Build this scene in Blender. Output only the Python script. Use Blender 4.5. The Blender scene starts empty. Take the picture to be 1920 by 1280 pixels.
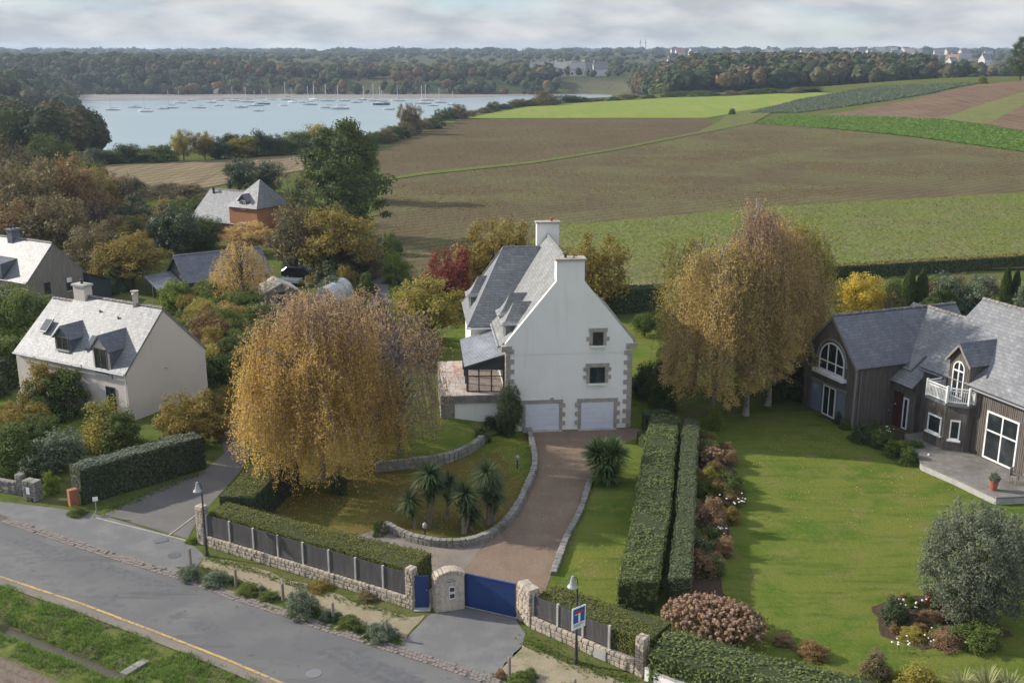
import bpy, bmesh, math, random
import numpy as np
from mathutils import Vector, Matrix
R = math.radians
random.seed(7); rng = np.random.default_rng(7)
scene = bpy.context.scene
COL = scene.collection

# ---------------------------------------------------------------- camera, sky, sun, exposure
CAM_H, FPX = 25.0, 2000.0                 # drone height (m), focal length in pixels of a 1920 px wide frame
PITCH = math.atan(545 / FPX)
cam = bpy.data.cameras.new('camera'); cam.sensor_width = 36; cam.lens = FPX / 1920 * 36
cam.clip_start = 0.5; cam.clip_end = 12000
camo = bpy.data.objects.new('camera', cam); COL.objects.link(camo)
camo.location = (0, 0, CAM_H); camo.rotation_euler = (math.pi / 2 - PITCH, 0, 0)
scene.camera = camo

SUN = Vector((-0.853, 0.256, 0.47)).normalized()      # direction towards the sun: left, a little ahead, low autumn sun
sl = bpy.data.lights.new('sun', 'SUN'); sl.energy = 4.5; sl.angle = R(0.8); sl.color = (1.0, 0.93, 0.82)
so = bpy.data.objects.new('sun', sl); COL.objects.link(so); so.rotation_euler = SUN.to_track_quat('Z', 'Y').to_euler()
so.location = (-80, 20, 60)

world = bpy.data.worlds.new('World'); scene.world = world; world.use_nodes = True
nt = world.node_tree; nt.nodes.clear()
def rgb_(*c): return (c[0], c[1], c[2], 1)
def N(t, typ, **kw):
    n = t.nodes.new(typ)
    for k, v in kw.items(): setattr(n, k, v)
    return n
wo = N(nt, 'ShaderNodeOutputWorld'); bg = N(nt, 'ShaderNodeBackground'); bg.inputs[1].default_value = 0.1
sky = N(nt, 'ShaderNodeTexSky', sky_type='NISHITA', sun_disc=False)
sky.sun_elevation = math.asin(SUN.z); sky.sun_rotation = math.atan2(SUN.x, SUN.y); sky.air_density = 1.0; sky.dust_density = 0.0; sky.ozone_density = 2.0
tc = N(nt, 'ShaderNodeTexCoord'); sp = N(nt, 'ShaderNodeSeparateXYZ'); nt.links.new(tc.outputs['Generated'], sp.inputs[0])
# broken cloud layer: noise on the plane of the cloud base (direction divided by its height)
mx = N(nt, 'ShaderNodeMath', operation='MAXIMUM'); nt.links.new(sp.outputs[2], mx.inputs[0]); mx.inputs[1].default_value = 0.0
ad = N(nt, 'ShaderNodeMath', operation='ADD'); nt.links.new(mx.outputs[0], ad.inputs[0]); ad.inputs[1].default_value = 0.30
dv = []
for i in (0, 1):
    d = N(nt, 'ShaderNodeMath', operation='DIVIDE'); nt.links.new(sp.outputs[i], d.inputs[0]); nt.links.new(ad.outputs[0], d.inputs[1]); dv.append(d)
cb = N(nt, 'ShaderNodeCombineXYZ'); nt.links.new(dv[0].outputs[0], cb.inputs[0]); nt.links.new(dv[1].outputs[0], cb.inputs[1])
cn = N(nt, 'ShaderNodeTexNoise'); cn.inputs['Scale'].default_value = 2.0; cn.inputs['Detail'].default_value = 7; cn.inputs['Roughness'].default_value = 0.55; cn.inputs['Distortion'].default_value = 0.3
nt.links.new(cb.outputs[0], cn.inputs['Vector'])
# seen edge-on towards the horizon the clouds close up
hzn = N(nt, 'ShaderNodeMapRange'); hzn.inputs[1].default_value = 0.0; hzn.inputs[2].default_value = 0.45; hzn.inputs[3].default_value = 0.14; hzn.inputs[4].default_value = 0.0; nt.links.new(mx.outputs[0], hzn.inputs[0])
cadd = N(nt, 'ShaderNodeMath', operation='ADD'); nt.links.new(cn.outputs[0], cadd.inputs[0]); nt.links.new(hzn.outputs[0], cadd.inputs[1])
cr = N(nt, 'ShaderNodeMapRange'); cr.inputs[1].default_value = 0.36; cr.inputs[2].default_value = 0.62; nt.links.new(cadd.outputs[0], cr.inputs[0])
cn2 = N(nt, 'ShaderNodeTexNoise'); cn2.inputs['Scale'].default_value = 3.4; cn2.inputs['Detail'].default_value = 5
nt.links.new(cb.outputs[0], cn2.inputs['Vector'])
cc = N(nt, 'ShaderNodeValToRGB'); nt.links.new(cn2.outputs[0], cc.inputs[0])
cc.color_ramp.elements[0].position = 0.40; cc.color_ramp.elements[0].color = (3.3, 3.55, 3.85, 1)
cc.color_ramp.elements[1].position = 0.62; cc.color_ramp.elements[1].color = (5.15, 5.2, 5.2, 1)
mxs = N(nt, 'ShaderNodeMix', data_type='RGBA'); nt.links.new(cr.outputs[0], mxs.inputs[0])
# a cloudy sky is brighter overhead than at the horizon
zg = N(nt, 'ShaderNodeMath', operation='MULTIPLY_ADD'); nt.links.new(mx.outputs[0], zg.inputs[0]); zg.inputs[1].default_value = 1.7; zg.inputs[2].default_value = 1.0
vm = N(nt, 'ShaderNodeVectorMath', operation='SCALE'); nt.links.new(cc.outputs[0], vm.inputs[0]); nt.links.new(zg.outputs[0], vm.inputs['Scale'])
blu = N(nt, 'ShaderNodeMix', data_type='RGBA', blend_type='MULTIPLY'); blu.inputs[0].default_value = 1.0; nt.links.new(sky.outputs[0], blu.inputs[6]); blu.inputs[7].default_value = rgb_(0.66, 0.80, 1.06)
nt.links.new(blu.outputs[2], mxs.inputs[6]); nt.links.new(vm.outputs[0], mxs.inputs[7])
nt.links.new(mxs.outputs[2], bg.inputs[0]); nt.links.new(bg.outputs[0], wo.inputs[0])

vs = scene.view_settings
vs.view_transform = 'Standard'; vs.look = 'None'; vs.exposure = 0.52; vs.gamma = 1.0; vs.use_curve_mapping = False
cy = scene.cycles
cy.max_bounces = 6; cy.diffuse_bounces = 4; cy.glossy_bounces = 2; cy.transmission_bounces = 3; cy.transparent_max_bounces = 6; cy.volume_bounces = 0
cy.use_adaptive_sampling = True; cy.adaptive_threshold = 0.02; cy.use_denoising = True
try: cy.denoiser = 'OPENIMAGEDENOISE'
except Exception: pass
cy.sample_clamp_indirect = 6

# ---------------------------------------------------------------- terrain and surveying helpers
CP, SP = math.cos(PITCH), math.sin(PITCH)
def S(a, b, x):
    t = np.clip((np.asarray(x, float) - a) / (b - a), 0, 1); return t * t * (3 - 2 * t)
QX = [-900, -230, -160, -97, -42, -21, 11, 90, 300, 900]
QY = [430, 400, 330, 262, 290, 425, 540, 640, 760, 800]
RD0, RDD = (-15.62, 42.24), (0.868, -0.497)            # a point and the direction of the road's near edge
def h(x, y):
    x = np.asarray(x, float); y = np.asarray(y, float)
    z = 12.0 * S(45, 235, x) * S(170, 440, y) * (1 - 0.85 * S(500, 680, y))
    z = z + 1.5 * S(-20, 60, x) * S(200, 420, y) * (1 - S(520, 640, y))
    m = y - np.interp(x, QX, QY)
    fall = S(6, 70, m) * (1 - S(60, 150, x))
    z = z - 15.0 * fall * (1 - S(945, 1010, y))
    z = z + 7 * S(80, 150, x) * (1 - S(280, 420, x)) * S(640, 760, y) * (1 - S(900, 1000, y))
    z = z + S(985, 1080, y) * 1.5 + 14.0 * S(1050, 2100, y)
    z = z + 8.0 * (1 - S(-420, -150, x)) * S(960, 1100, y) * (1 - S(1300, 1900, y))
    z = z + 15.0 * S(0, 50, -x - 0.392 * y) * S(560, 640, y) * (1 - S(930, 1000, y))    # wooded spur closing the bay at the left
    z = z + 9.0 * (1 - S(-330, -150, x)) * S(230, 300, y) * (1 - S(340, 420, y))
    n = -(x - RD0[0]) * 0.497 - (y - RD0[1]) * 0.868    # metres beyond the road's near edge
    z = z - 1.6 * S(0.25, 0.9, n)
    return z
def hz(x, y): return float(h(x, y))
def P(px, py, z=0.0):
    "ground point seen at a photo pixel, on the level z"
    a = (px - 960) / FPX; b = -(py - 640) / FPX
    t = (z - CAM_H) / (-SP + CP * b)
    return (a * t, (CP + SP * b) * t)
def PT(px, py):
    "point of the terrain seen at a photo pixel"
    a = (px - 960) / FPX; b = -(py - 640) / FPX
    dy = CP + SP * b; dz = -SP + CP * b
    ys = np.arange(20, 1400, 0.5); t = ys / dy
    below = (CAM_H + dz * t) <= h(a * t, ys)
    i = int(np.argmax(below)) if below.any() else len(ys) - 1
    return (a * t[i], ys[i])
def HH(y, py):
    "height seen at photo row py at the distance y"
    b = -(py - 640) / FPX
    return CAM_H + (-SP + CP * b) * y / (CP + SP * b)
def depth(y, z=0): return y * CP + (CAM_H - z) * SP

# ---------------------------------------------------------------- object helpers
def tag(o, label=None, cat=None, group=None, kind=None):
    if label: o['label'] = label
    if cat: o['category'] = cat
    if group: o['group'] = group
    if kind: o['kind'] = kind
    return o
def thing(name, label, cat, loc=(0, 0, 0), rz=0.0, group=None):
    o = bpy.data.objects.new(name, None); COL.objects.link(o); o.empty_display_size = 0.3
    o.location = loc; o.rotation_euler = (0, 0, rz)
    return tag(o, label, cat, group)
def put(name, me, mat=None, parent=None, loc=(0, 0, 0), rot=(0, 0, 0), scale=(1, 1, 1)):
    "link an object on (shared) mesh data"
    o = bpy.data.objects.new(name, me); COL.objects.link(o)
    o.location = loc; o.rotation_euler = rot; o.scale = scale
    if parent: o.parent = parent
    if mat is not None:
        if not me.materials: me.materials.append(None)
        o.material_slots[0].link = 'OBJECT'; o.material_slots[0].material = mat
    return o
def copy_tree(o, parent=None):
    c = o.copy(); COL.objects.link(c); c.parent = parent
    for ch in list(o.children): copy_tree(ch, c)
    return c
def npmesh(name, V, F, smooth=False):
    V = np.ascontiguousarray(V, np.float32); F = np.ascontiguousarray(F, np.int32)
    me = bpy.data.meshes.new(name); k = F.shape[1]
    me.vertices.add(len(V)); me.vertices.foreach_set('co', V.ravel())
    me.loops.add(F.size); me.loops.foreach_set('vertex_index', F.ravel())
    me.polygons.add(len(F)); me.polygons.foreach_set('loop_start', np.arange(0, F.size, k, dtype=np.int32))
    me.update(calc_edges=True)
    if smooth: me.polygons.foreach_set('use_smooth', np.ones(len(F), bool))
    return me
class MB:
    "collects boxes, prisms and tubes into one mesh"
    def __init__(s): s.v = []; s.f = []
    def add(s, v, f):
        k = len(s.v); s.v += [tuple(p) for p in v]; s.f += [[i + k for i in q] for q in f]; return s
    def box(s, x0, x1, y0, y1, z0, z1, M=None):
        v = [(x, y, z) for z in (z0, z1) for y in (y0, y1) for x in (x0, x1)]
        if M: v = [M @ Vector(p) for p in v]
        return s.add(v, [(0, 2, 3, 1), (4, 5, 7, 6), (0, 1, 5, 4), (2, 6, 7, 3), (0, 4, 6, 2), (1, 3, 7, 5)])
    def obox(s, p, d, w, t, z0, z1):
        "upright box from p along the unit direction d: length w, thickness t to the right side"
        n = (d[1], -d[0])
        q = [(p[0], p[1]), (p[0] + d[0] * w, p[1] + d[1] * w), (p[0] + d[0] * w + n[0] * t, p[1] + d[1] * w + n[1] * t), (p[0] + n[0] * t, p[1] + n[1] * t)]
        return s.prism(q, z0, z1)
    def prism(s, q, z0, z1):
        n = len(q); v = [(a, b, z0) for a, b in q] + [(a, b, z1) for a, b in q]
        return s.add(v, [list(range(n))[::-1], list(range(n, 2 * n))] + [(i, (i + 1) % n, n + (i + 1) % n, n + i) for i in range(n)])
    def extr(s, q, vec):
        "planar 3-D polygon q pushed along vec"
        n = len(q); v = [tuple(p) for p in q] + [tuple(Vector(p) + Vector(vec)) for p in q]
        return s.add(v, [list(range(n))[::-1], list(range(n, 2 * n))] + [(i, (i + 1) % n, n + (i + 1) % n, n + i) for i in range(n)])
    def poly(s, q): return s.add(q, [list(range(len(q)))])
    def tube(s, pts, rad, n=6, cap=True):
        pts = [Vector(p) for p in pts]; rad = rad if hasattr(rad, '__len__') else [rad] * len(pts)
        k = len(s.v); up = Vector((0, 0, 1))
        for i, p in enumerate(pts):
            t = (pts[min(i + 1, len(pts) - 1)] - pts[max(i - 1, 0)]).normalized()
            a = t.cross(up); a = a.normalized() if a.length > 1e-3 else Vector((1, 0, 0)); b = t.cross(a)
            for j in range(n):
                w = 2 * math.pi * j / n; s.v.append(tuple(p + (a * math.cos(w) + b * math.sin(w)) * rad[i]))
        for i in range(len(pts) - 1):
            for j in range(n): s.f.append([k + i * n + j, k + i * n + (j + 1) % n, k + (i + 1) * n + (j + 1) % n, k + (i + 1) * n + j])
        if cap: s.f.append([k + j for j in range(n)][::-1]); s.f.append([k + (len(pts) - 1) * n + j for j in range(n)])
        return s
    def lathe(s, prof, c=(0, 0, 0), n=12):
        k = len(s.v)
        for r, z in prof:
            for j in range(n):
                w = 2 * math.pi * j / n; s.v.append((c[0] + r * math.cos(w), c[1] + r * math.sin(w), c[2] + z))
        for i in range(len(prof) - 1):
            for j in range(n): s.f.append([k + i * n + j, k + i * n + (j + 1) % n, k + (i + 1) * n + (j + 1) % n, k + (i + 1) * n + j])
        s.f.append([k + j for j in range(n)][::-1]); s.f.append([k + (len(prof) - 1) * n + j for j in range(n)]); return s
    def mesh(s, name, smooth=False, fix=True):
        me = bpy.data.meshes.new(name); me.from_pydata(s.v, [], s.f)
        if fix:
            bm = bmesh.new(); bm.from_mesh(me); bmesh.ops.recalc_face_normals(bm, faces=bm.faces); bm.to_mesh(me); bm.free()
        if smooth: me.polygons.foreach_set('use_smooth', np.ones(len(me.polygons), bool))
        me.update(); return me
    def build(s, name, mat, parent=None, smooth=False, **kw):
        me = s.mesh(name, smooth); me.materials.append(mat)
        o = bpy.data.objects.new(name, me); COL.objects.link(o)
        if parent: o.parent = parent
        for k, v in kw.items(): setattr(o, k, v)
        return o

# ---------------------------------------------------------------- materials
def rgb(*c): return (c[0], c[1], c[2], 1)
def mat(name, base, rough=0.85, layers=(), bump=(), spec=0.3, metal=0.0, coords='world', stretch=None, rows=None):
    """layers: (noise scale, colour, from, to[, stretch]) mixed over the base one after the other; bump: (scale, strength)"""
    m = bpy.data.materials.new(name); m.use_nodes = True; t = m.node_tree; b = t.nodes['Principled BSDF']
    b.inputs['Base Color'].default_value = rgb(*base); b.inputs['Roughness'].default_value = rough
    b.inputs['Specular IOR Level'].default_value = spec; b.inputs['Metallic'].default_value = metal
    if coords == 'world': vec = N(t, 'ShaderNodeNewGeometry').outputs['Position']
    else: vec = N(t, 'ShaderNodeTexCoord').outputs['Object']
    def vecof(st):
        if not st: return vec
        mp = N(t, 'ShaderNodeMapping'); t.links.new(vec, mp.inputs[0]); mp.inputs['Scale'].default_value = st[:3]
        if len(st) > 3: mp.inputs['Rotation'].default_value = (0, 0, st[3])
        return mp.outputs[0]
    cur = None
    for L in layers:
        n = N(t, 'ShaderNodeTexNoise'); n.inputs['Scale'].default_value = L[0]; n.inputs['Detail'].default_value = 5; n.inputs['Roughness'].default_value = 0.6
        t.links.new(vecof(L[4] if len(L) > 4 else None), n.inputs['Vector'])
        r = N(t, 'ShaderNodeMapRange'); r.inputs[1].default_value = L[2]; r.inputs[2].default_value = L[3]; t.links.new(n.outputs[0], r.inputs[0])
        x = N(t, 'ShaderNodeMix', data_type='RGBA'); t.links.new(r.outputs[0], x.inputs[0])
        if cur is None: x.inputs[6].default_value = rgb(*base)
        else: t.links.new(cur, x.inputs[6])
        x.inputs[7].default_value = rgb(*L[1]); cur = x.outputs[2]
    if rows:                                   # drill rows: (period m, angle, strength)
        wv = N(t, 'ShaderNodeTexWave', wave_type='BANDS', bands_direction='X'); mp = N(t, 'ShaderNodeMapping'); t.links.new(vec, mp.inputs[0]); mp.inputs['Rotation'].default_value = (0, 0, rows[1]); t.links.new(mp.outputs[0], wv.inputs['Vector'])
        wv.inputs['Scale'].default_value = 0.314 / rows[0]; wv.inputs['Distortion'].default_value = rows[3] if len(rows) > 3 else 1.2; wv.inputs['Detail'].default_value = 3; wv.inputs['Detail Scale'].default_value = 0.4
        rr_ = N(t, 'ShaderNodeMapRange'); rr_.inputs[3].default_value = 1 - rows[2]; rr_.inputs[4].default_value = 1 + rows[2] * 0.6; t.links.new(wv.outputs[1], rr_.inputs[0])
        vm_ = N(t, 'ShaderNodeVectorMath', operation='SCALE'); t.links.new(cur, vm_.inputs[0]); t.links.new(rr_.outputs[0], vm_.inputs['Scale']); cur = vm_.outputs[0]
    if cur is not None: t.links.new(cur, b.inputs['Base Color'])
    prev = None
    for B in bump:
        n = N(t, 'ShaderNodeTexNoise'); n.inputs['Scale'].default_value = B[0]; n.inputs['Detail'].default_value = 4
        t.links.new(vecof(B[2] if len(B) > 2 else None), n.inputs['Vector'])
        u = N(t, 'ShaderNodeBump'); u.inputs['Strength'].default_value = B[1]; u.inputs['Distance'].default_value = 0.6 / B[0]
        t.links.new(n.outputs[0], u.inputs['Height'])
        if prev: t.links.new(prev, u.inputs['Normal'])
        prev = u.outputs[0]
    if prev: t.links.new(prev, b.inputs['Normal'])
    return m
def leafmat(name, cols, trans=0.3, rough=0.6, nscale=0.35, spec=0.12):
    "leaf colours picked at random per leaf, drifting in patches through the crown, part of the light passing through"
    m = bpy.data.materials.new(name); m.use_nodes = True; t = m.node_tree; b = t.nodes['Principled BSDF']; out = t.nodes['Material Output']
    g = N(t, 'ShaderNodeNewGeometry'); n = N(t, 'ShaderNodeTexNoise'); n.inputs['Scale'].default_value = nscale; n.inputs['Detail'].default_value = 3
    t.links.new(g.outputs['Position'], n.inputs['Vector'])
    a = N(t, 'ShaderNodeMath', operation='MULTIPLY_ADD'); a.inputs[1].default_value = 1.5; a.inputs[2].default_value = -0.55; t.links.new(n.outputs[0], a.inputs[0])
    r = N(t, 'ShaderNodeMath', operation='MULTIPLY_ADD'); r.inputs[1].default_value = 0.6; t.links.new(g.outputs['Random Per Island'], r.inputs[0]); t.links.new(a.outputs[0], r.inputs[2])
    c = N(t, 'ShaderNodeValToRGB'); t.links.new(r.outputs[0], c.inputs[0]); e = c.color_ramp.elements
    while len(e) < len(cols): e.new(0.5)
    for i, q in enumerate(cols): e[i].position = i / (len(cols) - 1); e[i].color = rgb(*q)
    t.links.new(c.outputs[0], b.inputs['Base Color']); b.inputs['Roughness'].default_value = rough; b.inputs['Specular IOR Level'].default_value = spec
    tr = N(t, 'ShaderNodeBsdfTranslucent'); t.links.new(c.outputs[0], tr.inputs[0])
    mxx = N(t, 'ShaderNodeMixShader'); mxx.inputs[0].default_value = trans
    t.links.new(b.outputs[0], mxx.inputs[1]); t.links.new(tr.outputs[0], mxx.inputs[2]); t.links.new(mxx.outputs[0], out.inputs[0])
    return m
def attrmat(name, rough=0.9, trans=0.15):
    m = bpy.data.materials.new(name); m.use_nodes = True; t = m.node_tree; b = t.nodes['Principled BSDF']; out = t.nodes['Material Output']
    a = N(t, 'ShaderNodeAttribute', attribute_name='tint'); t.links.new(a.outputs['Color'], b.inputs['Base Color'])
    b.inputs['Roughness'].default_value = rough; b.inputs['Specular IOR Level'].default_value = 0.15
    tr = N(t, 'ShaderNodeBsdfTranslucent'); t.links.new(a.outputs['Color'], tr.inputs[0])
    mxx = N(t, 'ShaderNodeMixShader'); mxx.inputs[0].default_value = trans
    t.links.new(b.outputs[0], mxx.inputs[1]); t.links.new(tr.outputs[0], mxx.inputs[2]); t.links.new(mxx.outputs[0], out.inputs[0])
    return m

M = {}
M['asphalt'] = mat('asphalt', (0.105, 0.105, 0.107), 0.85, [(0.35, (0.135, 0.132, 0.128), 0.45, 0.62), (0.7, (0.078, 0.079, 0.082), 0.55, 0.72), (0.5, (0.062, 0.062, 0.066), 0.56, 0.68, (0.16, 1.5, 1, 0.52)), (1.1, (0.15, 0.147, 0.142), 0.60, 0.70, (0.2, 1.8, 1, 0.52)), (2.2, (0.07, 0.07, 0.072), 0.62, 0.70), (40, (0.16, 0.155, 0.15), 0.55, 0.8)], [(60, 0.25)])
M['asphalt_patch'] = mat('asphalt_patch', (0.085, 0.086, 0.09), 0.8, [(3, (0.115, 0.115, 0.118), 0.4, 0.65), (45, (0.14, 0.14, 0.14), 0.55, 0.8)], [(60, 0.25)])
M['asphalt_apron'] = mat('asphalt_apron', (0.125, 0.125, 0.126), 0.85, [(0.8, (0.16, 0.157, 0.152), 0.45, 0.65), (1.4, (0.115, 0.115, 0.115), 0.58, 0.75), (45, (0.22, 0.22, 0.21), 0.55, 0.8)], [(60, 0.25)])
M['lane'] = mat('lane', (0.11, 0.105, 0.10), 0.85, [(0.5, (0.14, 0.13, 0.12), 0.45, 0.65), (25, (0.17, 0.16, 0.15), 0.5, 0.8)], [(30, 0.3)])
M['gravel_drive'] = mat('gravel_drive', (0.17, 0.13, 0.095), 0.95, [(0.6, (0.205, 0.16, 0.118), 0.42, 0.62), (0.9, (0.14, 0.108, 0.082), 0.55, 0.7, (1, 0.3, 1, 0.25)), (6, (0.15, 0.112, 0.088), 0.45, 0.7), (40, (0.36, 0.25, 0.19), 0.5, 0.75), (60, (0.13, 0.085, 0.065), 0.55, 0.75)], [(40, 0.5)], spec=0.0)
M['gravel_grey'] = mat('gravel_grey', (0.17, 0.15, 0.13), 0.95, [(0.6, (0.21, 0.18, 0.15), 0.42, 0.62), (40, (0.3, 0.27, 0.23), 0.5, 0.75), (60, (0.08, 0.07, 0.06), 0.55, 0.75)], [(40, 0.5)], spec=0.0)
M['sand_path'] = mat('sand_path', (0.26, 0.22, 0.155), 0.95, [(0.8, (0.22, 0.185, 0.125), 0.45, 0.65), (0.6, (0.15, 0.15, 0.07), 0.54, 0.66), (3.0, (0.13, 0.135, 0.06), 0.58, 0.72), (30, (0.40, 0.34, 0.25), 0.5, 0.75)], [(30, 0.3)], spec=0.0)
M['yellow_paint'] = mat('yellow_paint', (0.45, 0.30, 0.09), 0.85, [(0.5, (0.26, 0.20, 0.11), 0.45, 0.62), (5, (0.14, 0.13, 0.11), 0.50, 0.66)])
M['white_paint'] = mat('white_paint', (0.75, 0.75, 0.74), 0.5, [(3, (0.66, 0.66, 0.65), 0.45, 0.7)], coords='object')
M['lawn'] = mat('lawn', (0.118, 0.148, 0.030), 0.9, [(0.12, (0.145, 0.155, 0.036), 0.42, 0.62), (0.35, (0.078, 0.125, 0.020), 0.48, 0.62), (0.55, (0.165, 0.15, 0.055), 0.54, 0.68), (0.9, (0.075, 0.11, 0.022), 0.5, 0.68, (0.3, 1.6, 1, 0.3)), (3.5, (0.15, 0.15, 0.05), 0.52, 0.72), (14, (0.05, 0.075, 0.014), 0.48, 0.72)], [(20, 0.7), (4, 0.25)], spec=0.0)
M['lawn_litter'] = mat('lawn_litter', (0.125, 0.105, 0.034), 0.95, [(0.35, (0.095, 0.105, 0.026), 0.45, 0.60), (2.0, (0.17, 0.12, 0.045), 0.5, 0.68), (14, (0.06, 0.062, 0.018), 0.48, 0.72), (25, (0.33, 0.21, 0.06), 0.60, 0.72)], [(20, 0.7)], spec=0.0)
M['rough_grass'] = mat('rough_grass', (0.085, 0.11, 0.03), 0.95, [(0.08, (0.12, 0.105, 0.05), 0.45, 0.62), (0.8, (0.06, 0.085, 0.022), 0.45, 0.66), (6, (0.14, 0.13, 0.05), 0.52, 0.75)], [(8, 0.7)], spec=0.0)
M['far_ground'] = mat('far_ground', (0.055, 0.065, 0.03), 0.95, [(0.012, (0.11, 0.10, 0.06), 0.45, 0.6), (0.05, (0.10, 0.14, 0.04), 0.56, 0.66), (0.3, (0.05, 0.055, 0.03), 0.5, 0.7)], spec=0.0)
ploughed = lambda n, rot, g0, g1: mat(n, (0.108, 0.083, 0.051), 0.95, [(0.03, (0.118, 0.098, 0.057), 0.42, 0.62), (0.5, (0.09, 0.07, 0.045), 0.52, 0.72, (1, 0.35, 1, rot)), (0.05, (0.125, 0.115, 0.06), g0, g1), (1.1, (0.10, 0.105, 0.045), g0 + 0.06, g1 + 0.08), (2.6, (0.08, 0.06, 0.042), 0.55, 0.75)], [(2.2, 0.8), (0.8, 0.25, (1, 0.2, 1, rot))], spec=0.0, rows=(2.4, rot, 0.13, 1.6))
M['soil_near'] = ploughed('soil_near', 0.9, 0.47, 0.60)
M['soil_upper'] = ploughed('soil_upper', 1.25, 0.60, 0.75)
M['soil_right'] = mat('soil_right', (0.155, 0.108, 0.075), 0.95, [(0.4, (0.125, 0.088, 0.062), 0.45, 0.65, (1, 0.08, 1, -0.55)), (0.06, (0.175, 0.125, 0.088), 0.45, 0.65)], [(0.7, 0.8, (1, 0.08, 1, -0.55))], spec=0.0, rows=(3.0, -0.55, 0.15))
M['stubble'] = mat('stubble', (0.21, 0.165, 0.105), 0.95, [(0.5, (0.15, 0.115, 0.075), 0.45, 0.65, (1, 0.05, 1, 0.35)), (0.05, (0.17, 0.15, 0.08), 0.5, 0.65)], [(1.2, 0.8, (1, 0.06, 1, 0.35))], spec=0.0, rows=(3.5, 0.5, 0.18))
M['crop_green'] = mat('crop_green', (0.145, 0.175, 0.05), 0.95, [(0.045, (0.175, 0.165, 0.075), 0.42, 0.58), (0.16, (0.15, 0.135, 0.075), 0.50, 0.64), (0.9, (0.12, 0.15, 0.042), 0.47, 0.68), (2.2, (0.14, 0.12, 0.07), 0.50, 0.66), (4.5, (0.085, 0.115, 0.03), 0.5, 0.7)], [(1.8, 0.9)], spec=0.0)
M['crop_bright'] = mat('crop_bright', (0.19, 0.225, 0.06), 0.9, [(0.02, (0.22, 0.235, 0.075), 0.45, 0.62), (0.3, (0.16, 0.215, 0.045), 0.45, 0.7, (1, 0.1, 1, 0.6)), (2, (0.14, 0.2, 0.04), 0.5, 0.7)], [(1.5, 0.5)], spec=0.0, rows=(5.0, 0.9, 0.06))
M['track_grass'] = mat('track_grass', (0.12, 0.145, 0.045), 0.95, [(0.2, (0.13, 0.12, 0.06), 0.42, 0.6), (1.5, (0.085, 0.115, 0.03), 0.5, 0.7)], [(1.5, 0.8)], spec=0.0)
M['bank_grass'] = mat('bank_grass', (0.11, 0.18, 0.038), 0.95, [(0.1, (0.12, 0.18, 0.045), 0.45, 0.6), (0.8, (0.045, 0.095, 0.018), 0.48, 0.68), (3, (0.14, 0.18, 0.06), 0.55, 0.72)], [(1.5, 0.9)], spec=0.0)
M['brassica_soil'] = mat('brassica_soil', (0.09, 0.14, 0.085), 0.95, [(1, (0.10, 0.15, 0.10), 0.45, 0.65)], [(1.5, 0.8)], spec=0.0)
M['mud'] = mat('mud', (0.17, 0.15, 0.125), 0.6, [(0.02, (0.25, 0.225, 0.19), 0.45, 0.6, (0.4, 2, 1)), (0.15, (0.12, 0.11, 0.09), 0.5, 0.7, (0.3, 2, 1))])
M['ditch_soil'] = mat('ditch_soil', (0.11, 0.095, 0.06), 0.95, [(0.7, (0.10, 0.12, 0.035), 0.38, 0.52), (5, (0.16, 0.135, 0.09), 0.55, 0.75)], [(8, 0.8)], spec=0.0)
M['furrow_soil'] = mat('furrow_soil', (0.17, 0.14, 0.115), 0.95, [(3, (0.12, 0.095, 0.075), 0.45, 0.7)], [(10, 0.7)], spec=0.0)
M['muddy_water'] = mat('muddy_water', (0.07, 0.058, 0.038), 0.25, spec=0.35)
M['sea'] = mat('sea', (0.20, 0.265, 0.275), 0.28, [(0.01, (0.225, 0.285, 0.29), 0.45, 0.62, (0.35, 2, 1))], [(0.35, 0.10, (0.5, 1.4, 1))], spec=0.5)
M['render_white'] = mat('render_white', (0.79, 0.775, 0.735), 0.85, [(0.5, (0.75, 0.735, 0.69), 0.42, 0.65), (1.6, (0.68, 0.66, 0.615), 0.56, 0.78, (1.5, 1.5, 0.12)), (0.35, (0.72, 0.70, 0.655), 0.55, 0.75)], [(30, 0.08)])
M['render_beige'] = mat('render_beige', (0.56, 0.505, 0.46), 0.9, [(0.4, (0.52, 0.47, 0.425), 0.45, 0.65), (1.2, (0.48, 0.435, 0.395), 0.58, 0.75, (1.5, 1.5, 0.2))], [(30, 0.08)])
M['render_orange'] = mat('render_orange', (0.34, 0.155, 0.075), 0.9, [(0.5, (0.37, 0.18, 0.09), 0.45, 0.65)])
M['granite_pale'] = mat('granite_pale', (0.46, 0.41, 0.34), 0.9, [(2.2, (0.38, 0.34, 0.285), 0.42, 0.6), (8, (0.50, 0.45, 0.38), 0.5, 0.7)], [(12, 0.4)])
M['granite'] = mat('granite', (0.36, 0.32, 0.275), 0.9, [(2.2, (0.28, 0.255, 0.225), 0.42, 0.6), (8, (0.40, 0.36, 0.30), 0.5, 0.7)], [(12, 0.4)])
M['rubble'] = mat('rubble', (0.40, 0.335, 0.26), 0.92, [(1.7, (0.30, 0.265, 0.22), 0.45, 0.58), (3.1, (0.46, 0.40, 0.32), 0.52, 0.66), (5, (0.25, 0.19, 0.14), 0.60, 0.72)], [(10, 0.5)])
M['rubble_grey'] = mat('rubble_grey', (0.235, 0.22, 0.20), 0.92, [(1.7, (0.17, 0.165, 0.155), 0.45, 0.58), (3.1, (0.29, 0.265, 0.23), 0.52, 0.66), (0.8, (0.13, 0.14, 0.08), 0.58, 0.7)], [(10, 0.5)])
M['mortar'] = mat('mortar', (0.22, 0.195, 0.165), 0.95, [(6, (0.17, 0.15, 0.13), 0.45, 0.7)], [(20, 0.4)])
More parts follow.
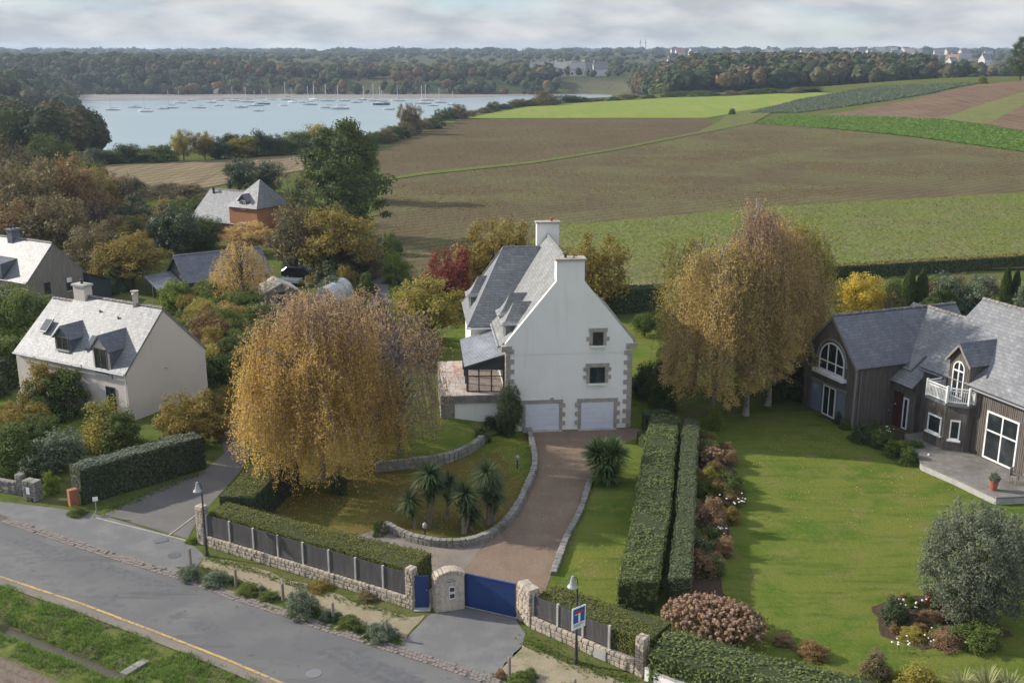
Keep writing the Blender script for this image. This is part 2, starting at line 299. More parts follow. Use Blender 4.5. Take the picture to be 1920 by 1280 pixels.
M['cobble'] = mat('cobble', (0.20, 0.16, 0.143), 0.9, [(5, (0.165, 0.15, 0.142), 0.42, 0.6), (9, (0.25, 0.21, 0.185), 0.52, 0.7)], [(20, 0.3)])
M['cobble_bed'] = mat('cobble_bed', (0.11, 0.09, 0.078), 0.95, [(8, (0.08, 0.07, 0.06), 0.45, 0.7)])
def slate(name, c, c2, rough=0.45):
    m = slate0(name, c, c2, rough); t = m.node_tree; b = t.nodes['Principled BSDF']; src = b.inputs['Base Color'].links[0].from_socket
    co = N(t, 'ShaderNodeTexCoord'); sx = N(t, 'ShaderNodeSeparateXYZ'); t.links.new(co.outputs['Object'], sx.inputs[0])
    ad_ = N(t, 'ShaderNodeMath', operation='ADD'); t.links.new(sx.outputs[0], ad_.inputs[0]); t.links.new(sx.outputs[1], ad_.inputs[1])
    cx = N(t, 'ShaderNodeCombineXYZ'); t.links.new(ad_.outputs[0], cx.inputs[0]); t.links.new(sx.outputs[2], cx.inputs[1])
    br = N(t, 'ShaderNodeTexBrick'); t.links.new(cx.outputs[0], br.inputs['Vector']); br.inputs['Scale'].default_value = 1.0; br.inputs['Brick Width'].default_value = 0.32; br.inputs['Row Height'].default_value = 0.17; br.inputs['Mortar Size'].default_value = 0.012
    br.inputs['Color1'].default_value = rgb(0.82, 0.82, 0.82); br.inputs['Color2'].default_value = rgb(1.15, 1.15, 1.15); br.inputs['Mortar'].default_value = rgb(0.6, 0.6, 0.6)
    mm = N(t, 'ShaderNodeMix', data_type='RGBA', blend_type='MULTIPLY'); mm.inputs[0].default_value = 1.0; t.links.new(src, mm.inputs[6]); t.links.new(br.outputs[0], mm.inputs[7]); t.links.new(mm.outputs[2], b.inputs['Base Color'])
    return m
def slate0(name, c, c2, rough=0.45):
    return mat(name, c, rough, [(0.5, c2, 0.42, 0.64), (5, tuple(v * 0.75 for v in c), 0.5, 0.72, (1, 1, 2.5)), (1.4, tuple(v * 1.25 for v in c2), 0.6, 0.74), (0.9, (c[0] * 0.8, c[1] * 0.8, c[2] * 0.62), 0.62, 0.76)], [(9, 0.35, (1, 1, 3)), (2, 0.12)], spec=0.42, coords='object')
M['slate'] = slate('slate', (0.17, 0.175, 0.185), (0.205, 0.208, 0.215), 0.5)
M['slate_old'] = slate('slate_old', (0.20, 0.205, 0.205), (0.25, 0.25, 0.24), 0.55)
M['slate_dark'] = slate('slate_dark', (0.105, 0.115, 0.14), (0.14, 0.148, 0.17), 0.45)
M['ridge_tile'] = mat('ridge_tile', (0.16, 0.15, 0.14), 0.8, [(3, (0.24, 0.225, 0.20), 0.45, 0.6)])
M['lead'] = mat('lead', (0.16, 0.165, 0.175), 0.5)
M['zinc'] = mat('zinc', (0.42, 0.43, 0.45), 0.35, [(1.2, (0.33, 0.34, 0.36), 0.45, 0.65)], metal=0.3)
M['anthracite'] = mat('anthracite', (0.055, 0.06, 0.068), 0.5)
M['glass'] = mat('glass', (0.020, 0.024, 0.028), 0.06, [(1.1, (0.05, 0.055, 0.06), 0.5, 0.7)], spec=0.6)
M['sky_glass'] = mat('sky_glass', (0.07, 0.08, 0.09), 0.08, spec=0.8)
M['garage_white'] = mat('garage_white', (0.62, 0.65, 0.69), 0.6, [(2, (0.57, 0.60, 0.645), 0.45, 0.7)])
M['blue_gate'] = mat('blue_gate', (0.016, 0.042, 0.14), 0.45, [(1.5, (0.02, 0.05, 0.16), 0.45, 0.7)], spec=0.4)
M['timber'] = mat('timber', (0.115, 0.098, 0.086), 0.85, [(3, (0.16, 0.142, 0.126), 0.45, 0.62, (3, 3, 0.15)), (9, (0.07, 0.053, 0.045), 0.5, 0.7, (2, 2, 0.08)), (0.6, (0.175, 0.155, 0.14), 0.56, 0.72, (2, 2, 0.4))], [(25, 0.4, (1, 1, 0.06))])
M['timber_grey'] = mat('timber_grey', (0.23, 0.205, 0.18), 0.85, [(3, (0.28, 0.255, 0.23), 0.45, 0.62, (3, 3, 0.15)), (9, (0.16, 0.14, 0.12), 0.5, 0.7, (2, 2, 0.08))], [(25, 0.4, (1, 1, 0.06))])
M['decking'] = mat('decking', (0.165, 0.155, 0.145), 0.85, [(2, (0.205, 0.19, 0.175), 0.45, 0.65), (0.6, (0.125, 0.122, 0.105), 0.48, 0.64), (5, (0.11, 0.10, 0.092), 0.55, 0.7)], [(20, 0.3)])
M['fence_wood'] = mat('fence_wood', (0.085, 0.08, 0.08), 0.8, [(4, (0.115, 0.11, 0.108), 0.45, 0.65, (1, 1, 0.2))])
M['concrete'] = mat('concrete', (0.38, 0.37, 0.35), 0.9, [(2, (0.31, 0.30, 0.28), 0.45, 0.65)], [(20, 0.2)])
M['post_wood'] = mat('post_wood', (0.26, 0.225, 0.19), 0.9, [(6, (0.19, 0.165, 0.14), 0.45, 0.65, (1, 1, 0.2))])
M['shutter_blue'] = mat('shutter_blue', (0.15, 0.18, 0.235), 0.7)
M['door_red'] = mat('door_red', (0.075, 0.022, 0.018), 0.6)
M['brick'] = mat('brick', (0.33, 0.14, 0.08), 0.9, [(4, (0.34, 0.125, 0.065), 0.45, 0.65)])
M['terracotta'] = mat('terracotta', (0.37, 0.125, 0.075), 0.85, [(4, (0.29, 0.10, 0.06), 0.45, 0.65)])
M['paving'] = mat('paving', (0.36, 0.29, 0.245), 0.85, [(0.9, (0.42, 0.37, 0.33), 0.45, 0.52), (1.1, (0.36, 0.20, 0.15), 0.56, 0.62), (4, (0.27, 0.22, 0.19), 0.55, 0.72)])
M['bark'] = mat('bark', (0.10, 0.08, 0.065), 0.95, [(6, (0.06, 0.05, 0.042), 0.45, 0.65)], [(12, 0.5)])
M['bark_birch'] = mat('bark_birch', (0.28, 0.25, 0.22), 0.9, [(4, (0.10, 0.085, 0.075), 0.52, 0.62, (1, 1, 2.5))], [(12, 0.3)])
M['twig'] = mat('twig', (0.17, 0.125, 0.11), 0.95, [(2, (0.22, 0.165, 0.145), 0.45, 0.65)])
M['palm_bark'] = mat('palm_bark', (0.24, 0.20, 0.155), 0.95, [(8, (0.15, 0.125, 0.10), 0.45, 0.65)], [(20, 0.5)])
M['black_iron'] = mat('black_iron', (0.045, 0.048, 0.05), 0.5)
M['lamp_grey'] = mat('lamp_grey', (0.30, 0.31, 0.32), 0.45)
M['sign_blue'] = mat('sign_blue', (0.02, 0.10, 0.30), 0.5)
M['sign_red'] = mat('sign_red', (0.45, 0.05, 0.04), 0.5)
M['gelcoat'] = mat('gelcoat', (0.72, 0.73, 0.74), 0.35, spec=0.5)
M['hull_dark'] = mat('hull_dark', (0.06, 0.08, 0.12), 0.4)
M['mast'] = mat('mast', (0.55, 0.56, 0.57), 0.4)
M['far_wall'] = mat('far_wall', (0.55, 0.53, 0.49), 0.9)
M['far_roof'] = mat('far_roof', (0.15, 0.155, 0.165), 0.6)
M['far_roof_red'] = mat('far_roof_red', (0.30, 0.17, 0.12), 0.8)
M['plastic_green'] = mat('plastic_green', (0.06, 0.45, 0.05), 0.4)
M['poly_sheet'] = mat('poly_sheet', (0.42, 0.45, 0.44), 0.3, [(2, (0.36, 0.39, 0.38), 0.45, 0.65)])
M['car_dark'] = mat('car_dark', (0.03, 0.033, 0.037), 0.25, spec=0.6)
M['car_silver'] = mat('car_silver', (0.45, 0.46, 0.47), 0.3, metal=0.4)
M['tyre'] = mat('tyre', (0.02, 0.02, 0.02), 0.9)
M['cushion'] = mat('cushion', (0.6, 0.56, 0.48), 0.9)
M['dark_soil'] = mat('dark_soil', (0.065, 0.048, 0.035), 0.95, [(4, (0.09, 0.065, 0.045), 0.45, 0.65)], [(10, 0.6)], spec=0.0)
M['bloom_white'] = mat('bloom_white', (0.75, 0.73, 0.68), 0.8)
M['hydrangea_dry'] = mat('hydrangea_dry', (0.36, 0.235, 0.165), 0.95, [(5, (0.43, 0.30, 0.22), 0.45, 0.62), (9, (0.25, 0.15, 0.10), 0.55, 0.7)], [(14, 0.9)])
# ---------------------------------------------------------------- the setting: terrain, water, fields
def struct(name, me, m, label=None, kind='structure'):
    if not me.materials: me.materials.append(m)
    o = bpy.data.objects.new(name, me); COL.objects.link(o); return tag(o, label, kind=kind)
gx = np.concatenate([np.arange(-2600, -420, 60), np.arange(-420, -240, 15), np.arange(-240, 320, 6), np.arange(320, 500, 15), np.arange(500, 2601, 60)])
gy = np.concatenate([np.arange(-50, 20, 10), np.arange(20, 60, 1.0), np.arange(60, 100, 5), np.arange(100, 700, 6), np.arange(700, 1100, 10), np.arange(1100, 2200, 40), np.arange(2200, 4301, 150)])
GX, GY = np.meshgrid(gx, gy)
def gridfaces(nx, ny):
    i = np.arange(ny - 1)[:, None] * nx + np.arange(nx - 1)[None, :]
    return np.stack([i, i + 1, i + nx + 1, i + nx], -1).reshape(-1, 4)
# split: home ground, then far land
me = npmesh('terrain', np.stack([GX, GY, h(GX, GY)], -1).reshape(-1, 3), gridfaces(len(gx), len(gy)), True)
me.materials.append(M['rough_grass']); me.materials.append(M['far_ground'])
cyy = (GY[:-1, :-1] > 640).reshape(-1).astype(np.int32)
me.polygons.foreach_set('material_index', cyy)
o = bpy.data.objects.new('terrain', me); COL.objects.link(o); tag(o, 'rolling grassy land reaching to the horizon', kind='structure')

WATER = -12.0
struct('estuary_water', MB().poly([(-900, 395, WATER), (-200, 380, WATER), (-30, 360, WATER), (120, 640, WATER), (260, 1000, WATER), (-900, 1000, WATER)]).mesh('estuary_water'), M['sea'], 'pale calm water of the estuary behind the fields')

def dense(pts, step):
    out = []
    for i, a in enumerate(pts):
        b = pts[(i + 1) % len(pts)]; n = max(1, int(math.dist(a, b) / step))
        out += [(a[0] + (b[0] - a[0]) * k / n, a[1] + (b[1] - a[1]) * k / n) for k in range(n)]
    return out
def inside(pts, X, Y):
    X = np.asarray(X); Y = np.asarray(Y); r = np.zeros(X.shape, bool)
    for i in range(len(pts)):
        (x1, y1), (x2, y2) = pts[i], pts[i - 1]
        if y1 == y2: continue
        r ^= ((y1 > Y) != (y2 > Y)) & (X < (x2 - x1) * (Y - y1) / (y2 - y1) + x1)
    return r
def drape(pts, off, step):
    "polygon laid on the terrain"
    bm = bmesh.new(); vv = [bm.verts.new((p[0], p[1], 0)) for p in dense(pts, step)]
    f = bm.faces.new(vv); bmesh.ops.triangulate(bm, faces=[f])
    xs = [p[0] for p in pts]; ys = [p[1] for p in pts]
    for ax, lo, hi in ((0, min(xs), max(xs)), (1, min(ys), max(ys))):
        nrm = (1, 0, 0) if ax == 0 else (0, 1, 0)
        for c in np.arange(lo + step, hi, step):
            co = (c, 0, 0) if ax == 0 else (0, c, 0)
            bmesh.ops.bisect_plane(bm, geom=bm.verts[:] + bm.edges[:] + bm.faces[:], plane_co=co, plane_no=nrm, dist=1e-4)
    for v in bm.verts: v.co.z = hz(v.co.x, v.co.y) + off
    bmesh.ops.recalc_face_normals(bm, faces=bm.faces)
    for f in bm.faces: f.smooth = True
    for f in bm.faces:
        if f.normal.z < 0: f.normal_flip()
    me = bpy.data.meshes.new('sheet'); bm.to_mesh(me); bm.free(); return me
def field(name, pix, m, off, step=14, label=None):
    pts = [PT(*p) for p in pix]
    me = drape(pts, off, step); me.name = name; struct(name, me, M[m], label); return pts
F_low = field('ploughed_field', [(722, 340), (800, 327), (1000, 306), (1150, 283), (1300, 253), (1400, 232), (1440, 228), (1560, 243), (1700, 257), (1930, 288), (1930, 370), (1450, 392), (1060, 427), (1010, 470), (900, 520), (745, 528), (700, 440)], 'soil_near', 0.10, label='brown ploughed field with weeds behind the white house')
F_crop = field('crop_field', [(1060, 424), (1450, 389), (1940, 362), (1940, 492), (1560, 506), (1180, 536), (985, 560), (960, 470)], 'crop_green', 0.16, label='patchy green crop field behind the birches')
field('bare_strip', [(1180, 534), (1560, 504), (1940, 490), (1940, 506), (1560, 514), (1180, 545)], 'stubble', 0.20, label='bare earth strip along the near edge of the crop')
field('upper_field', [(700, 292), (760, 262), (870, 224), (1325, 222), (1345, 238), (1310, 249), (1150, 279), (1000, 302), (800, 323), (722, 335)], 'soil_upper', 0.10, label='bare brown field above the grass track')
F_track = field('grass_track', [(722, 336), (800, 324), (1000, 303), (1150, 280), (1310, 248), (1345, 231), (1370, 212), (1420, 205), (1445, 214), (1412, 232), (1300, 254), (1150, 284), (1000, 308), (800, 329), (722, 341)], 'track_grass', 0.22, 10, label='green grass track curving between the brown fields')
field('bright_field', [(870, 222), (1000, 199), (1250, 184), (1420, 178), (1520, 174), (1560, 176), (1410, 207), (1325, 222)], 'crop_bright', 0.14, label='bright green field by the hedgerow')
F_kale = field('brassica_field', [(1405, 214), (1500, 188), (1640, 164), (1840, 156), (1745, 176), (1660, 190), (1500, 212)], 'brassica_soil', 0.14, label='blue green brassica field on the rise')
field('rise_field', [(1540, 217), (1700, 190), (1840, 158), (1940, 150), (1940, 168), (1830, 200), (1765, 224), (1640, 221)], 'soil_right', 0.12, label='red brown ploughed field on the rise at the right')
field('strip_field', [(1765, 224), (1830, 200), (1940, 168), (1940, 188), (1880, 218), (1850, 235)], 'crop_green', 0.14, label='pale green strip between two ploughed fields')
field('corner_field', [(1850, 235), (1880, 218), (1940, 188), (1940, 250)], 'soil_right', 0.12, label='ploughed corner at the right picture edge')
F_bank = field('grass_bank', [(1412, 233), (1470, 219), (1600, 219), (1765, 226), (1850, 238), (1940, 252), (1940, 288), (1700, 256), (1560, 242)], 'bank_grass', 0.20, label='green grass bank below the ploughed rise')
field('stubble_field', [(165, 312), (300, 304), (420, 300), (570, 291), (570, 320), (430, 345), (340, 362), (180, 350)], 'stubble', 0.10, label='pale stubble field between the trees at the left')

from mathutils import noise as mnoise
# ---------------------------------------------------------------- home ground: roads, drives, lawns (sheets stacked a few millimetres apart)
def organic(q, amp, step=0.35):
    "irregular natural outline"
    out = []
    for i, (x, y) in enumerate(dense(q, step)): out.append((x + amp * mnoise.noise(Vector((x * 0.9, y * 0.9, 1.7))) + amp * 0.6 * mnoise.noise(Vector((x * 2.7, y * 2.7, 5.1))), y + amp * mnoise.noise(Vector((x * 0.9, y * 0.9, 8.3)))))
    return out
def sheet(name, pts, z, m, label=None, world=False, rough=0.0):
    q = [p if world else P(*p) for p in pts]
    if rough: q = organic(q, rough)
    bm = bmesh.new(); f = bm.faces.new([bm.verts.new((a, b, z)) for a, b in q]); bmesh.ops.triangulate(bm, faces=[f])
    for f in bm.faces:
        if f.normal.z < 0: f.normal_flip()
    me = bpy.data.meshes.new(name); bm.to_mesh(me); bm.free(); struct(name, me, M[m], label); return q
# kerb-side lines of the road, as world points
kerb_far = [P(-260, 908), P(0, 978), P(187, 1041), P(333, 1086), P(433, 1124), P(520, 1152), P(600, 1181), P(740, 1225), P(840, 1257), P(930, 1290), P(1160, 1395)]
kerb_near = [P(-260, 995), P(0, 1083), P(150, 1133), P(300, 1190), P(420, 1237), P(530, 1284), P(700, 1360), P(900, 1460)]
sheet('road', kerb_far + kerb_near[::-1], 0.012, 'asphalt', 'worn grey asphalt road crossing the foreground', True)
def offset_line(pts, d):
    out = []
    for i, p in enumerate(pts):
        a = Vector(pts[max(i - 1, 0)]); b = Vector(pts[min(i + 1, len(pts) - 1)]); t = (b - a).normalized()
        out.append((p[0] - t.y * d, p[1] + t.x * d))
    return out
def strip(name, pts, d0, d1, z, m, label=None):
    return sheet(name, offset_line(pts, d0) + offset_line(pts, d1)[::-1], z, m, label, True)
strip('yellow_line', kerb_near, 0.02, 0.16, 0.018, 'yellow_paint', 'worn yellow line along the near road edge')
strip('road_shoulder', kerb_near, -0.5, 0.0, 0.008, 'gravel_grey', 'narrow gravel shoulder below the yellow line')
for q in ([(150, 1055), (185, 1050), (330, 1098), (312, 1112)], [(350, 1168), (390, 1160), (412, 1176), (370, 1186)], [(10, 1012), (60, 1008), (150, 1042), (110, 1055)], [(196, 1122), (222, 1118), (214, 1130), (190, 1134)], [(590, 1222), (640, 1210), (800, 1275), (750, 1300)]):
    sheet('road_patch', q, 0.016, 'asphalt_patch')
strip('cobble_bed', kerb_far, 0.0, 0.62, 0.006, 'cobble_bed', 'bed of the cobble gutter along the far road edge')
sheet('pavement', [(-260, 880), (-40, 938), (0, 940), (105, 952), (195, 966), (270, 990), (352, 1012), (385, 1043), (362, 1068), (333, 1074), (187, 1027), (0, 964), (-260, 896)], 0.010, 'asphalt_apron', 'grey asphalt pavement at the lane mouth')
sheet('lane', [(195, 964), (352, 1010), (372, 970), (450, 885), (470, 850), (450, 790), (425, 740), (400, 740), (412, 800), (420, 850), (385, 880), (300, 915), (215, 955)], 0.011, 'lane', 'shaded lane between the dark hedge and the box hedge')
sheet('footpath', [(385, 1043), (470, 1062), (600, 1105), (700, 1137), (770, 1158), (800, 1152), (760, 1200), (690, 1178), (560, 1132), (440, 1085), (372, 1060)], 0.014, 'sand_path', 'sandy footpath below the stone wall', rough=0.22)
sheet('sand_verge', [(935, 1262), (985, 1212), (1070, 1245), (1200, 1285), (1330, 1330), (1200, 1400), (1080, 1345)], 0.014, 'sand_path', 'sandy path at the foot of the right wall', rough=0.25)
sheet('gate_apron', [(757, 1201), (805, 1152), (866, 1138), (966, 1160), (985, 1188), (978, 1215), (928, 1266), (905, 1272), (840, 1246), (760, 1222), (735, 1214)], 0.014, 'asphalt_apron', 'grey asphalt apron in front of the blue gate')
sheet('driveway', [(975, 806), (1195, 803), (1215, 815), (1180, 826), (1130, 850), (1105, 905), (1085, 960), (1060, 1010), (1035, 1075), (1020, 1112), (968, 1158), (868, 1134), (862, 1075), (920, 1010), (962, 968), (990, 910), (1002, 870), (990, 815)], 0.010, 'gravel_drive', 'red brown gravel drive up to the garage doors')
sheet('forecourt', [(640, 1010), (720, 990), (770, 1012), (850, 1022), (920, 1008), (862, 1076), (868, 1134), (800, 1142), (770, 1120)], 0.009, 'gravel_grey', 'grey brown gravel behind the roadside hedge')
sheet('front_garden', [(470, 880), (520, 850), (640, 800), (835, 780), (930, 800), (985, 812), (1002, 870), (990, 910), (962, 968), (920, 1008), (850, 1021), (770, 1011), (720, 989), (640, 1010), (500, 1000), (455, 930)], 0.006, 'lawn_litter', 'leaf strewn front garden under the golden birch')
sheet('garden_lawn', [(700, 800), (835, 775), (975, 806), (995, 840), (1000, 870), (985, 905), (960, 890), (940, 850), (900, 850), (840, 862), (720, 872)], 0.012, 'lawn', 'green lawn below the terrace wall', rough=0.4)
sheet('side_lawn', [(1105, 905), (1130, 850), (1180, 826), (1240, 805), (1230, 860), (1195, 960), (1155, 1130), (1260, 1175), (1100, 1190), (990, 1130), (1025, 1108), (1037, 1076), (1062, 1008)], 0.006, 'lawn', 'narrow lawn between the drive and the long hedge')
sheet('right_lawn', [(1310, 780), (1530, 770), (1600, 800), (1720, 850), (1800, 905), (1960, 950), (1990, 1290), (1700, 1300), (1480, 1240), (1250, 1180), (1255, 1100), (1290, 900)], 0.006, 'lawn', 'broad green lawn in front of the timber house')
sheet('back_lawn', [(800, 640), (900, 600), (1240, 600), (1260, 740), (1195, 800), (850, 790), (820, 740)], 0.004, 'lawn', 'lawn around the white house')
sheet('neighbour_lawn', [(380, 640), (520, 600), (560, 640), (420, 740), (395, 735)], 0.004, 'lawn', 'strip of lawn behind the beige house')
sheet('left_lawn', [(-40, 730), (120, 745), (250, 800), (130, 900), (-60, 880)], 0.004, 'lawn', 'small shaded lawn before the beige house')

# kerb stones of the gutter: too small to pick apart, one piece of stuff
st = MB()
L = 0.0; segs = [(Vector(kerb_far[i]), Vector(kerb_far[i + 1])) for i in range(1, len(kerb_far) - 1)]
for a, b in segs:
    t = (b - a).normalized(); n = Vector((-t.y, t.x)); ln = (b - a).length; k = 0.0
    while k < ln - 0.1:
        w = random.uniform(0.15, 0.24)
        for row in range(3):
            if random.random() < 0.06: continue
            j = random.uniform(-0.02, 0.02); c = a + t * (k + w / 2 + 0.08 * (row % 2)) + n * (0.10 + row * 0.20 + j)
            Mt = Matrix.Translation((c.x, c.y, 0)) @ Matrix.Rotation(math.atan2(t.y, t.x) + random.uniform(-0.08, 0.08), 4, 'Z')
            st.box(-w / 2 + 0.012, w / 2 - 0.012, -0.085, 0.085, 0, 0.035 + random.uniform(-0.012, 0.012), Mt)
        k += w
o = st.build('cobble_gutter', M['cobble']); tag(o, 'strip of small red brown cobbles along the far road edge', kind='stuff')
o = bpy.data.objects['cobble_bed']

# grass verge with the ditch, on its own fine grid below the road
ns, nn = 300, 130
sv = np.linspace(-26, 24, ns); nv = np.linspace(0.38, 16, nn)
SS, NN = np.meshgrid(sv, nv)
from mathutils import noise as mnoise
def fbm(x, y, f): return mnoise.noise(Vector((x * f, y * f, 3.1)))
nz = np.array([[0.16 * fbm(a, b, 0.9) + 0.08 * fbm(a, b, 2.3) for a in sv] for b in nv])
prof = -0.01 - 0.05 * S(0.4, 1.0, NN) - 0.55 * S(1.5, 2.5, NN) * (1 - S(2.7, 3.6, NN)) * S(-9, -6.5, SS) * (1 - S(0.6, 1.6, SS)) - 0.12 * S(4.2, 6, NN)
edge = S(0.38, 1.0, NN)
fur = S(4.2, 4.7, NN + 0.25 * nz) * (SS < 4)
ZZ = prof + nz * edge * (1 - fur) + fur * (0.09 * np.sin(NN * 2 * math.pi / 0.42)) - 0.02
def rdw(s, n): return (RD0[0] + RDD[0] * s - 0.497 * n, RD0[1] + RDD[1] * s - 0.868 * n)
VX, VY = rdw(SS, NN)
me = npmesh('grass_verge', np.stack([VX, VY, ZZ], -1).reshape(-1, 3), gridfaces(ns, nn), True)
me.materials.append(M['ditch_soil']); me.materials.append(M['furrow_soil'])
me.polygons.foreach_set('material_index', (fur[:-1, :-1] > 0.5).reshape(-1).astype(np.int32))
bm = bmesh.new(); bm.from_mesh(me); bmesh.ops.recalc_face_normals(bm, faces=bm.faces)
if sum(f.normal.z for f in bm.faces) < 0: bmesh.ops.reverse_faces(bm, faces=bm.faces)
bm.to_mesh(me); bm.free()
o = bpy.data.objects.new('grass_verge', me); COL.objects.link(o); tag(o, 'earth verge with a ditch and furrows below the road', kind='structure')
struct('ditch_water', MB().poly([(*rdw(-8, 2.2), -0.54), (*rdw(0.9, 2.2), -0.54), (*rdw(0.9, 3.1), -0.54), (*rdw(-8, 3.1), -0.54)]).mesh('ditch_water'), M['muddy_water'], 'muddy water in the roadside ditch')
# ---------------------------------------------------------------- foliage
def unit(n):
    v = rng.normal(size=(n, 3)); return v / np.linalg.norm(v, axis=1, keepdims=True)
def leaf_geo(C, s, asp=0.6, axis=None, spread=1.0, nrm=None, tilt=0.65):
    "one rhombic leaf (4 corners) at each centre C; axis: preferred long direction; nrm: preferred face normal"
    n = len(C); s = np.broadcast_to(np.asarray(s, float), (n,))[:, None]
    a = unit(n)
    if axis is not None: a = a * spread + axis; a /= np.linalg.norm(a, axis=1, keepdims=True)
    r = unit(n)
    if nrm is not None:
        nr = nrm / np.maximum(np.linalg.norm(nrm, axis=1, keepdims=True), 1e-6) + tilt * r; a = np.cross(nr, a); a /= np.maximum(np.linalg.norm(a, axis=1, keepdims=True), 1e-6); r = nr
    b = np.cross(a, r); b /= np.maximum(np.linalg.norm(b, axis=1, keepdims=True), 1e-6)
    V = np.stack([C - a * s, C + b * s * asp, C + a * s, C - b * s * asp], 1).reshape(-1, 3)
    return V, np.arange(4 * n).reshape(-1, 4)
def join(parts):
    V = []; F = []; k = 0
    for v, f in parts: V.append(v); F.append(f + k); k += len(v)
    return np.concatenate(V), np.concatenate(F)
def strips(P0, P1, w):
    "thin crossed ribbons from P0 to P1 (twigs)"
    d = P1 - P0; a = np.cross(d, unit(len(d))); a /= np.maximum(np.linalg.norm(a, axis=1, keepdims=True), 1e-6)
    b = np.cross(d, a); b /= np.maximum(np.linalg.norm(b, axis=1, keepdims=True), 1e-6); w = np.asarray(w).reshape(-1, 1)
    out = []
    for q in (a, b):
        V = np.stack([P0 - q * w, P0 + q * w, P1 + q * w * 0.4, P1 - q * w * 0.4], 1).reshape(-1, 3); out.append((V, np.arange(len(V)).reshape(-1, 4)))
    return join(out)
def limbs(mb, base, tips, r0, r1, top=None, n=5, sag=0.0):
    for tpt in tips:
        a = Vector(base[random.randrange(len(base))]); b = Vector(tpt); m = a.lerp(b, 0.5) + Vector((random.uniform(-1, 1), random.uniform(-1, 1), random.uniform(0, 1))) * (b - a).length * 0.12
        mb.tube([a, m, b], [r0, (r0 + r1) / 2, r1], n, False)
def clump_crown(cent, nl, sig, leaf, asp=0.65, flat=1.0):
    k = len(cent); C = np.repeat(cent, nl, 0)
    sg = np.repeat(sig * rng.uniform(0.65, 1.25, k), nl)[:, None]
    d = unit(len(C)) * (rng.random((len(C), 1)) ** 0.45) * sg * 1.7; d[:, 2] *= flat
    C = C + d
    return leaf_geo(C, leaf * rng.uniform(0.7, 1.3, len(C)), asp, nrm=d / np.maximum(np.linalg.norm(d, axis=1, keepdims=True), 1e-6) + np.array([0, 0, 0.5]))
def ell_cent(k, rad, c, rmin=0.45, zmin=-1, seed=0, lump=0.28):
    u = unit(k * 3); u = u[u[:, 2] > zmin][:k]
    r = rng.uniform(rmin, 1.0, len(u)) ** 0.6
    f = np.array([1 + lump * mnoise.noise(Vector(p * 1.7) + Vector((seed * 7.3, 0, 0))) for p in u])
    return u * (r * f)[:, None] * np.array(rad) + np.array(c)
VAR = {}
